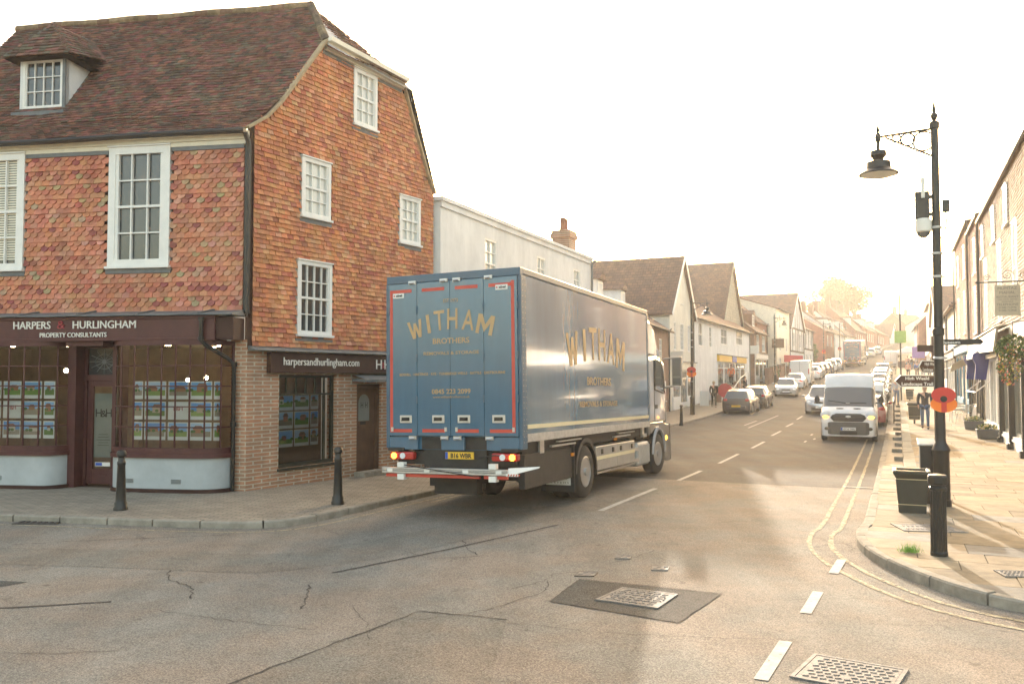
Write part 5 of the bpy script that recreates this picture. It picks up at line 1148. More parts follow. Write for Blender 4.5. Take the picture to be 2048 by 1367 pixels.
        for sx in (-1, 1):
            g = MB(); g.ball((sx * hw * .68, yf - .13, zl), .17, 12, 8, sc=(.95, .75, .52)); g.build('headlight', 'white_lens', T, smooth=60)
            g = MB(); g.ball((sx * hw * .72, yr + .07, zr - .08), .15, 12, 8, sc=(.9, .6, .62)); g.build('tail_lamp', 'red_lens' if not lit else 'red_lit', T, smooth=60)
        g = MB(); g.box(-hw * .38, yf - .07, zl - .09, hw * .38, yf - .01 + .012, zl + .04); g.box(-hw * .5, yf - .02, .3, hw * .5, yf + .03, .42); g.build('grille', 'chassis', T, bevel=.02, segs=2)
        g = MB(); g.ext([(-hw * .9, yf - .22, z0), (-hw * .55, yf + .02, z0), (hw * .55, yf + .02, z0), (hw * .9, yf - .22, z0)], (0, 0, .26)); g.build('front_bumper', bmat, T, bevel=.06, segs=3)
        g = MB(); g.ext([(hw * .93, yr + .2, z0), (hw * .6, yr - .04, z0), (-hw * .6, yr - .04, z0), (-hw * .93, yr + .2, z0)], (0, 0, .32)); g.build('rear_bumper', bmat, T, bevel=.06, segs=3)
    yp = yf + (.056 if shape == 'van' else .032); zp = .5 if shape == 'van' else .45
    g = MB(); g.box(-.26, yp, zp - .055, .26, yp + .01, zp + .055); p = g.build('number_plate', 'plate_white', T)
    if reg:
        Mt = Matrix.Rotation(PI, 4, 'Z'); g = MB(Mt); g.text(reg, .03, -yp - .016, zp - .035, .09, .002, fit=.4, offset=.002); g.build('lettering', 'black', p)
        g = MB(); g.box(.2, yp + .0105, zp - .05, .255, yp + .013, zp + .05); g.build('country_band', 'plate_blue', p)
    g = MB(); zq = .62 if shape in ('hatch', 'suv') else .7; zq = .5 if shape == 'hatch' else zq
    g.box(-.26, yr - .055, zq - .055, .26, yr - .042, zq + .055); g.build('number_plate', 'plate_yellow', T)
    ym = -L / 2 + L * ({'van': .86}.get(shape, .7)); zm = {'van': 1.45}.get(shape, 1.0) * kz
    for sx in (-1, 1):
        g = MB(); hh = .17 if shape == 'van' else .07
        g.ball((sx * (hw + .12), ym - .02, zm + hh * .6), .1, 10, 6, sc=(1.0, .6, hh / .1)); g.bar((sx * hw * .93, ym, zm - .02), (sx * (hw + .06), ym, zm + .02), .06, .04); g.build('mirror', 'black_plastic' if shape == 'van' else paint, T, smooth=60)
    if shape == 'van':
        g = MB()
        for sx in (-1, 1): g.box(sx * (hw - .14) - .05, yr - .03, 1.1, sx * (hw - .14) + .05, yr, 1.6)
        g.build('tail_lamp', 'red_lens', T)
        g = MB(); g.box(-.012, yr - .012, .5, .012, yr, 2.4); g.box(-hw * .8, yr - .05, .32, hw * .8, yr, .5); g.build('rear_trim', 'bumper_grey', T)
    else:
        g = MB()
        for sx in (-1, 1):
            for yy in (wy[0] - .42 * 1.1, (wy[0] + wy[1]) / 2 - .02): g.box(sx * hw * 1.0 - .004, yy, .34, sx * hw * 1.0 + .004, yy + .012, .9 * kz)
            g.box(sx * (hw * .99 + .01) - .012, (wy[0] + wy[1]) / 2 + .08, .8 * kz, sx * (hw * .99 + .01) + .012, (wy[0] + wy[1]) / 2 + .24, .83 * kz)
        g.build('door_seam', 'chassis', T)
    return T
def at_s(s, u, dz=0.): v = W3(s, u, hs(s) + dz); return tuple(v)
AWAY, TOWARD = -ST, PI - ST
def slope(s): return math.atan((hs(s + 2) - hs(s - 2)) / 4)
def put(o, s, u, toward=False, yaw=0.):
    o.location = at_s(s, u); sl_ = slope(s); o.rotation_euler = ((-sl_ if toward else sl_), 0, (TOWARD if toward else AWAY) + yaw); return o
GL, GR = 'cars parked along the left kerb', 'cars parked along the right kerb'
put(car('van', 'car_white', 'white high-roofed van with amber indicators lit driving towards the junction', (0, 0, 0), 0, L=5.6, W=2.02, H=2.52, name='delivery_van', reg='GY16 YWU', cat='van', wr=.35), 36.9, -1.75, True, R(1))
put(car('suv', 'car_silver', 'silver suv with dark lower bumper following just behind the white van', (0, 0, 0), 0, L=4.4, W=1.82, H=1.66, name='car', bumper='bumper_grey', wr=.35), 55.2, -4.15, True, R(0))
golf = put(car('hatch', 'car_dark', 'dark grey hatchback with yellow rear plate, nearest car at the left kerb', (0, 0, 0), 0, L=4.2, W=1.76, group=GL), 54.3, -8.85)
put(car('hatch', 'car_black', 'black hatchback parked between the dark grey hatchback and the silver saloon', (0, 0, 0), 0, L=4.0, W=1.7, group=GL), 60.2, -8.75)
put(car('saloon', 'car_silver', 'silver saloon facing the junction at the left kerb', (0, 0, 0), 0, L=4.7, W=1.82, group=GL), 74.0, -9.35 + .9, True, R(6))
bmw = put(car('saloon', 'car_white', 'white saloon with red tail lamps parked in front of the white panel van', (0, 0, 0), 0, L=4.7, W=1.82, group=GL, lit=True), 83.0, -8.6)
lvan = put(car('van', 'car_white', 'white panel van parked between two white saloons at the left kerb', (0, 0, 0), 0, L=5.4, W=2.0, H=2.4, name='parked_van', cat='van', wr=.34), 90.5, -8.75)
put(copy_tree(bmw), 101.5, -8.6)['label'] = 'white saloon parked just beyond the white panel van'
far_l = [('suv', 'car_silver', 107.5, -8.7, 'silver people carrier behind the second white saloon'), ('hatch', 'car_dark', 113.5, -8.6, 'dark hatchback third in the row beyond the panel van'), ('hatch', 'car_blue', 118.8, -8.5, 'blue hatchback fourth in the row beyond the panel van'),
         ('suv', 'car_white', 124.5, -8.3, 'white suv near the end of the row before the small lorry'), ('suv', 'car_silver', 131.0, -8.0, 'silver suv beside the distant lorry'), ('saloon', 'car_silver', 152, -6.6, 'silver saloon first beyond the distant lorry'), ('hatch', 'car_black', 158, -6.2, 'black hatchback beyond the distant lorry'), ('saloon', 'car_grey', 166, -5.6, 'dark estate car up the hill past the distant lorry'), ('suv', 'car_silver', 176, -4.6, 'silver car near the top of the hill on the left'), ('hatch', 'car_white', 186, -3.7, 'white car farthest up the hill on the left')]
for sh, pc, s, u, lb in far_l: put(car(sh, pc, lb, (0, 0, 0), 0, L=4.3, group=GL), s, u)
far_r = [('hatch', 'car_red', 46.2, -1.35, 'dark red hatchback nearest on the right kerb, beside the white van'), ('van', 'car_white', 53.0, -1.5, 'small white van parked behind the dark red hatchback'), ('hatch', 'car_black', 60.5, -1.5, 'black car second along behind the small white van'), ('suv', 'car_grey', 66.5, -1.5, 'grey suv third along the right kerb row'), ('saloon', 'car_white', 73.5, -1.5, 'white saloon fourth along the right kerb row'), ('hatch', 'car_silver', 80.5, -1.5, 'silver hatchback fifth along the right kerb row'),
         ('saloon', 'car_dark', 88, -1.5, 'dark saloon sixth along the right kerb row'), ('hatch', 'car_white', 95.5, -1.5, 'white hatchback seventh along the right kerb row'), ('suv', 'car_silver', 103, -1.5, 'silver suv last of the right kerb row')]
for sh, pc, s, u, lb in far_r: put(car(sh, pc, lb, (0, 0, 0), 0, L=4.2 if sh != 'van' else 4.6, W=1.74, H=1.85 if sh == 'van' else None, group=GR, name='parked_van' if sh == 'van' else 'parked_car', cat='van' if sh == 'van' else 'car'), s, u, toward=sh not in ('hatch',) or pc == 'car_silver')
put(copy_tree(lvan), 143, -.9)['label'] = 'white high-sided van far up the hill beside the market stalls'
l2 = copy_tree(lorry1); l2['label'] = 'smaller blue removals lorry of the same livery driving far up the street'
p_ = W3(145 - 4, -6.3, hs(141)); l2.location = p_; l2.rotation_euler = (slope(146), 0, -ST - R(3))
# ================================================================ the other buildings
def frame2(side, s0, s1, u0=None, u1=None):
    """street frontage between s0 and s1: returns origin, rotation and length; local x along, y inwards"""
    f = uL if side == 'L' else uR
    a = W2(s0, f(s0) if u0 is None else u0); c = W2(s1, f(s1) if u1 is None else u1)
    if side == 'R': a, c = c, a
    d = c - a; return a, math.atan2(d.y, d.x), d.length
def shopfront(t, w, zg, zt, fascia='sign_brown', frame='white_paint', bays=3, x0=.1, x1=None, sign=None, signm='letter_white', depth=.5, door=1, y=-.06, panes=1):
    x1 = w - .1 if x1 is None else x1; b = MB(); b.box(x0, y - .14, zt - .5, x1, -.002, zt); o = b.build('shop_fascia', fascia, t, bevel=.01)
    b = MB(); b.box(x0 - .05, y - .24, zt + .003, x1 + .05, -.002, zt + .07); b.build('cornice', 'lead', o)
    if sign: b = MB(); b.text(sign, (x0 + x1) / 2, y - .16, zt - .38, .3, .02, fit=min((x1 - x0) * .7, len(sign) * .2)); b.build('lettering', signm, o)
    bw = (x1 - x0) / bays
    for k in range(bays):
        a, c = x0 + bw * k, x0 + bw * (k + 1); isd = (k == door)
        b = MB(); zs = zg if isd else zg + .55
        b.box(a, y, zs, a + .09, .1, zt - .5); b.box(c - .09, y, zs, c, .1, zt - .5); b.box(a + .09, y + .01, zt - .6, c - .09, .1, zt - .5); b.box(a + .09, y + .01, zs, c - .09, .1, zs + (.25 if isd else .08))
        if panes > 1 and not isd:
            for j in range(1, panes): x = a + (c - a) * j / panes; b.box(x - .02, y + .02, zs, x + .02, .08, zt - .6)
        b.box(a + .09, y + .015, zt - 1.05, c - .09, .08, zt - 1.0)
        if not isd: b.box(a, y - .02, zg - .2, c, .1, zg + .55)
        q = b.build('shop_door' if isd else 'shop_window', frame, t)
        b = MB(); b.quad((a + .09, y + .05, zs + .08), (c - .09, y + .05, zs + .08), (c - .09, y + .05, zt - .6), (a + .09, y + .05, zt - .6)); b.build('pane', 'shopglass_far', q)
M['shopglass_far'] = mat('shop_glass_painted_reflection', (.2, .19, .16), .05, var=.6, scale=1.5, spec=1.)  # lighter mottled base colour stands in for bright reflections in the panes
def chimney(t, x, y, z0, z1, w=.9, d=.6, m='brick_brown', pots=2):
    b = MB(); b.box(x - w / 2, y - d / 2, z0, x + w / 2, y + d / 2, z1 - .3); b.box(x - w / 2 - .06, y - d / 2 - .06, z1 - .3, x + w / 2 + .06, y + d / 2 + .06, z1 - .12); b.box(x - w / 2 - .02, y - d / 2 - .02, z1 - .12, x + w / 2 + .02, y + d / 2 + .02, z1)
    c = b.build('chimney', m, t)
    for k in range(pots): px = x + (k - (pots - 1) / 2) * (w / max(pots, 1)) * .8; b = MB(); b.lathe([(.13, 0), (.11, .1), (.1, .45), (.13, .5), (.09, .5)], (px, y, z1), 10); b.build('chimney_pot', 'pot', c)
def house_(name, label, side, s0, s1, eave, ridge, roof='para', wallm='white_render', roofm='far_tiles', depth=9, zg=None, u0=None, u1=None, wins=(), shop=None, chims=(), dormers=(), gable_m=None, over=.3, cat='house', timber=None, ridge_back=None, parapet=.5, group=None):
    a, rz, w = frame2(side, s0, s1, u0, u1); zg = (pave(s0 if side == 'R' else s0) if zg is None else zg) - .0; zb = min(hs(s0), hs(s1)) - 1
    t = thing(name, label, cat, (a.x, a.y, 0), rz, group)
    holes = [(x - ww / 2, z0, x + ww / 2, z1) for (x, z0, z1, ww, *_r) in wins]
    b = MB()
    base = zb
    wallq(b, 0, w, base, eave, holes, 0, .14)
    rb = ridge_back if ridge_back is not None else depth / 2
    if roof in ('para', 'hip', 'flat'):
        for x in (0, w):
            if roof == 'para': b.poly([(x, 0, base), (x, depth, base), (x, depth, eave), (x, rb, ridge - .05), (x, 0, eave)])
            else: b.quad((x, 0, base), (x, depth, base), (x, depth, eave), (x, 0, eave))
    else:
        b.poly([(0, 0, eave), (w, 0, eave), (w / 2, 0, ridge - .05)])
        for x in (0, w): b.quad((x, 0, base), (x, depth, base), (x, depth, eave), (x, 0, eave))
    b.quad((0, depth, base), (w, depth, base), (w, depth, eave), (0, depth, eave))
    b.build('wall', wallm, t)
    th = .1
    if roof == 'para':
        r = MB(); o = over; k = (ridge - eave) / rb
        r.ext([(-.12, -o, eave - o * k), (-.12, rb, ridge), (-.12, rb, ridge - th * 1.3), (-.12, -o, eave - o * k - th)], (w + .24, 0, 0)); r.ext([(-.12, rb, ridge), (-.12, depth + o, eave - .1), (-.12, depth + o, eave - .2), (-.12, rb, ridge - th * 1.3)], (w + .24, 0, 0))
        ro = r.build('roof', roofm, t, recalc=True)
        r = MB(); r.cyl((-.12, rb, ridge + .02), (w + .12, rb, ridge + .02), .11, None, 8); r.build('ridge_tiles', 'pot', ro)
        r = MB(); r.cyl((-.1, -o - .03, eave - o * k - .03), (w + .1, -o - .03, eave - o * k - .03), .06, None, 6); r.build('gutter', 'chassis', t)
    elif roof == 'gable':
        r = MB(); k = (ridge - eave) / (w / 2); o = .22
        r.ext([(-o, -o, eave - o * k), (w / 2, -o, ridge), (w / 2, -o, ridge - .15), (-o, -o, eave - o * k - .12)], (0, depth + o, 0)); r.ext([(w / 2, -o, ridge), (w + o, -o, eave - o * k), (w + o, -o, eave - o * k - .12), (w / 2, -o, ridge - .15)], (0, depth + o, 0))
        ro = r.build('roof', 'far_tiles_side' if roofm == 'far_tiles' else roofm, t, recalc=True)
        r = MB()
        for sx in (0, 1): x0 = -o if sx == 0 else w + o; r.bar((x0, -o - .03, eave - o * k - .08), (w / 2, -o - .03, ridge - .08), .05, .22)
        r.build('bargeboard', gable_m or 'white_paint', t)
    elif roof == 'hip':
        r = MB(); o = over; k = (ridge - eave) / rb; x0, x1 = min(rb, w * .45), w - min(rb, w * .45)
        A, B_, C_, D_ = (-o, -o, eave - o * k), (w + o, -o, eave - o * k), (w + o, depth + o, eave - o * k), (-o, depth + o, eave - o * k); E, F = (x0, rb, ridge), (x1, rb, ridge)
        r.add([A, B_, C_, D_, E, F], [(0, 1, 5, 4), (1, 2, 5), (2, 3, 4, 5), (3, 0, 4), (0, 3, 2, 1)]); r.build('roof', roofm, t)
    else:
        r = MB(); r.quad((0, .2, eave - .3), (w, .2, eave - .3), (w, depth, eave - .3), (0, depth, eave - .3)); r.build('roof', 'lead', t)
        r = MB(); r.box(-.06, -.1, eave, w + .06, .22, eave + .1); r.box(-.03, -.05, eave - .16, w + .03, -.003, eave - .001); r.box(-.06, .22, eave, .15, depth, eave + .1); r.box(w - .15, .22, eave, w + .06, depth, eave + .1); r.build('parapet_coping', 'white_render', t)
    for (x, z0, z1, ww, *o_) in wins:
        nx, nz = (o_ + [2, 4])[:2] if o_ else (2, 4); g = o_[2] if len(o_) > 2 else 'glass'
        sash(t, None, x - ww / 2, z0, x + ww / 2, z1, nx, nz, y=.06, fw=.07, glass=g, proud=.05, bar=.03, head=False, sillm=None)
    b = MB(); b.cyl((w - .12, -.07, base), (w - .12, -.07, eave - .1), .045, None, 6); b.bar((w - .12, -.07, eave - .12), (w - .12, -over * .8, eave - .02), .07, .07); b.build('downpipe', 'chassis' if wallm != 'white_render' else 'lead', t)
    if shop: shopfront(t, w, zg, **shop)
    for c in chims: chimney(t, *c[:4], **(c[4] if len(c) > 4 else {}))
    for (x, zb_, wd, hd) in dormers:
        k = (ridge - eave) / rb; yb = (zb_ - eave) / k; yt = (zb_ + hd - eave) / k
        m = MB(); m.box(x - wd / 2, yb, zb_ - .1, x + wd / 2, yt, zb_ + hd); dmo = m.build('dormer', wallm if wallm != 'brick_red' else 'white_paint', t)
        m = MB(); m.ext([(x - wd / 2 - .15, yb - .15, zb_ + hd), (x, yb - .15, zb_ + hd + wd * .38), (x + wd / 2 + .15, yb - .15, zb_ + hd)], (0, yt - yb + .5, 0)); m.build('dormer_roof', 'far_tiles_side', dmo)
        sash(dmo, None, x - wd / 2 + .08, zb_ + .02, x + wd / 2 - .08, zb_ + hd - .08, 2, 3, y=yb, fw=.07, glass='glass_pale', mid=False, head=False, sillm=None, name='casement')
    if timber:
        z0, z1, xs = timber; m = MB()
        for x in xs: m.box(x - .09, -.045, z0, x + .09, -.002, z1 if roof != 'gable' else min(z1, eave))
        for z in (z0, eave - .1): m.box(0, -.05, z - .1, w, -.001, z + .1)
        if roof == 'gable':
            for x in (w * .35, w * .5, w * .65): m.box(x - .07, -.045, eave, x + .07, -.002, eave + (ridge - eave) * (1 - abs(x - w / 2) / (w / 2)) - .2)
        m.build('timber_framing', 'oak', t)
    return t, w
# --- left side, going up the street
house_('rendered_house', 'white rendered house with flat parapet behind the lorry roof', 'L', 19.3, 31.7, 6.9, 0, 'flat', u0=-10.75, u1=-10.9, depth=8, wins=[(3.1, 4.9, 6.35, .85, 2, 4, 'glass_pale'), (7.1, 4.9, 6.35, .8, 2, 4, 'glass_pale'), (10.7, 4.9, 6.35, .75, 2, 4, 'glass_pale'), (2.0, 1.0, 2.6, 1), (7, 1.0, 2.6, 1)], chims=[(11.5, .8, 6.5, 7.95, dict(w=.8, d=.7, m='brick', pots=2))])
house_('brick_cottage', 'low brown brick house with tiled roof half hidden behind the lorry cab', 'L', 42.5, 52.5, 5.35, 8.3, wallm='brick_brown', u0=-12.1, u1=-13.0, wins=[(3, 3.2, 4.6, 1.0), (7, 3.2, 4.6, 1.0), (3, .9, 2.3, 1.2), (8.5, .9, 2.1, 1)])
house_('dark_gabled_house', 'tall dark roofed house between the white parapet and the sunlit gable', 'L', 32.2, 42.0, 5.3, 7.8, wallm='white_render', u0=-11.2, u1=-12, depth=10, wins=[(3, 3.6, 5.0, 1.0), (7, 3.6, 5.0, 1.0)], dormers=[(3.2, 5.45, 1.0, 1.1), (7.8, 5.45, 1.0, 1.1)])
wg, w_ = house_('gabled_shop', 'white gabled house with tall narrow windows and small shop below', 'L', 52.9, 59.6, 6.6, 10.4, 'gable', wallm='cream_render', depth=22, zg=.45, wins=[(1.3, 4.1, 5.9, .6, 2, 6), (3.3, 4.1, 5.9, .95, 3, 6), (5.3, 4.1, 5.9, .6, 2, 6), (3.4, 7.2, 8.6, .7, 2, 4)], shop=dict(zt=3.3, bays=3, x0=.5, fascia='cream_paint', sign='', frame='white_paint'))
cshop, cw = house_('corner_shop', 'white boarded shop with yellow fascia and long brown roof', 'L', 59.8, 83.0, 6.7, 9.6, wallm='white_render', depth=9, zg=.75, wins=[(2.2, 4.6, 6.3, 1.3, 2, 2), (5.6, 4.6, 6.2, .9), (11, 5.0, 6.3, 2.6, 4, 2), (18, 5.2, 6.5, 3.0, 4, 2)], shop=dict(zt=4.1, bays=5, x0=8.0, x1=20.5, fascia='plate_yellow', frame='white_paint', door=1, sign=''), chims=[])
b = MB(); b.box(13.4, -.225, 3.62, 15.4, -.202, 4.1); b.build('sign_panel', 'plate_blue', cshop)
house_('stone_chapel', 'old stone gabled hall with steep roof rising above the yellow fascia shop', 'L', 77.0, 86.0, 7.5, 13.2, 'gable', wallm='stone', u0=-14.2, u1=-14.0, depth=24, wins=[(4.7, 7.5, 9.6, .7, 1, 2), (7.4, 2.2, 4.6, .8, 2, 2)], gable_m='stone')
house_('brick_shop', 'brown brick house with low eaves and white bay shop window', 'L', 86.0, 93.5, 7.0, 10.5, wallm='brick_brown', zg=1.9, wins=[(2, 5.0, 6.6, 1.4, 3, 2), (5.6, 5.0, 6.6, 1.8, 4, 2)], shop=dict(zt=4.7, bays=3, fascia='white_paint', frame='white_paint', sign=''), dormers=[(4, 7.6, 1.2, 1.2)])
house_('pub_house', 'brick and tile house with dark hipped roof behind the street lamp', 'L', 93.6, 99.6, 8.4, 12.2, 'hip', wallm='brick_red', zg=2.2, u0=-13.6, u1=-13.4, depth=9, wins=[(1.6, 6.2, 7.6, 1.1), (4.2, 6.2, 7.6, 1.1), (3, 3.6, 5.2, 1.4)], chims=[(5.6, 4, 11, 13, dict(w=1.2))])
house_('cream_house', 'tall narrow cream house with two rows of sash windows', 'L', 99.8, 108.8, 10.2, 11.5, 'para', wallm='cream_paint', zg=2.4, wins=[(x, z, z + 1.6, .95) for x in (2.2, 6.6) for z in (8.0, 5.4)] + [(2.2, 2.9, 4.6, .95), (6.4, 2.9, 4.6, .95)], depth=8)
house_('half_timbered_house', 'black and white half-timbered gabled house', 'L', 109.2, 120.5, 8.6, 13.2, 'gable', wallm='white_render', depth=16, zg=2.7, wins=[(3, 6.2, 8.0, 1.5, 3, 2), (8.2, 6.2, 8.0, 1.5, 3, 2), (3, 3.3, 5.0, 1.5, 3, 2), (8.2, 3.3, 5.0, 1.5, 3, 2), (5.6, 9.3, 10.6, 1.2, 3, 2)], timber=(5.6, 8.6, [.2, 1.8, 4.4, 5.6, 6.9, 9.6, 11.0]))
house_('timbered_shop', 'lower half-timbered shop next to the brick gable end', 'L', 120.7, 129.3, 9.0, 11.6, wallm='white_render', depth=9, zg=3.1, wins=[(2.4, 6.8, 8.4, 1.4, 3, 2), (6.3, 6.8, 8.4, 1.4, 3, 2), (2.4, 3.8, 5.6, 1.6, 3, 2), (6.3, 3.8, 5.6, 1.6, 3, 2)], timber=(6.2, 9.0, [.2, 1.3, 4.4, 7.4, 8.4]), chims=[(8, 3, 10, 12.6)])
house_('brick_gable_house', 'white fronted house whose plain red brick end wall faces the junction', 'L', 141.0, 150, 9.7, 13.0, wallm='brick_red', depth=11, zg=4.2, wins=[(2.5, 7.4, 9.0, 1.0), (6.5, 7.4, 9.0, 1.0)], chims=[(.5, 5.5, 12, 15.4, dict(w=1, d=1.2)), (3, 5.5, 12, 14.2)])
n_ = 0
for i, (s0, s1, ev, rd, wm, rfm, lb, nd) in enumerate([(150.2, 163, 9.8, 13.6, 'white_render', 'far_tiles', 'white rendered house with three dormers and small striped awnings beyond the red end wall', 3), (163.2, 176, 10.2, 14.6, 'white_render', 'far_tiles', 'white rendered house with one wide dormer, behind the distant lorry', 2), (176.2, 192, 11.6, 16.4, 'brick_red', 'far_tiles', 'tall red brick house with broad chimneys above the distant lorry', 1), (192.2, 210, 12.4, 16.2, 'brick_red', 'far_tiles', 'red brick terrace house with three roof windows up the hill', 3), (210.2, 232, 12.6, 16.0, 'brick_red', 'far_tiles', 'last red brick house before the street bends away', 2)]):
    w = 12; ws_ = [(x, z, z + 1.6, 1.0) for x in (1.8, 4.6, 7.4, 10.2) for z in (ev - 2.4, ev - 5.3)]
    house_('terrace_house', lb, 'L', s0, s1, ev, rd, wallm=wm, depth=10, wins=ws_, dormers=[(2 + k * 3.6, ev + 1.0, 1.0, 1.3) for k in range(nd)], chims=[(1.0, 5, rd - 1, rd + 1.6, dict(w=1.3, d=.9)), (8.5, 5, rd - 1, rd + 1.5, dict(w=1.1, d=.9))], group=None)
# --- the top of the hill, closing the view
house_('hilltop_house', 'pinkish house with chimney closing the view at the top of the street', 'L', 262, 275, 16.5, 20.5, u0=3, u1=10, wallm='brick_red', depth=10, chims=[(2, 5, 19, 22.5, dict(w=1.4)), (8, 5, 19, 22)], wins=[(3, 13, 14.8, 1.1), (8, 13, 14.8, 1.1)])
house_('hilltop_house', 'pale roofed house right of the pinkish one at the top of the street', 'L', 250, 275, 16, 19.8, u0=14, u1=16, wallm='cream_render', depth=12, wins=[(3, 13, 14.8, 1.1)])
house_('hilltop_house', 'white gabled house with lantern top where the brick terrace ends', 'L', 234, 246, 12.5, 16.2, 'gable', u0=-1.5, u1=0, wallm='white_render', depth=12, wins=[(4, 13, 14.4, 1.1)])
# --- right side
def shop_r(*a, **k): return house_(*a, **k)
def tiled_house(name, label, s0, s1, eave, z0, pal, wins, roofr=.25, extra=None, gau=.105, wv=.0):
    a, rz, w = frame2('R', s0, s1); t = thing(name, label, 'building', (a.x, a.y, 0), rz)
    holes = [(x - ww / 2, a_, x + ww / 2, c) for (x, a_, c, ww, *_r) in wins]
    b = MB(); wallq(b, 0, w, -.8, eave, holes, .02, .14)
    for x in (0, w): b.quad((x, .02, -.8), (x, 9, -.8), (x, 9, eave), (x, .02, eave))
    b.build('wall', 'brick_brown', t)
    b = MB(); tile_wall(b, .02, w - .02, z0, lambda x: eave, [(h[0] - .03, h[1], h[2] + .03, h[3]) for h in holes], w=.17, g=gau, pal=pal); b.build('tile_hanging', 'tiles', t)
    for (x, a_, c, ww, *o_) in wins: sash(t, None, x - ww / 2, a_, x + ww / 2, c, 3, 4, y=-.0, fw=.09, glass='glass', proud=.05, bar=.025, sillm=None)
    b = MB(); b.ext([(-.05, -.1, eave + .02), (-.05, 4.5, eave + roofr), (-.05, 9.2, eave), (-.05, 4.5, eave + roofr - .15), (-.05, -.1, eave - .06)], (w + .1, 0, 0)); b.build('roof', 'far_tiles', t, recalc=True)
    b = MB(); b.cyl((0, -.14, eave - .04), (w, -.14, eave - .04), .06, None, 6); b.cyl((w - .06, -.12, .3), (w - .06, -.12, eave - .1), .05, None, 6); b.cyl((.1, -.12, .3), (.1, -.12, eave - .1), .045, None, 6); b.build('downpipe', 'black_iron', t)
    return t, w
PAL_OCH = [(.15, .085, .038), (.17, .095, .045), (.13, .075, .036), (.155, .08, .036), (.115, .062, .03)]
PAL_OCH = tone(PAL_OCH, .82, .8, .78)
PAL_RED = [(.19, .065, .036), (.17, .058, .033), (.2, .075, .042), (.155, .052, .033)]
PAL_ORR = [(.2, .085, .04), (.22, .095, .048), (.175, .072, .038)]
# local x runs towards the camera: x = (41 - s)
XA = lambda s: 40.9 - s
ta, wa = tiled_house('tile_hung_shop', 'ochre tile-hung building with tall sash windows at the right edge', 17.0, 40.9, 8.9, 3.9, PAL_OCH, [(XA(s), 4.25, 7.0, 1.05) for s in (38.6, 33.6, 29.4, 25)] + [(XA(s), 7.4 - .5, 8.35, .95) for s in ()] + [])
wins2 = []
for s in (39.5, 35.2, 31.3): sash(ta, None, XA(s) - .45, 6.95 + .25, XA(s) + .45, 8.45, 3, 4, y=-.04, fw=.08, glass='glass_pale', sillm=None)
tb, wb = tiled_house('tile_hung_shop', 'narrow red tile-hung building between two drainpipes', 41.0, 46.8, 9.3, 3.9, PAL_RED, [(3.0, 4.3, 6.4, .9), (3.0, 7.0, 8.6, .8)])
tc_, wc = tiled_house('tile_hung_shop', 'orange tile-hung building ending at the open sky on the right', 46.9, 58.0, 10.0, 4.1, PAL_ORR, [(3.0, 4.6, 6.8, .95), (7.6, 4.6, 6.8, .95), (3.0, 7.5, 9.2, .9), (7.6, 7.5, 9.2, .9)])
# ground-floor shops on the right
M['cream_shop'] = mat('cream_shop_paint', (.42, .39, .31), .45, var=.08)
M['green_frame'] = mat('sage_frame', (.3, .3, .25), .45, var=.1)
M['teal'] = mat('teal_paint', (.04, .22, .36), .4, var=.1)
def cols(t, x, m='black_iron', z1=3.2, y=-.2, r=.11, z0=.1):
    b = MB(); b.box(x - r * .9, y - r * .9, z0 + .25, x + r * .9, y + r * .9, z1); b.box(x - r * 1.5, y - r * 1.5, z0, x + r * 1.5, y + r * 1.5, z0 + .25); b.box(x - r * 1.3, y - r * 1.3, z1, x + r * 1.3, y + r * 1.3, z1 + .12)
    for k in range(26): b.box(x - r * .95, y - r * .98, z0 + .7 + k * .075, x - r * .88, y - r * .7, z0 + .73 + k * .075)
    return b.build('column', m, t, bevel=.01)
# ochre shop: angled fascia board, cream and glass
b = MB(); b.ext([(XA(40.6), -.1, 3.95), (XA(30.3), -.1, 3.95), (XA(30.3), -.55, 3.85), (XA(40.6), -.45, 3.85)], (0, 0, .03)); b.ext([(XA(40.6), -.45, 3.3), (XA(30.3), -.6, 3.12), (XA(30.3), -.5, 3.85), (XA(40.6), -.35, 3.85)], (0, .06, 0)); b.build('fascia_board', 'cream_shop', ta, bevel=.01)
b = MB(); b.box(XA(40.8), -.3, 3.0, XA(17.1), 0, 3.14); b.box(XA(30.2), -.16, 3.14, XA(17.1), 0, 3.85); b.build('shop_fascia', 'cream_shop', ta)
for a_, c_, st_ in ((40.6, 38.7, 'd'), (38.6, 36.9, 'w'), (36.7, 34.6, 'w'), (34.4, 32.2, 'w'), (32.0, 29.6, 'g'), (29.3, 26.6, 'g'), (26.4, 23.6, 'g')):
    x0, x1 = XA(a_), XA(c_); z0 = .2 if st_ == 'd' else .55; fm = {'d': 'black_iron', 'w': 'white_paint', 'g': 'green_frame'}[st_]
    b = MB()
    b.box(x0, -.14, z0, x0 + .08, .0, 3.0); b.box(x1 - .08, -.14, z0, x1, .0, 3.0); b.box(x0 + .08, -.13, 2.9, x1 - .08, .0, 3.0); b.box(x0 + .08, -.13, z0, x1 - .08, 0, z0 + .12)
    if st_ == 'w': b.box((x0 + x1) / 2 - .03, -.13, z0, (x0 + x1) / 2 + .03, 0, 3.0)
    w = b.build('shop_window', fm, ta)
    b = MB(); b.quad((x0 + .08, -.07, z0 + .1), (x1 - .08, -.07, z0 + .1), (x1 - .08, -.07, 2.9), (x0 + .08, -.07, 2.9)); b.build('pane', 'shopglass_lit', w) if 'shopglass_lit' in M else b.build('pane', 'shopglass_far', w)
    b = MB(); b.box(x0, -.22, .48, x1, 0, .56); b.box(x0, -.2, .05, x1, 0, .42); b.box(x0, -.25, .42, x1, 0, .479)
    b.build('stall_riser', 'white_paint' if st_ != 'd' else 'black_iron', w)
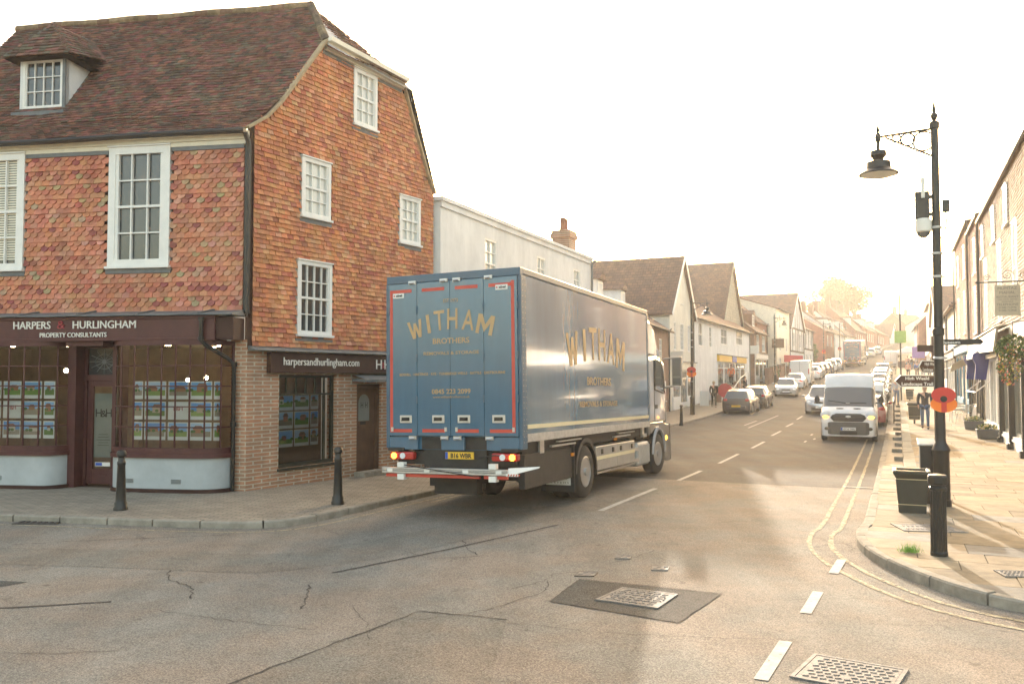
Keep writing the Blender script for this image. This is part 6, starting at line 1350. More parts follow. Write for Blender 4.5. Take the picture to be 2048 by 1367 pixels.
for s in (29.45, 32.1, 26.5): cols(ta, XA(s), z1=3.0, y=-.2)
tb_ = shopfront(tb, wb, .45, 3.9, fascia='cream_shop', frame='black_iron', bays=2, door=1); shopfront(tc_, wc, .6, 4.1, fascia='teal', frame='teal', bays=4, door=2, sign='')
# further right
house_('low_shop', 'lower white boarded building with tiled roof and jettied front', 'R', 58.4, 68, 6.9, 9.6, wallm='cream_render', zg=.9, wins=[(2, 4.8, 6.2, .9), (4.8, 4.8, 6.2, .9), (7.6, 4.8, 6.2, .9)], shop=dict(zt=4.0, bays=4, fascia='sign_brown', sign=''), chims=[(1.5, 4, 9, 12.4, dict(w=2.2, d=1.2, pots=0))], cat='shop')
house_('low_shop', 'timber fronted shop with sloping tiled eaves beyond the white boarded one', 'R', 68.2, 84, 7.0, 10.4, wallm='white_render', zg=1.6, wins=[(3, 4.6, 6.2, .9), (7, 4.6, 6.2, .9), (11, 4.6, 6.2, .9)], shop=dict(zt=4.0, bays=5, fascia='maroon', sign=''), timber=(4.2, 7.0, [.2, 2, 5, 9, 13, 15.5]), cat='shop')
house_('gabled_house', 'ochre rendered gabled building with a clock bracket', 'R', 84.3, 100, 7.8, 11.2, 'gable', wallm='cream_paint', zg=2.2, wins=[(5, 5.8, 7.4, 1.0), (10, 5.8, 7.4, 1.0)], shop=dict(zt=4.9, bays=4, fascia='wood_brown', sign=''), depth=9)
house_('white_fronted_house', 'narrow red roofed house with white front far up on the right', 'R', 101, 116, 10.4, 13.4, wallm='white_render', zg=2.8, wins=[(x, z, z + 1.7, 1.0) for x in (2.5, 7, 11.5) for z in (5.6, 8.2)], shop=dict(zt=5.4, bays=4, fascia='white_paint', sign=''))
house_('tall_roof_house', 'tall brown roofed brick house standing forward farthest up on the right', 'R', 117, 131, 9.0, 15.2, wallm='brick_red', zg=3.4, u0=2.4, u1=2.2, depth=12, wins=[(x, 6.6, 8.2, 1.0) for x in (3, 7, 11)])
house_('distant_shop', 'distant pale building behind the market stalls', 'R', 165, 190, 10.5, 13.5, wallm='cream_render', zg=6)
# ================================================================ street furniture
M['lamp_white'] = mat('lamp_lens', (.75, .74, .68), .3, var=.05)
def street_lamp(label, loc, group=None, extras=False, arm=ST):
    """arm points across the road (towards -u)"""
    t = thing('street_lamp', label, 'street lamp', loc, -ST, group)      # local -x = towards the road
    b = MB(); b.lathe([(.15, 0), (.15, .1), (.135, .12), (.13, .9), (.15, .95), (.13, 1.0), (.085, 1.08), (.08, 1.15), (.078, 2.9), (.095, 2.92), (.095, 3.02), (.074, 3.04), (.07, 4.6), (.062, 6.48), (.08, 6.5), (.085, 6.6), (.06, 6.62)], n=16); b.build('post', 'black_iron', t, smooth=35)
    b = MB(); b.lathe([(.055, 6.6), (.03, 6.64), (.06, 6.7), (.06, 6.74), (.025, 6.78), (.035, 6.82), (.005, 6.98)], n=10)
    b.build('finial', 'black_iron', t, smooth=40)
    b = MB(); b.tube([(0, 0, 6.5), (-.92, 0, 6.45)], .022, 8); b.tube([(0, 0, 6.0), (-.4, 0, 6.22), (-.78, 0, 6.43)], .018, 6)
    for x, r in ((-.17, .17), (-.42, .11), (-.6, .07)):
        zc = 6.465 - r; b.tube([(x + r * math.cos(a), 0, zc + r * math.sin(a)) for a in [2 * PI * k / 18 for k in range(19)]], .016, 6)
    b.tube([(-.9, 0, 6.45), (-1.03, 0, 6.44), (-1.05, 0, 6.48)], .01, 5); b.build('bracket_arm', 'black_iron', t)
    b = MB(); c = (-.9, 0, .5); b.lathe([(.004, 6.2), (.02, 6.12), (.035, 6.08), (.02, 6.04), (.05, 5.98), (.05, 5.9), (.03, 5.85), (.03, 5.72), (.13, 5.7), (.14, 5.62), (.1, 5.58), (.08, 5.53), (.2, 5.5), (.21, 5.38), (.33, 5.3), (.335, 5.28), (.2, 5.28)], c, 24); ln = b.build('lantern', 'black_iron', t, smooth=30)
    b = MB(); b.lathe([(.3, 5.281), (.2, 5.24), (.1, 5.22), (.004, 5.215)], c, 20); b.build('lens', 'lamp_white', ln, smooth=50)
    if extras:
        b = MB()
        for z in (1.9, 2.5, 3.9, 4.3, 4.75): b.lathe([(.085, z), (.09, z + .01), (.09, z + .03), (.083, z + .04)], n=12); b.box(.07, -.02, z, .13, .02, z + .03)
        b.build('band_clamp', 'galv', t)
    return t
lamp1 = street_lamp('tall black street lamp with scrolled arm on the right pavement', (7.33, 14.65, .12), extras=True)
GLp = 'black street lamps further up the street'
for s, u, lb in ((49.6, -10.9, 'black street lamp in front of the white gabled shop'), (86.5, -10.9, 'black street lamp beside the low brick shop with white bay'), (130, -9.6, 'black street lamp near the half-timbered house'), (150, -8.6, 'farthest black street lamp on the left')):
    dup(lamp1, (W3(s, u, hs(s) + .12)), -ST + PI, lb, GLp)
# attachments on the near lamp: camera, poppy
t = thing('cctv_camera', 'white domed cctv camera under a dark control box on the street lamp', 'cctv camera', (7.33, 14.65, 4.9), -ST)
b = MB(); b.box(-.33, -.1, .16, -.1, .1, .62); b.build('control_box', 'black_iron', t, bevel=.012)
b = MB(); b.lathe([(.0, -.16), (.05, -.17), (.1, -.12), (.11, -.08)], (-.2, 0, .0), 16); b.build('dome', 'car_glass', t, smooth=40)
b = MB(); b.lathe([(.11, -.08), (.13, -.06), (.135, .12), (.1, .16)], (-.2, 0, 0), 18); b.build('housing', 'letter_white', t, smooth=30)
b = MB(); b.tube([(-.22, -.1, .6), (-.22, -.1, 1.0), (-.28, -.08, 1.3), (-.33, -.06, 1.5)], .014, 6); b.cyl((-.2, -.12, .5), (-.2, -.12, .85), .03); b.build('antenna', 'lamp_white', t)
b = MB(); b.box(-.12, -.02, .2, -.05, .02, .26); b.box(-.12, -.02, .5, -.05, .02, .56); b.box(.09, -.07, .25, .21, .05, .45); b.tube([(.15, -.02, .25), (.16, -.02, .05), (.12, -.02, -.12), (.07, -.02, -.2)], .012, 6); b.build('junction_box', 'black_iron', t)
M['poppy_red'] = mat('poppy_red', (.6, .035, .025), .45, var=.05); M['poppy_orange'] = mat('poppy_orange', (.9, .2, .01), .45, var=.05)
def poppy(label, loc, rz, sc=1., group=None):
    t = thing('poppy_decoration', label, 'poppy', loc, rz, group)
    el = lambda cx, cz, rx, rz_, n=20: [(cx + rx * math.cos(2 * PI * k / n), 0, cz + rz_ * math.sin(2 * PI * k / n)) for k in range(n)]
    b = MB(); b.ext([(x * sc, y, z * sc) for x, y, z in el(0, -.07, .19, .13)], (0, .008, 0)); b.build('lower_petal', 'poppy_orange', t)
    b = MB(); b.ext([(x * sc, -.012, z * sc) for x, y, z in el(0, .07, .175, .125)], (0, .009, 0)); b.box(-.035 * sc, -.006, -.195 * sc, .04 * sc, -.001, 0); b.build('upper_petal', 'poppy_red', t)
    b = MB(); b.cyl((0, -.02, .01 * sc), (0, -.013, .01 * sc), .05 * sc, None, 16); b.build('centre', 'black', t); return t
poppy('large red and orange poppy fixed to the tall near street lamp', (7.3, 14.46, 1.93), -R(26), 1.08)
for s, u, lb in ((49.6, -10.9, 'small red poppy on the lamp post before the gabled shop'), (130, -9.6, 'small red poppy on the lamp post by the half-timbered house'), (150, -8.6, 'small red poppy on the farthest left lamp post')):
    p = W3(s - .15, u, hs(s) + 2.6); poppy(lb, p, -ST, 1.5)
# finger post
t = thing('fingerpost', 'fingerpost with brown High Weald trail arms behind the lamp post', 'signpost', (7.82, 15.75, .12))
b = MB(); b.cyl((0, 0, 0), (0, 0, 3.0), .045, None, 12); b.ball((0, 0, 3.03), .06, 10, 6); b.build('post', 'black_iron', t, smooth=40)
M['trail_brown'] = mat('trail_brown', (.055, .022, .015), .45, var=.05)
def finger(z, ang, L_, h_, lines, m, left=True, plain=False):
    Mx = Matrix.Translation((0, 0, z)) @ Matrix.Rotation(ang, 4, 'Z'); sg = -1 if left else 1
    o = [(sg * .05, -h_ / 2), (sg * (L_ - h_ * .45), -h_ / 2), (sg * L_, 0), (sg * (L_ - h_ * .45), h_ / 2), (sg * .05, h_ / 2)]
    b = MB(Mx); b.ext([(x, -.075, y) for x, y in o], (0, .02, 0)); f = b.build('sign_arm', 'letter_white' if not plain else m, t)
    i = [(x * .985 + sg * .003, y * .88) for x, y in o]
    if not plain: b = MB(Mx); b.ext([(x, -.0775, y) for x, y in i], (0, .002, 0)); b.build('sign_face', m, f)
    b = MB(Mx)
    for k, l in enumerate(lines): b.text(l, sg * (L_ * (.47 if len(lines) > 1 else .3)), -.0795, (h_ * .1 if k == 0 else -h_ * .36) if len(lines) > 1 else -h_ * .28, h_ * (.36 if len(lines) > 1 else .75), .002, fit=L_ * (.56 if k == 0 and len(lines) > 1 else .74 if len(lines) > 1 else .42), offset=.0015)
    b.build('lettering', 'letter_white', f)
finger(2.12, R(-14), .72, .22, ['High Weald', 'Landscape Trail'], 'trail_brown'); finger(2.38, R(36), .72, .22, ['High Weald', 'Landscape Trail'], 'trail_brown'); finger(2.83, R(-20), .78, .1, ['Museum'], 'black', False, True)
b = MB(); b.box(-.36, -.06, 2.66, -.05, -.04, 2.78); b.box(-.05, -.06, 2.5, .05, .06, 2.95); b.build('small_sign', 'trail_brown', t)
# cabinet beside the lamp
t = thing('control_cabinet', 'narrow dark metal cabinet with pale slanting lid beside the lamp post', 'cabinet', (7.25, 15.0, .12), -R(20))
b = MB(); b.box(-.11, -.1, 0, .11, .1, 1.0); b.build('body', 'chassis', t, bevel=.01)
b = MB(); b.ext([(-.14, -.13, 1.0), (-.14, -.13, 1.03), (-.14, .13, 1.12), (-.14, .13, 1.0)], (.28, 0, 0)); b.build('lid', 'galv', t, bevel=.008)
# bollards
def bollard_slim(label, loc, group=None):
    t = thing('bollard', label, 'bollard', loc, 0, group); b = MB()
    b.lathe([(.115, 0), (.115, .04), (.1, .07), (.1, .12), (.085, .15), (.082, .17), (.062, .74), (.068, .76), (.068, .8), (.055, .82), (.055, .88), (.075, .9), (.078, .95), (.06, .985), (.02, 1.0)], n=20); b.build('shaft', 'black_iron', t, smooth=35); return t
gB = 'slim black bollards at the pavement edge'
b1 = bollard_slim('slim black bollard in front of the bow window', (-6.52, 14.32, .1), gB)
dup(b1, (-3.04, 15.0, .1), 0, 'slim black bollard in front of the brick side wall', gB); dup(b1, (7.95, 40.18, hs(40) + .1), 0, 'slim black bollard beyond the lorry cab on the left pavement', gB); b1['group'] = gB
t = thing('fluted_bollard', 'stout fluted black bollard on the right corner of the pavement', 'bollard', (5.25, 10.59, .12)); b = MB()
vs = []; n = 48
prof = [(.1, 0), (.1, .04), (.094, .06), (.09, .8)]
for r, z in prof:
    for k in range(n): rr = r - (.009 if k % 4 in (1, 2) and .05 < z else 0); a = 2 * PI * k / n; vs.append((rr * math.cos(a), rr * math.sin(a), z))
b.add(vs, [(i * n + j, i * n + (j + 1) % n, (i + 1) * n + (j + 1) % n, (i + 1) * n + j) for i in range(len(prof) - 1) for j in range(n)]); b.build('shaft', 'black_iron', t)
b = MB(); b.lathe([(.085, .79), (.105, .8), (.105, .83), (.09, .84), (.09, .86), (.112, .87), (.12, .89), (.12, .96), (.105, .985), (.02, 1.0)], n=8); b.build('cap', 'black_iron', t, bevel=.004)
# bins
def bin_(label, loc, sc=1., post=0., rz=0., group=None):
    t = thing('litter_bin', label, 'litter bin', loc, rz, group); z = post
    f = lambda w, h: [(-w, -w, h), (w, -w, h), (w, w, h), (-w, w, h)]
    b = MB(); v = f(.18 * sc, z) + f(.215 * sc, z + .5 * sc) + f(.2 * sc, z + .5 * sc) + f(.17 * sc, z + .05)
    b.add(v, [(0, 3, 2, 1)] + [(i, (i + 1) % 4, 4 + (i + 1) % 4, 4 + i) for i in range(4)] + [(4 + i, 4 + (i + 1) % 4, 8 + (i + 1) % 4, 8 + i) for i in range(4)] + [(8 + i, 8 + (i + 1) % 4, 12 + (i + 1) % 4, 12 + i) for i in range(4)] + [(12, 13, 14, 15)]); b.build('body', 'bin_paint', t, bevel=.012)
    b = MB(); v = f(.216 * sc, z + .5 * sc) + f(.25 * sc, z + .57 * sc) + f(.25 * sc, z + .61 * sc) + f(.2 * sc, z + .61 * sc) + f(.19 * sc, z + .5 * sc)
    b.add(v, [(r * 4 + i, r * 4 + (i + 1) % 4, r * 4 + 4 + (i + 1) % 4, r * 4 + 4 + i) for r in range(4) for i in range(4)]); b.build('rim', 'bin_paint', t, bevel=.008)
    b = MB()
    for zz, w in ((z + .115 * sc, .19 * sc), (z + .48 * sc, .2155 * sc)): b.box(-w - .0035, -w - .0035, zz, w + .0035, w + .0035, zz + .012)
    b.build('gold_band', 'brass', t)
    if post: b = MB(); b.cyl((0, 0, 0), (0, 0, post), .04); b.build('post', 'black_iron', t)
    return t
M['bin_paint'] = mat('bin_paint', (.03, .032, .026), .42, var=.15, scale=5, bump=.08); M['brass'] = mat('brass_band', (.5, .42, .25), .4, .5)
bin_('black tapered litter bin with gold bands near the right kerb corner', (6.54, 14.05, .12), 1.12, rz=-R(24))
bn = bin_('dark bin on a short post further along the raised pavement', (W3(40.3, .62, pave(40.3) + 0)), 1.15, .18, -ST); bn2 = bin_('brown bin farthest along the raised pavement', (W3(62, .7, pave(62))), 1.1, .1, -ST)
# handrail
t = thing('handrail', 'thin black handrail by the steps on the right', 'handrail', tuple(W3(45, -.2, hs(45)))); b = MB(); o = W3(45, -.2, 0); q_ = [tuple(W3(s, -.2, z) - o - Vector((0, 0, hs(45)))) for s, z in ((45, hs(45)), (45, 1.15), (48, 1.3), (48, hs(48)))]
b.tube(q_, .022, 8); b.build('rail', 'black_iron', t)
# hanging restaurant sign
M['sign_cream'] = mat('sign_cream', (.6, .57, .46), .5, var=.08)
M['sign_letter'] = mat('sign_letter_grey', (.22, .22, .2), .5, var=0)
o = W2(26.9, 3.25); t = thing('hanging_sign', 'cream hanging board reading Mumtaz Mahal Restaurant on a scrolled iron bracket', 'hanging sign', (o.x, o.y, 4.42), -ST)
b = MB(); b.tube([(.3, 0, .52), (-1.15, 0, .52)], .02, 8); b.ext([(-1.15, 0, .46), (-1.1, 0, .52), (-1.15, 0, .58), (-1.26, 0, .52)], (0, .03, 0))
for cx, r in ((-.95, .09), (-.45, .15), (-.05, .13)): b.tube([(cx + r * (1 - k / 26) * math.cos(k * .5), .01, .55 + r + r * (1 - k / 26) * math.sin(k * .5)) for k in range(24)], .011, 5)
b.build('bracket', 'black_iron', t)
b = MB(); b.box(-.78, -.015, -.42, -.16, .015, .42); bd = b.build('board', 'sign_cream', t, bevel=.005)
b = MB()
for txt, z, sz, ft in (('MUMTAZ', .3, .11, .46), ('MAHAL', .18, .11, .38), ('RESTAURANT', .07, .085, .52), ('TAKE AWAY SERVICE', .01, .05, .48), ('AVAILABLE', -.05, .05, .28), ('TELEPHONE', -.14, .09, .52), ('01580 712996', -.22, .075, .42), ('01580 712968', -.3, .075, .42)): b.text(txt, -.47, -.018, z, sz, .002, fit=ft)
b.build('lettering', 'sign_letter', bd)
b = MB(); b.cyl((-.72, 0, .42), (-.72, 0, .52), .01); b.cyl((-.22, 0, .42), (-.22, 0, .52), .01); b.build('hanger', 'black_iron', t)
# awning
M['awning_blue'] = mat('awning_blue', (.012, .03, .2), .8, var=.15, scale=5); M['awning_white'] = mat('awning_white', (.7, .7, .68), .8, var=.06)
o = W2(41, 3.3); t = thing('folded_awning', 'half folded blue and white awning over the cream shop door', 'awning', (o.x, o.y, 0), frame2('R', 36, 41)[1])
b = MB(); b.ext([(.3, -.1, 3.42), (.3, -.62, 3.28), (.3, -.66, 3.05), (.3, -.6, 3.04), (.3, -.56, 3.2), (.3, -.1, 3.3)], (4.2, 0, 0)); b.build('cover', 'awning_white', t)
for x in (.15, 4.5):
    b = MB(); b.ext([(x, -.12, 3.38), (x, -.7, 3.2), (x, -.74, 3.05), (x, -.62, 2.8), (x, -.66, 2.25), (x, -.3, 2.22), (x, -.22, 2.7)], (.16, 0, 0)); b.build('side_cloth', 'awning_blue', t)
b = MB(); b.tube([(.3, -.1, 2.2), (.3, -.65, 1.75), (4.4, -.65, 1.75), (4.4, -.1, 2.2)], .02, 6); b.tube([(1.2, -.3, 3.2), (1.2, -.5, 1.78)], .02, 6); b.tube([(3.2, -.3, 3.2), (3.2, -.5, 1.78)], .02, 6); b.build('folding_arm', 'aluminium', t)
o = W2(46.5, 3.3); t = thing('fabric_banner', 'striped canvas banner on the shop beyond the blue awning', 'banner', (o.x, o.y, 0), frame2('R', 41, 46)[1]); b = MB(); b.ext([(0, -.15, 3.0), (1.6, -.25, 3.3), (2.0, -1.0, 2.9), (.5, -1.0, 2.55)], (0, 0, .03)); b.build('canvas', 'sign_cream', t)
# plants
M['leaf'] = mat('leaf_green', (.06, .11, .025), .7, attr=True, var=.2); M['bark'] = mat('bark', (.09, .065, .045), .9, var=.3, scale=8, bump=.5)
def leaves(b, n, cen, rad, size, cols, flat=.0, shape=None):
    for _ in range(n):
        while True:
            p = Vector((rnd.uniform(-1, 1), rnd.uniform(-1, 1), rnd.uniform(-1, 1)))
            if p.length <= 1: break
        if rnd.random() < .6 and p.length > .01: p = p.normalized() * rnd.uniform(.75, 1)
        c = Vector(cen) + Vector((p.x * rad[0], p.y * rad[1], p.z * rad[2])); a = Vector((rnd.gauss(0, 1), rnd.gauss(0, 1), rnd.gauss(0, 1))).normalized(); e = a.orthogonal().normalized() * size * rnd.uniform(.6, 1.3); f = a.cross(e).normalized() * e.length * .6
        b.add([c - e, c - f * .8, c + e, c + f * .8], [(0, 1, 2, 3)], pick(cols))
GRN = [(.06, .12, .025), (.08, .15, .03), (.045, .09, .02), (.11, .17, .04), (.07, .1, .03)]
M['stone_trough'] = mat('planter_grey', (.12, .12, .115), .8, var=.15)
def planter(label, s, u, g):
    o = W3(s, u, pave(s)); t = thing('planter', label, 'planter', o, -ST, g); b = MB(); b.add([(-.3, -.2, 0), (.3, -.2, 0), (.3, .2, 0), (-.3, .2, 0), (-.35, -.24, .32), (.35, -.24, .32), (.35, .24, .32), (-.35, .24, .32)], [(0, 3, 2, 1), (4, 5, 6, 7), (0, 1, 5, 4), (1, 2, 6, 5), (2, 3, 7, 6), (3, 0, 4, 7)]); b.build('trough', 'stone_trough', t, bevel=.015)
    b = MB(); leaves(b, 260, (0, 0, .38), (.32, .2, .13), .05, GRN + [(.5, .42, .08), (.55, .5, .4)]); b.build('foliage', 'leaf', t)
planter('grey planter of low green plants nearest the camera by the shop window', 33.2, 2.75, 'planters by the shop front'); planter('grey planter of green plants further back beside the metal chairs', 37.6, 2.65, 'planters by the shop front')
o = W3(25.6, 2.75, 3.0); t = thing('hanging_basket', 'overflowing hanging basket of flowers at the right edge', 'hanging basket', o)
b = MB(); leaves(b, 900, (0, 0, .1), (.42, .42, .32), .05, GRN + [(.2, .28, .05)]); leaves(b, 500, (-.1, 0, -.4), (.3, .3, .5), .045, GRN + [(.6, .5, .1), (.65, .2, .12)]); b.build('foliage', 'leaf', t)
b = MB(); leaves(b, 150, (0, 0, 0), (.45, .45, .5), .04, [(.7, .55, .1), (.7, .2, .15), (.75, .7, .6)]); b.build('flowers', 'leaf', t)
b = MB(); b.tube([(0, 0, .4), (0, 0, .75), (.55 * .91, -.55 * .41, .8)], .015, 6); b.build('bracket', 'black_iron', t)
t = thing('weed_tuft', 'bright green weed tuft at the foot of the fluted bollard', 'weed', (4.98, 10.78, .125)); b = MB()
for _ in range(150):
    x, y = rnd.gauss(0, .06), rnd.gauss(0, .035); dx, dy, h_ = rnd.gauss(0, .035), rnd.gauss(0, .03), rnd.uniform(.04, .13); b.add([(x - .003, y, 0), (x + .003, y, 0), (x + dx, y + dy, h_)], [(0, 1, 2)], pick([(.16, .33, .04), (.2, .38, .05), (.12, .26, .03)]))
b.build('blades', 'leaf', t)
def tree(label, loc, rx, rz_, hz_, trunk_h, n, size, cols, name='tree', cat='tree', group=None):
    t = thing(name, label, cat, loc, 0, group); b = MB(); b.tube([(0, 0, -1), (.1, 0, trunk_h * .5), (0, .1, trunk_h), (.2, 0, hz_)], [.35, .28, .22, .08], 8)
    for k in range(7): a = k * .9; b.tube([(0, 0, trunk_h * (.7 + .05 * k)), (rx * .35 * math.cos(a), rx * .35 * math.sin(a), trunk_h + rz_ * .3), (rx * .7 * math.cos(a), rx * .7 * math.sin(a), hz_ + rz_ * .1 * (k % 3))], [.14, .09, .03], 6)
    b.build('trunk', 'bark', t); b = MB()
    for k in range(60):
        a = rnd.uniform(0, 2 * PI); ph = rnd.uniform(-.5, 1); r = rx * .72 * math.sqrt(max(0, 1 - ph * ph)) * rnd.uniform(.3, 1.05); leaves(b, n // 60, (r * math.cos(a), r * math.sin(a), hz_ + rz_ * .72 * ph), (rx * .3, rx * .3, rz_ * .2), size, cols)
    b.build('crown', 'leaf', t); return t
tree('pale rounded tree rising behind the far chimneys', (W3(245, -14, 15)), 9.5, 7.0, 8.5, 5, 15000, .36, [(.07, .1, .03), (.1, .12, .05), (.055, .08, .025)])
tree('dark green tree between the far houses at the head of the street', (W3(262, 16, 13)), 4, 4, 4, 2, 1500, .35, GRN)
def bush(label, s, u, rx, ry, rz_, n=1200, group=None, cols=GRN):
    o = W3(s, u, hs(s) + .1); t = thing('hedge', label, 'hedge', o, -ST, group); b = MB(); b.tube([(0, 0, 0), (.1, 0, rz_), (0, .1, rz_ * 1.3)], [.12, .08, .03], 6); b.build('stem', 'bark', t); b = MB()
    for k in range(14): leaves(b, n // 14, (rnd.uniform(-.6, .6) * rx, rnd.uniform(-.7, .7) * ry, rz_ + rnd.uniform(-.3, .5) * rz_), (rx * .45, ry * .4, rz_ * .6), .14, cols)
    b.build('foliage', 'leaf', t)
bush('rounded green hedge below the plain red brick end wall', 133.5, -12.2, 1.6, 5.0, 2.0, 2400); bush('low hedge behind the white panel van', 112, -11.6, .6, 5, 1.0, 900); bush('small bush at the wall of the brick shop', 93, -12.0, .8, 1, .8, 400)
# garden walls and gate piers, left
def gwall(label, s0, s1, u, h_, m='brick_brown'):
    o = W3(s0, u, hs(s0)); t = thing('garden_wall', label, 'wall', o, PI / 2 - ST); L_ = s1 - s0; b = MB(); dz = hs(s1) - hs(s0)
    b.ext([(0, -.12, -.5), (L_, -.12, dz - .5), (L_, -.12, dz + h_), (0, -.12, h_)], (0, .24, 0)); b.build('wall', m, t)
    b = MB(); n_ = max(2, int(L_ / 3))
    for k in range(n_ + 1): x = L_ * k / n_; z = dz * k / n_; b.box(x - .2, -.19, z - .5, x + .2, .19, z + h_ + .25)
    b.build('pier', m, t)
    b = MB()
    for k in range(n_ + 1): x = L_ * k / n_; z = dz * k / n_ + h_ + .25; b.box(x - .26, -.25, z + .002, x + .26, .25, z + .07)
    b.build('coping', 'coping', t)
gwall('brown brick garden wall with piers beyond the chapel', 86, 99, -11.6, 1.5); gwall('long dark wall below the half-timbered house', 101, 128, -11.3, 1.2)
gwall('dark ramp wall in front of the yellow fascia shop', 63, 74, -11.9, 1.0)
t = thing('ramp_railing', 'pale metal ramp railing in front of the yellow fascia shop', 'railing', (W3(62, -11.5, hs(62))), PI / 2 - ST); b = MB(); b.tube([(0, 0, .3), (1.0, 0, 1.25), (5, 0, 1.15), (8, 0, 1.9), (12, 0, 2.4)], .035, 6)
for x, z in ((1, 1.25), (3, 1.2), (5, 1.15), (8, 1.9), (12, 2.4)): b.cyl((x, 0, 0), (x, 0, z), .025)
b.build('rail', 'galv', t)
# boards, small signs
def sign(name, label, cat, s, u, z, w, h_, m, txt=None, tm='letter_red', rz=None, post=None, post2=None):
    t = thing(name, label, cat, (W3(s, u, z)), -ST if rz is None else rz); b = MB(); b.box(-w / 2, -.03, -h_ / 2, w / 2, .03, h_ / 2); o_ = b.build('panel', m, t)
    if txt: b = MB(); b.text(txt, 0, -.034, -h_ * .22, h_ * .6, .003, fit=w * .8); b.build('lettering', tm, o_)
    if post: b = MB(); b.cyl((0, .05, -z + hs(s)), (0, .05, post), .05); b.build('post', 'black_iron', t)
    return t
sign('a_board', 'white pavement board standing behind the walker in dark clothes', 'sign', 58.3, -12.0, hs(58) + .65, .6, 1.0, 'letter_white'); sign('a_board', 'white pavement board leaning by the yellow fascia shop ramp', 'sign', 65.5, -11.2, hs(65) + .6, .6, .9, 'letter_white')
sign('shop_panel', 'white projecting sign with red oval beside the stone chapel', 'sign', 84.5, -12.6, 5.0, 1.0, .8, 'letter_white')
sign('shop_panel', 'small blue and white window sign over the gabled shop door', 'sign', 53.2, -12.7, 3.55, .9, .8, 'letter_white'); sign('pub_sign', 'dark hanging pub sign between the brick shop and the cream house', 'sign', 98, -12.0, 6.1, 1.3, 1.0, 'wood_brown')
M['banner_red'] = mat('banner_red', (.5, .04, .05), .7)
sign('banner', 'long red banner on the wall behind the white panel van', 'banner', 104, -11.0, 4.5, 4.2, .8, 'banner_red', rz=PI / 2 - ST - .4)
sign('info_sign', 'green and yellow sign high on the slim pole right of the street', 'sign', 62, .2, 5.0, .7, .8, 'sign_green' if 'sign_green' in M else 'plate_yellow', post=2.8)
sign('shop_panel', 'purple square sign with yellow centre above the market crowd', 'sign', 108, 2.2, 5.2, 1.3, 1.3, 'sign_purple' if 'sign_purple' in M else 'plate_blue')
t = thing('parking_sign', 'round dark red sign beside the walker on the left pavement', 'sign', (W3(60.5, -11.0, hs(60))), -ST); b = MB(); b.cyl((0, 0, 1.1), (0, .05, 1.1), .5, None, 20); b.build('disc', 'banner_red', t); b = MB(); b.cyl((0, .08, 0), (0, .08, 1.3), .03); b.build('post', 'black_iron', t)
# market stalls
for k, (s, u) in enumerate(((126, 1.3), (132, 1.2), (139, 1.3))):
    t = thing('market_stall', ['pale canopied market stall nearest the junction', 'middle pale canopied market stall', 'farthest pale canopied market stall'][k], 'market stall', (W3(s, u, hs(s) + .1)), -ST, 'market stalls on the right'); b = MB()
    for x in (-1.3, 1.3):
        for y in (-1.3, 1.3): b.cyl((x, y, 0), (x, y, 2.3), .04)
    b.build('pole', 'galv', t); b = MB(); b.add([(-1.5, -1.5, 2.3), (1.5, -1.5, 2.3), (1.5, 1.5, 2.3), (-1.5, 1.5, 2.3), (0, 0, 3.0)], [(0, 1, 4), (1, 2, 4), (2, 3, 4), (3, 0, 4)]); b.box(-1.5, -1.52, 2.1, 1.5, -1.5, 2.3); b.build('canopy', 'awning_white', t)
    b = MB(); b.box(-1.2, -1.0, 0, 1.2, -.3, .85); b.build('counter', 'wood_brown', t)
# café chairs and table
M['chair_alu'] = mat('chair_aluminium', (.7, .7, .68), .3, .7)
def cafe_chair(label, s, u, rz, g):
    t = thing('cafe_chair', label, 'chair', (W3(s, u, pave(s))), rz, g)
    for x in (-.22, .22):
        for y in (-.2, .22): b = MB(); b.tube([(x * .9, y * .8, .43), (x, y * 1.1, 0)], .012, 6); b.build('leg', 'chair_alu', t)
    b = MB(); b.box(-.22, -.21, .42, .22, .22, .445); b.build('seat', 'chair_alu', t)
    b = MB(); b.tube([(-.22, .2, .43), (-.22, .3, .82), (.22, .3, .82), (.22, .2, .43)], .013, 6)
    for k in range(4): b.box(-.21, .24 + k * .018, .52 + k * .08, .21, .255 + k * .018, .57 + k * .08)
    b.build('backrest', 'chair_alu', t); b = MB()
    for x in (-.25, .25): b.tube([(x, .27, .7), (x, -.15, .66), (x, -.2, .43)], .013, 6)
    b.build('armrest', 'chair_alu', t)
cafe_chair('metal café chair nearest the planters', 40.5, 2.5, R(200), 'metal café chairs outside the dark shop'); cafe_chair('metal café chair in the middle of the three', 42.0, 2.3, R(170), 'metal café chairs outside the dark shop'); cafe_chair('metal café chair farthest from the planters', 43.6, 2.5, R(10), 'metal café chairs outside the dark shop')
t = thing('cafe_table', 'round metal café table among the chairs', 'table', (W3(42.6, 2.75, pave(42.6)))); b = MB(); b.cyl((0, 0, .7), (0, 0, .72), .33, None, 20); b.build('table_top', 'chair_alu', t); b = MB(); b.cyl((0, 0, 0), (0, 0, .7), .03); b.cyl((0, 0, 0), (0, 0, .03), .22); b.build('pedestal', 'chair_alu', t)

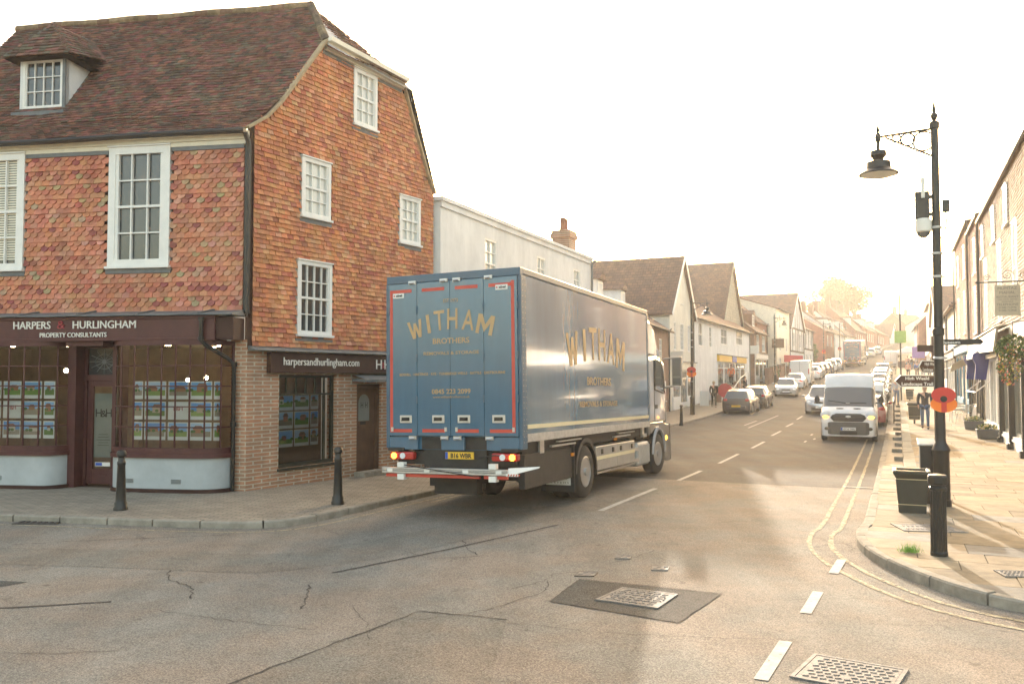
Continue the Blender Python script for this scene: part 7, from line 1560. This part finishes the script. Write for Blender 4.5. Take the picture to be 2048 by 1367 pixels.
# ================================================================ people
M['skin'] = mat('skin', (.5, .3, .22), .55, var=.06); M['hair_blond'] = mat('hair_blond', (.5, .38, .2), .7, var=.3, scale=30); M['hair_dark'] = mat('hair_dark', (.04, .025, .018), .7, var=.3, scale=30); M['hair_grey'] = mat('hair_grey', (.35, .33, .3), .7, var=.2)
def cloth(n, c): M[n] = mat(n, c, .85, var=.18, scale=7, bump=.3, bscale=12); return n
cloth('navy_coat', (.018, .02, .028)); cloth('jeans', (.06, .12, .22)); cloth('shirt_blue', (.05, .13, .4)); cloth('shirt_pale', (.4, .42, .48)); cloth('pink_top', (.4, .2, .18)); cloth('black_cloth', (.015, .015, .016)); cloth('mustard', (.45, .33, .12)); cloth('burgundy', (.14, .02, .03)); cloth('orange_top', (.7, .15, .03))
def skin(name, pts, edges, m, parent, sub=1):
    me = bpy.data.meshes.new(name); me.from_pydata([p[0] for p in pts], edges, []); me.materials.append(M[m]); o = bpy.data.objects.new(name, me); ALL.link(o); o.parent = parent
    md = o.modifiers.new('skin', 'SKIN'); md.use_smooth_shade = True; md.branch_smoothing = .5
    sl_ = me.skin_vertices[0].data
    for i, (p, r) in enumerate(pts): sl_[i].radius = (r, r) if not isinstance(r, tuple) else r; sl_[i].use_root = (i == 0)
    if sub: s_ = o.modifiers.new('sub', 'SUBSURF'); s_.levels = sub; s_.render_levels = sub
    return o
def person(label, s, u, z, rz, top, legs, hair='hair_dark', h=1.7, walk=.5, group=None, coat=True):
    t = thing('person', label, 'person', (W3(s, u, z)), rz, group); k = h / 1.72; w = walk
    V = lambda x, y, z: (x * k, y * k, z * k)        # facing -y
    hipz, kz = .92, .5
    L = [V(.09, -.02, .88), V(.1, -.16 * w - .04, kz), V(.1, -.3 * w + .02, .09)]; Rr = [V(-.09, .02, .88), V(-.1, .02 * w, kz - .01), V(-.1, .3 * w, .12)]
    aL = [V(.2, 0, 1.4), V(.25, .12 * w, 1.13), V(.24, .08 * w - .1, .92)]; aR = [V(-.2, 0, 1.4), V(-.25, -.1 * w, 1.13), V(-.24, -.28 * w - .04, .93)]
    P = [(V(0, 0, .95), .1 * k), (V(0, .01, 1.15), .1 * k), (V(0, 0, 1.36), .11 * k), (V(0, 0, 1.46), .05 * k), (V(0, -.02, 1.54), .06 * k), (V(0, -.01, 1.62), .085 * k), (V(0, .0, 1.69), .06 * k)]
    E = [(0, 1), (1, 2), (2, 3), (3, 4), (4, 5), (5, 6)]
    def chain(frm, pts): nonlocal P, E; a = frm
    def add(frm, p, r): P.append((p, r)); E.append((frm, len(P) - 1)); return len(P) - 1
    for leg in (L, Rr): i = add(0, leg[0], .085 * k); i = add(i, leg[1], .055 * k); i = add(i, leg[2], .036 * k); add(i, (leg[2][0], leg[2][1] - .12 * k, leg[2][2] - .05 * k), .03 * k)
    for arm in (aL, aR):
        i = add(2, arm[0], .05 * k); i = add(i, arm[1], .038 * k); wz = add(i, arm[2], .027 * k); x, y, zz = arm[2]; sg = 1 if x > 0 else -1
        pm = add(wz, (x, y - .015 * k, zz - .06 * k), .026 * k)
        for f in range(4): j = add(pm, (x + sg * .002, y - .015 * k + (f - 1.5) * .018 * k, zz - .1 * k), .0085 * k); add(j, (x - sg * .012 * k, y - .02 * k + (f - 1.5) * .018 * k, zz - (.135, .145, .14, .125)[f] * k), .0075 * k)
        j = add(wz, (x - sg * .01 * k, y - .05 * k, zz - .05 * k), .009 * k); add(j, (x - sg * .012 * k, y - .06 * k, zz - .085 * k), .008 * k)
    skin('body', P, E, 'skin', t)
    C = [(V(0, 0, .93), (.15 * k, .12 * k)), (V(0, .01, 1.12), (.145 * k, .11 * k)), (V(0, 0, 1.33), (.165 * k, .115 * k)), (V(0, 0, 1.45), .075 * k)]; Ec = [(0, 1), (1, 2), (2, 3)]
    if coat: C.append((V(0, 0, .82), (.165 * k, .125 * k))); Ec.append((0, 4))
    for arm in (aL, aR):
        C.append((arm[0], .075 * k)); Ec.append((2, len(C) - 1)); C.append((arm[1], .058 * k)); Ec.append((len(C) - 2, len(C) - 1)); C.append(((arm[2][0], arm[2][1], arm[2][2] + .02), .045 * k)); Ec.append((len(C) - 2, len(C) - 1))
    skin('jacket' if coat else 'shirt', C, Ec, top, t)
    T_ = [(V(0, 0, .95), .13 * k)]; Et = []
    for leg in (L, Rr):
        T_.append((leg[0], .1 * k)); Et.append((0, len(T_) - 1)); T_.append((leg[1], .07 * k)); Et.append((len(T_) - 2, len(T_) - 1)); T_.append(((leg[2][0], leg[2][1], leg[2][2] - .0), .055 * k)); Et.append((len(T_) - 2, len(T_) - 1))
    skin('trousers', T_, Et, legs, t)
    b = MB()
    for leg in (L, Rr): x, y, zz = leg[2]; b.ball((x, y - .06 * k, max(zz - .05 * k, .035)), .1 * k, 10, 6, sc=(.45, 1.25, .4))
    b.build('shoes', 'black_cloth', t, smooth=60)
    b = MB(); b.ball(V(0, .025, 1.645), .1 * k, 12, 8, sc=(.92, .98, 1.0)); b.ball(V(0, .06, 1.56), .075 * k, 10, 6, sc=(1.05, .6, 1.2)); b.build('hair', hair, t, smooth=60)
    b = MB(); b.ball(V(0, -.1, 1.595), .016 * k, 8, 5, sc=(.8, 1.2, 1.3)); b.ball(V(.085, -.005, 1.6), .02 * k, 6, 5, sc=(.4, .8, 1.3)); b.ball(V(-.085, -.005, 1.6), .02 * k, 6, 5, sc=(.4, .8, 1.3)); b.build('nose_and_ears', 'skin', t, smooth=60)
    b = MB()
    for sx in (-1, 1): b.ball(V(sx * .032, -.083, 1.625), .011 * k, 6, 5)
    b.box(-.022 * k, -.094 * k, 1.552 * k, .022 * k, -.085 * k, 1.558 * k); b.build('eyes_and_mouth', 'black', t)
    return t
F = -ST                     # faces the camera coming down the street
person('woman with blond hair in dark jacket and jeans walking towards the camera', 37.2, .95, pave(37.2), F, 'navy_coat', 'jeans', 'hair_blond', 1.7, .35)
person('person in pale shirt and jeans on the lower brick strip', 62.5, -.1, hs(62.5) + .12, F, 'shirt_pale', 'jeans', 'hair_grey', 1.75, .5, coat=False)
person('person in pinkish top left of the person in blue', 92, .95, pave(92), F, 'pink_top', 'black_cloth', 'hair_dark', 1.7, .6, coat=False)
person('person in bright blue shirt seen from behind', 93, 1.75, pave(93), F + PI, 'shirt_blue', 'black_cloth', 'hair_dark', 1.75, .4, coat=False)
person('person in mustard top right of the person in blue', 98, 2.4, pave(98), F + PI, 'mustard', 'jeans', 'hair_grey', 1.7, .5, coat=False)
person('person in burgundy coat close to the trail sign', 88, 2.7, pave(88), F, 'burgundy', 'black_cloth', 'hair_dark', 1.65, .4)
person('shopper in black coat in the market crowd', 118, 1.6, hs(118) + .3, F + 2, 'black_cloth', 'jeans', 'hair_dark', 1.75, .3); person('shopper in pale top in the market crowd', 120, 2.3, hs(120) + .3, F + PI, 'shirt_pale', 'black_cloth', 'hair_blond', 1.65, .4, coat=False)
person('shopper in pink top at the back of the market crowd', 122, 1.2, hs(122) + .3, F, 'pink_top', 'jeans', 'hair_dark', 1.7, .4, coat=False); person('shopper in burgundy coat at the back of the market crowd', 121, 2.9, hs(121) + .3, F, 'burgundy', 'jeans', 'hair_grey', 1.7, .4)
person('walker in dark clothes on the left pavement by the gabled shop', 57.0, -11.1, hs(57) + .12, F + .3, 'black_cloth', 'black_cloth', 'hair_blond', 1.72, .7)
person('dark clothed person standing by the ramp wall', 68.5, -10.9, hs(68) + .12, F + 1.2, 'black_cloth', 'black_cloth', 'hair_dark', 1.7, .3); person('person in dark coat with orange front outside the yellow fascia shop', 71, -12.4, hs(71) + .9, F, 'orange_top', 'black_cloth', 'hair_dark', 1.75, .2)

# ---------------------------------------------------------------- evening haze
hz = MB(); hz.box(-420, -40, -3, 620, 900, 60)
M['haze'] = bpy.data.materials.new('haze'); M['haze'].use_nodes = True; hn = M['haze'].node_tree
for n in list(hn.nodes): hn.nodes.remove(n)
ho = hn.nodes.new('ShaderNodeOutputMaterial'); hv = hn.nodes.new('ShaderNodeVolumePrincipled'); hv.inputs['Color'].default_value = (1, .97, .92, 1); hv.inputs['Density'].default_value = .0007; hv.inputs['Anisotropy'].default_value = .45
hn.links.new(hv.outputs[0], ho.inputs['Volume'])
ho_ = hz.build('haze', 'haze'); ho_['kind'] = 'stuff'
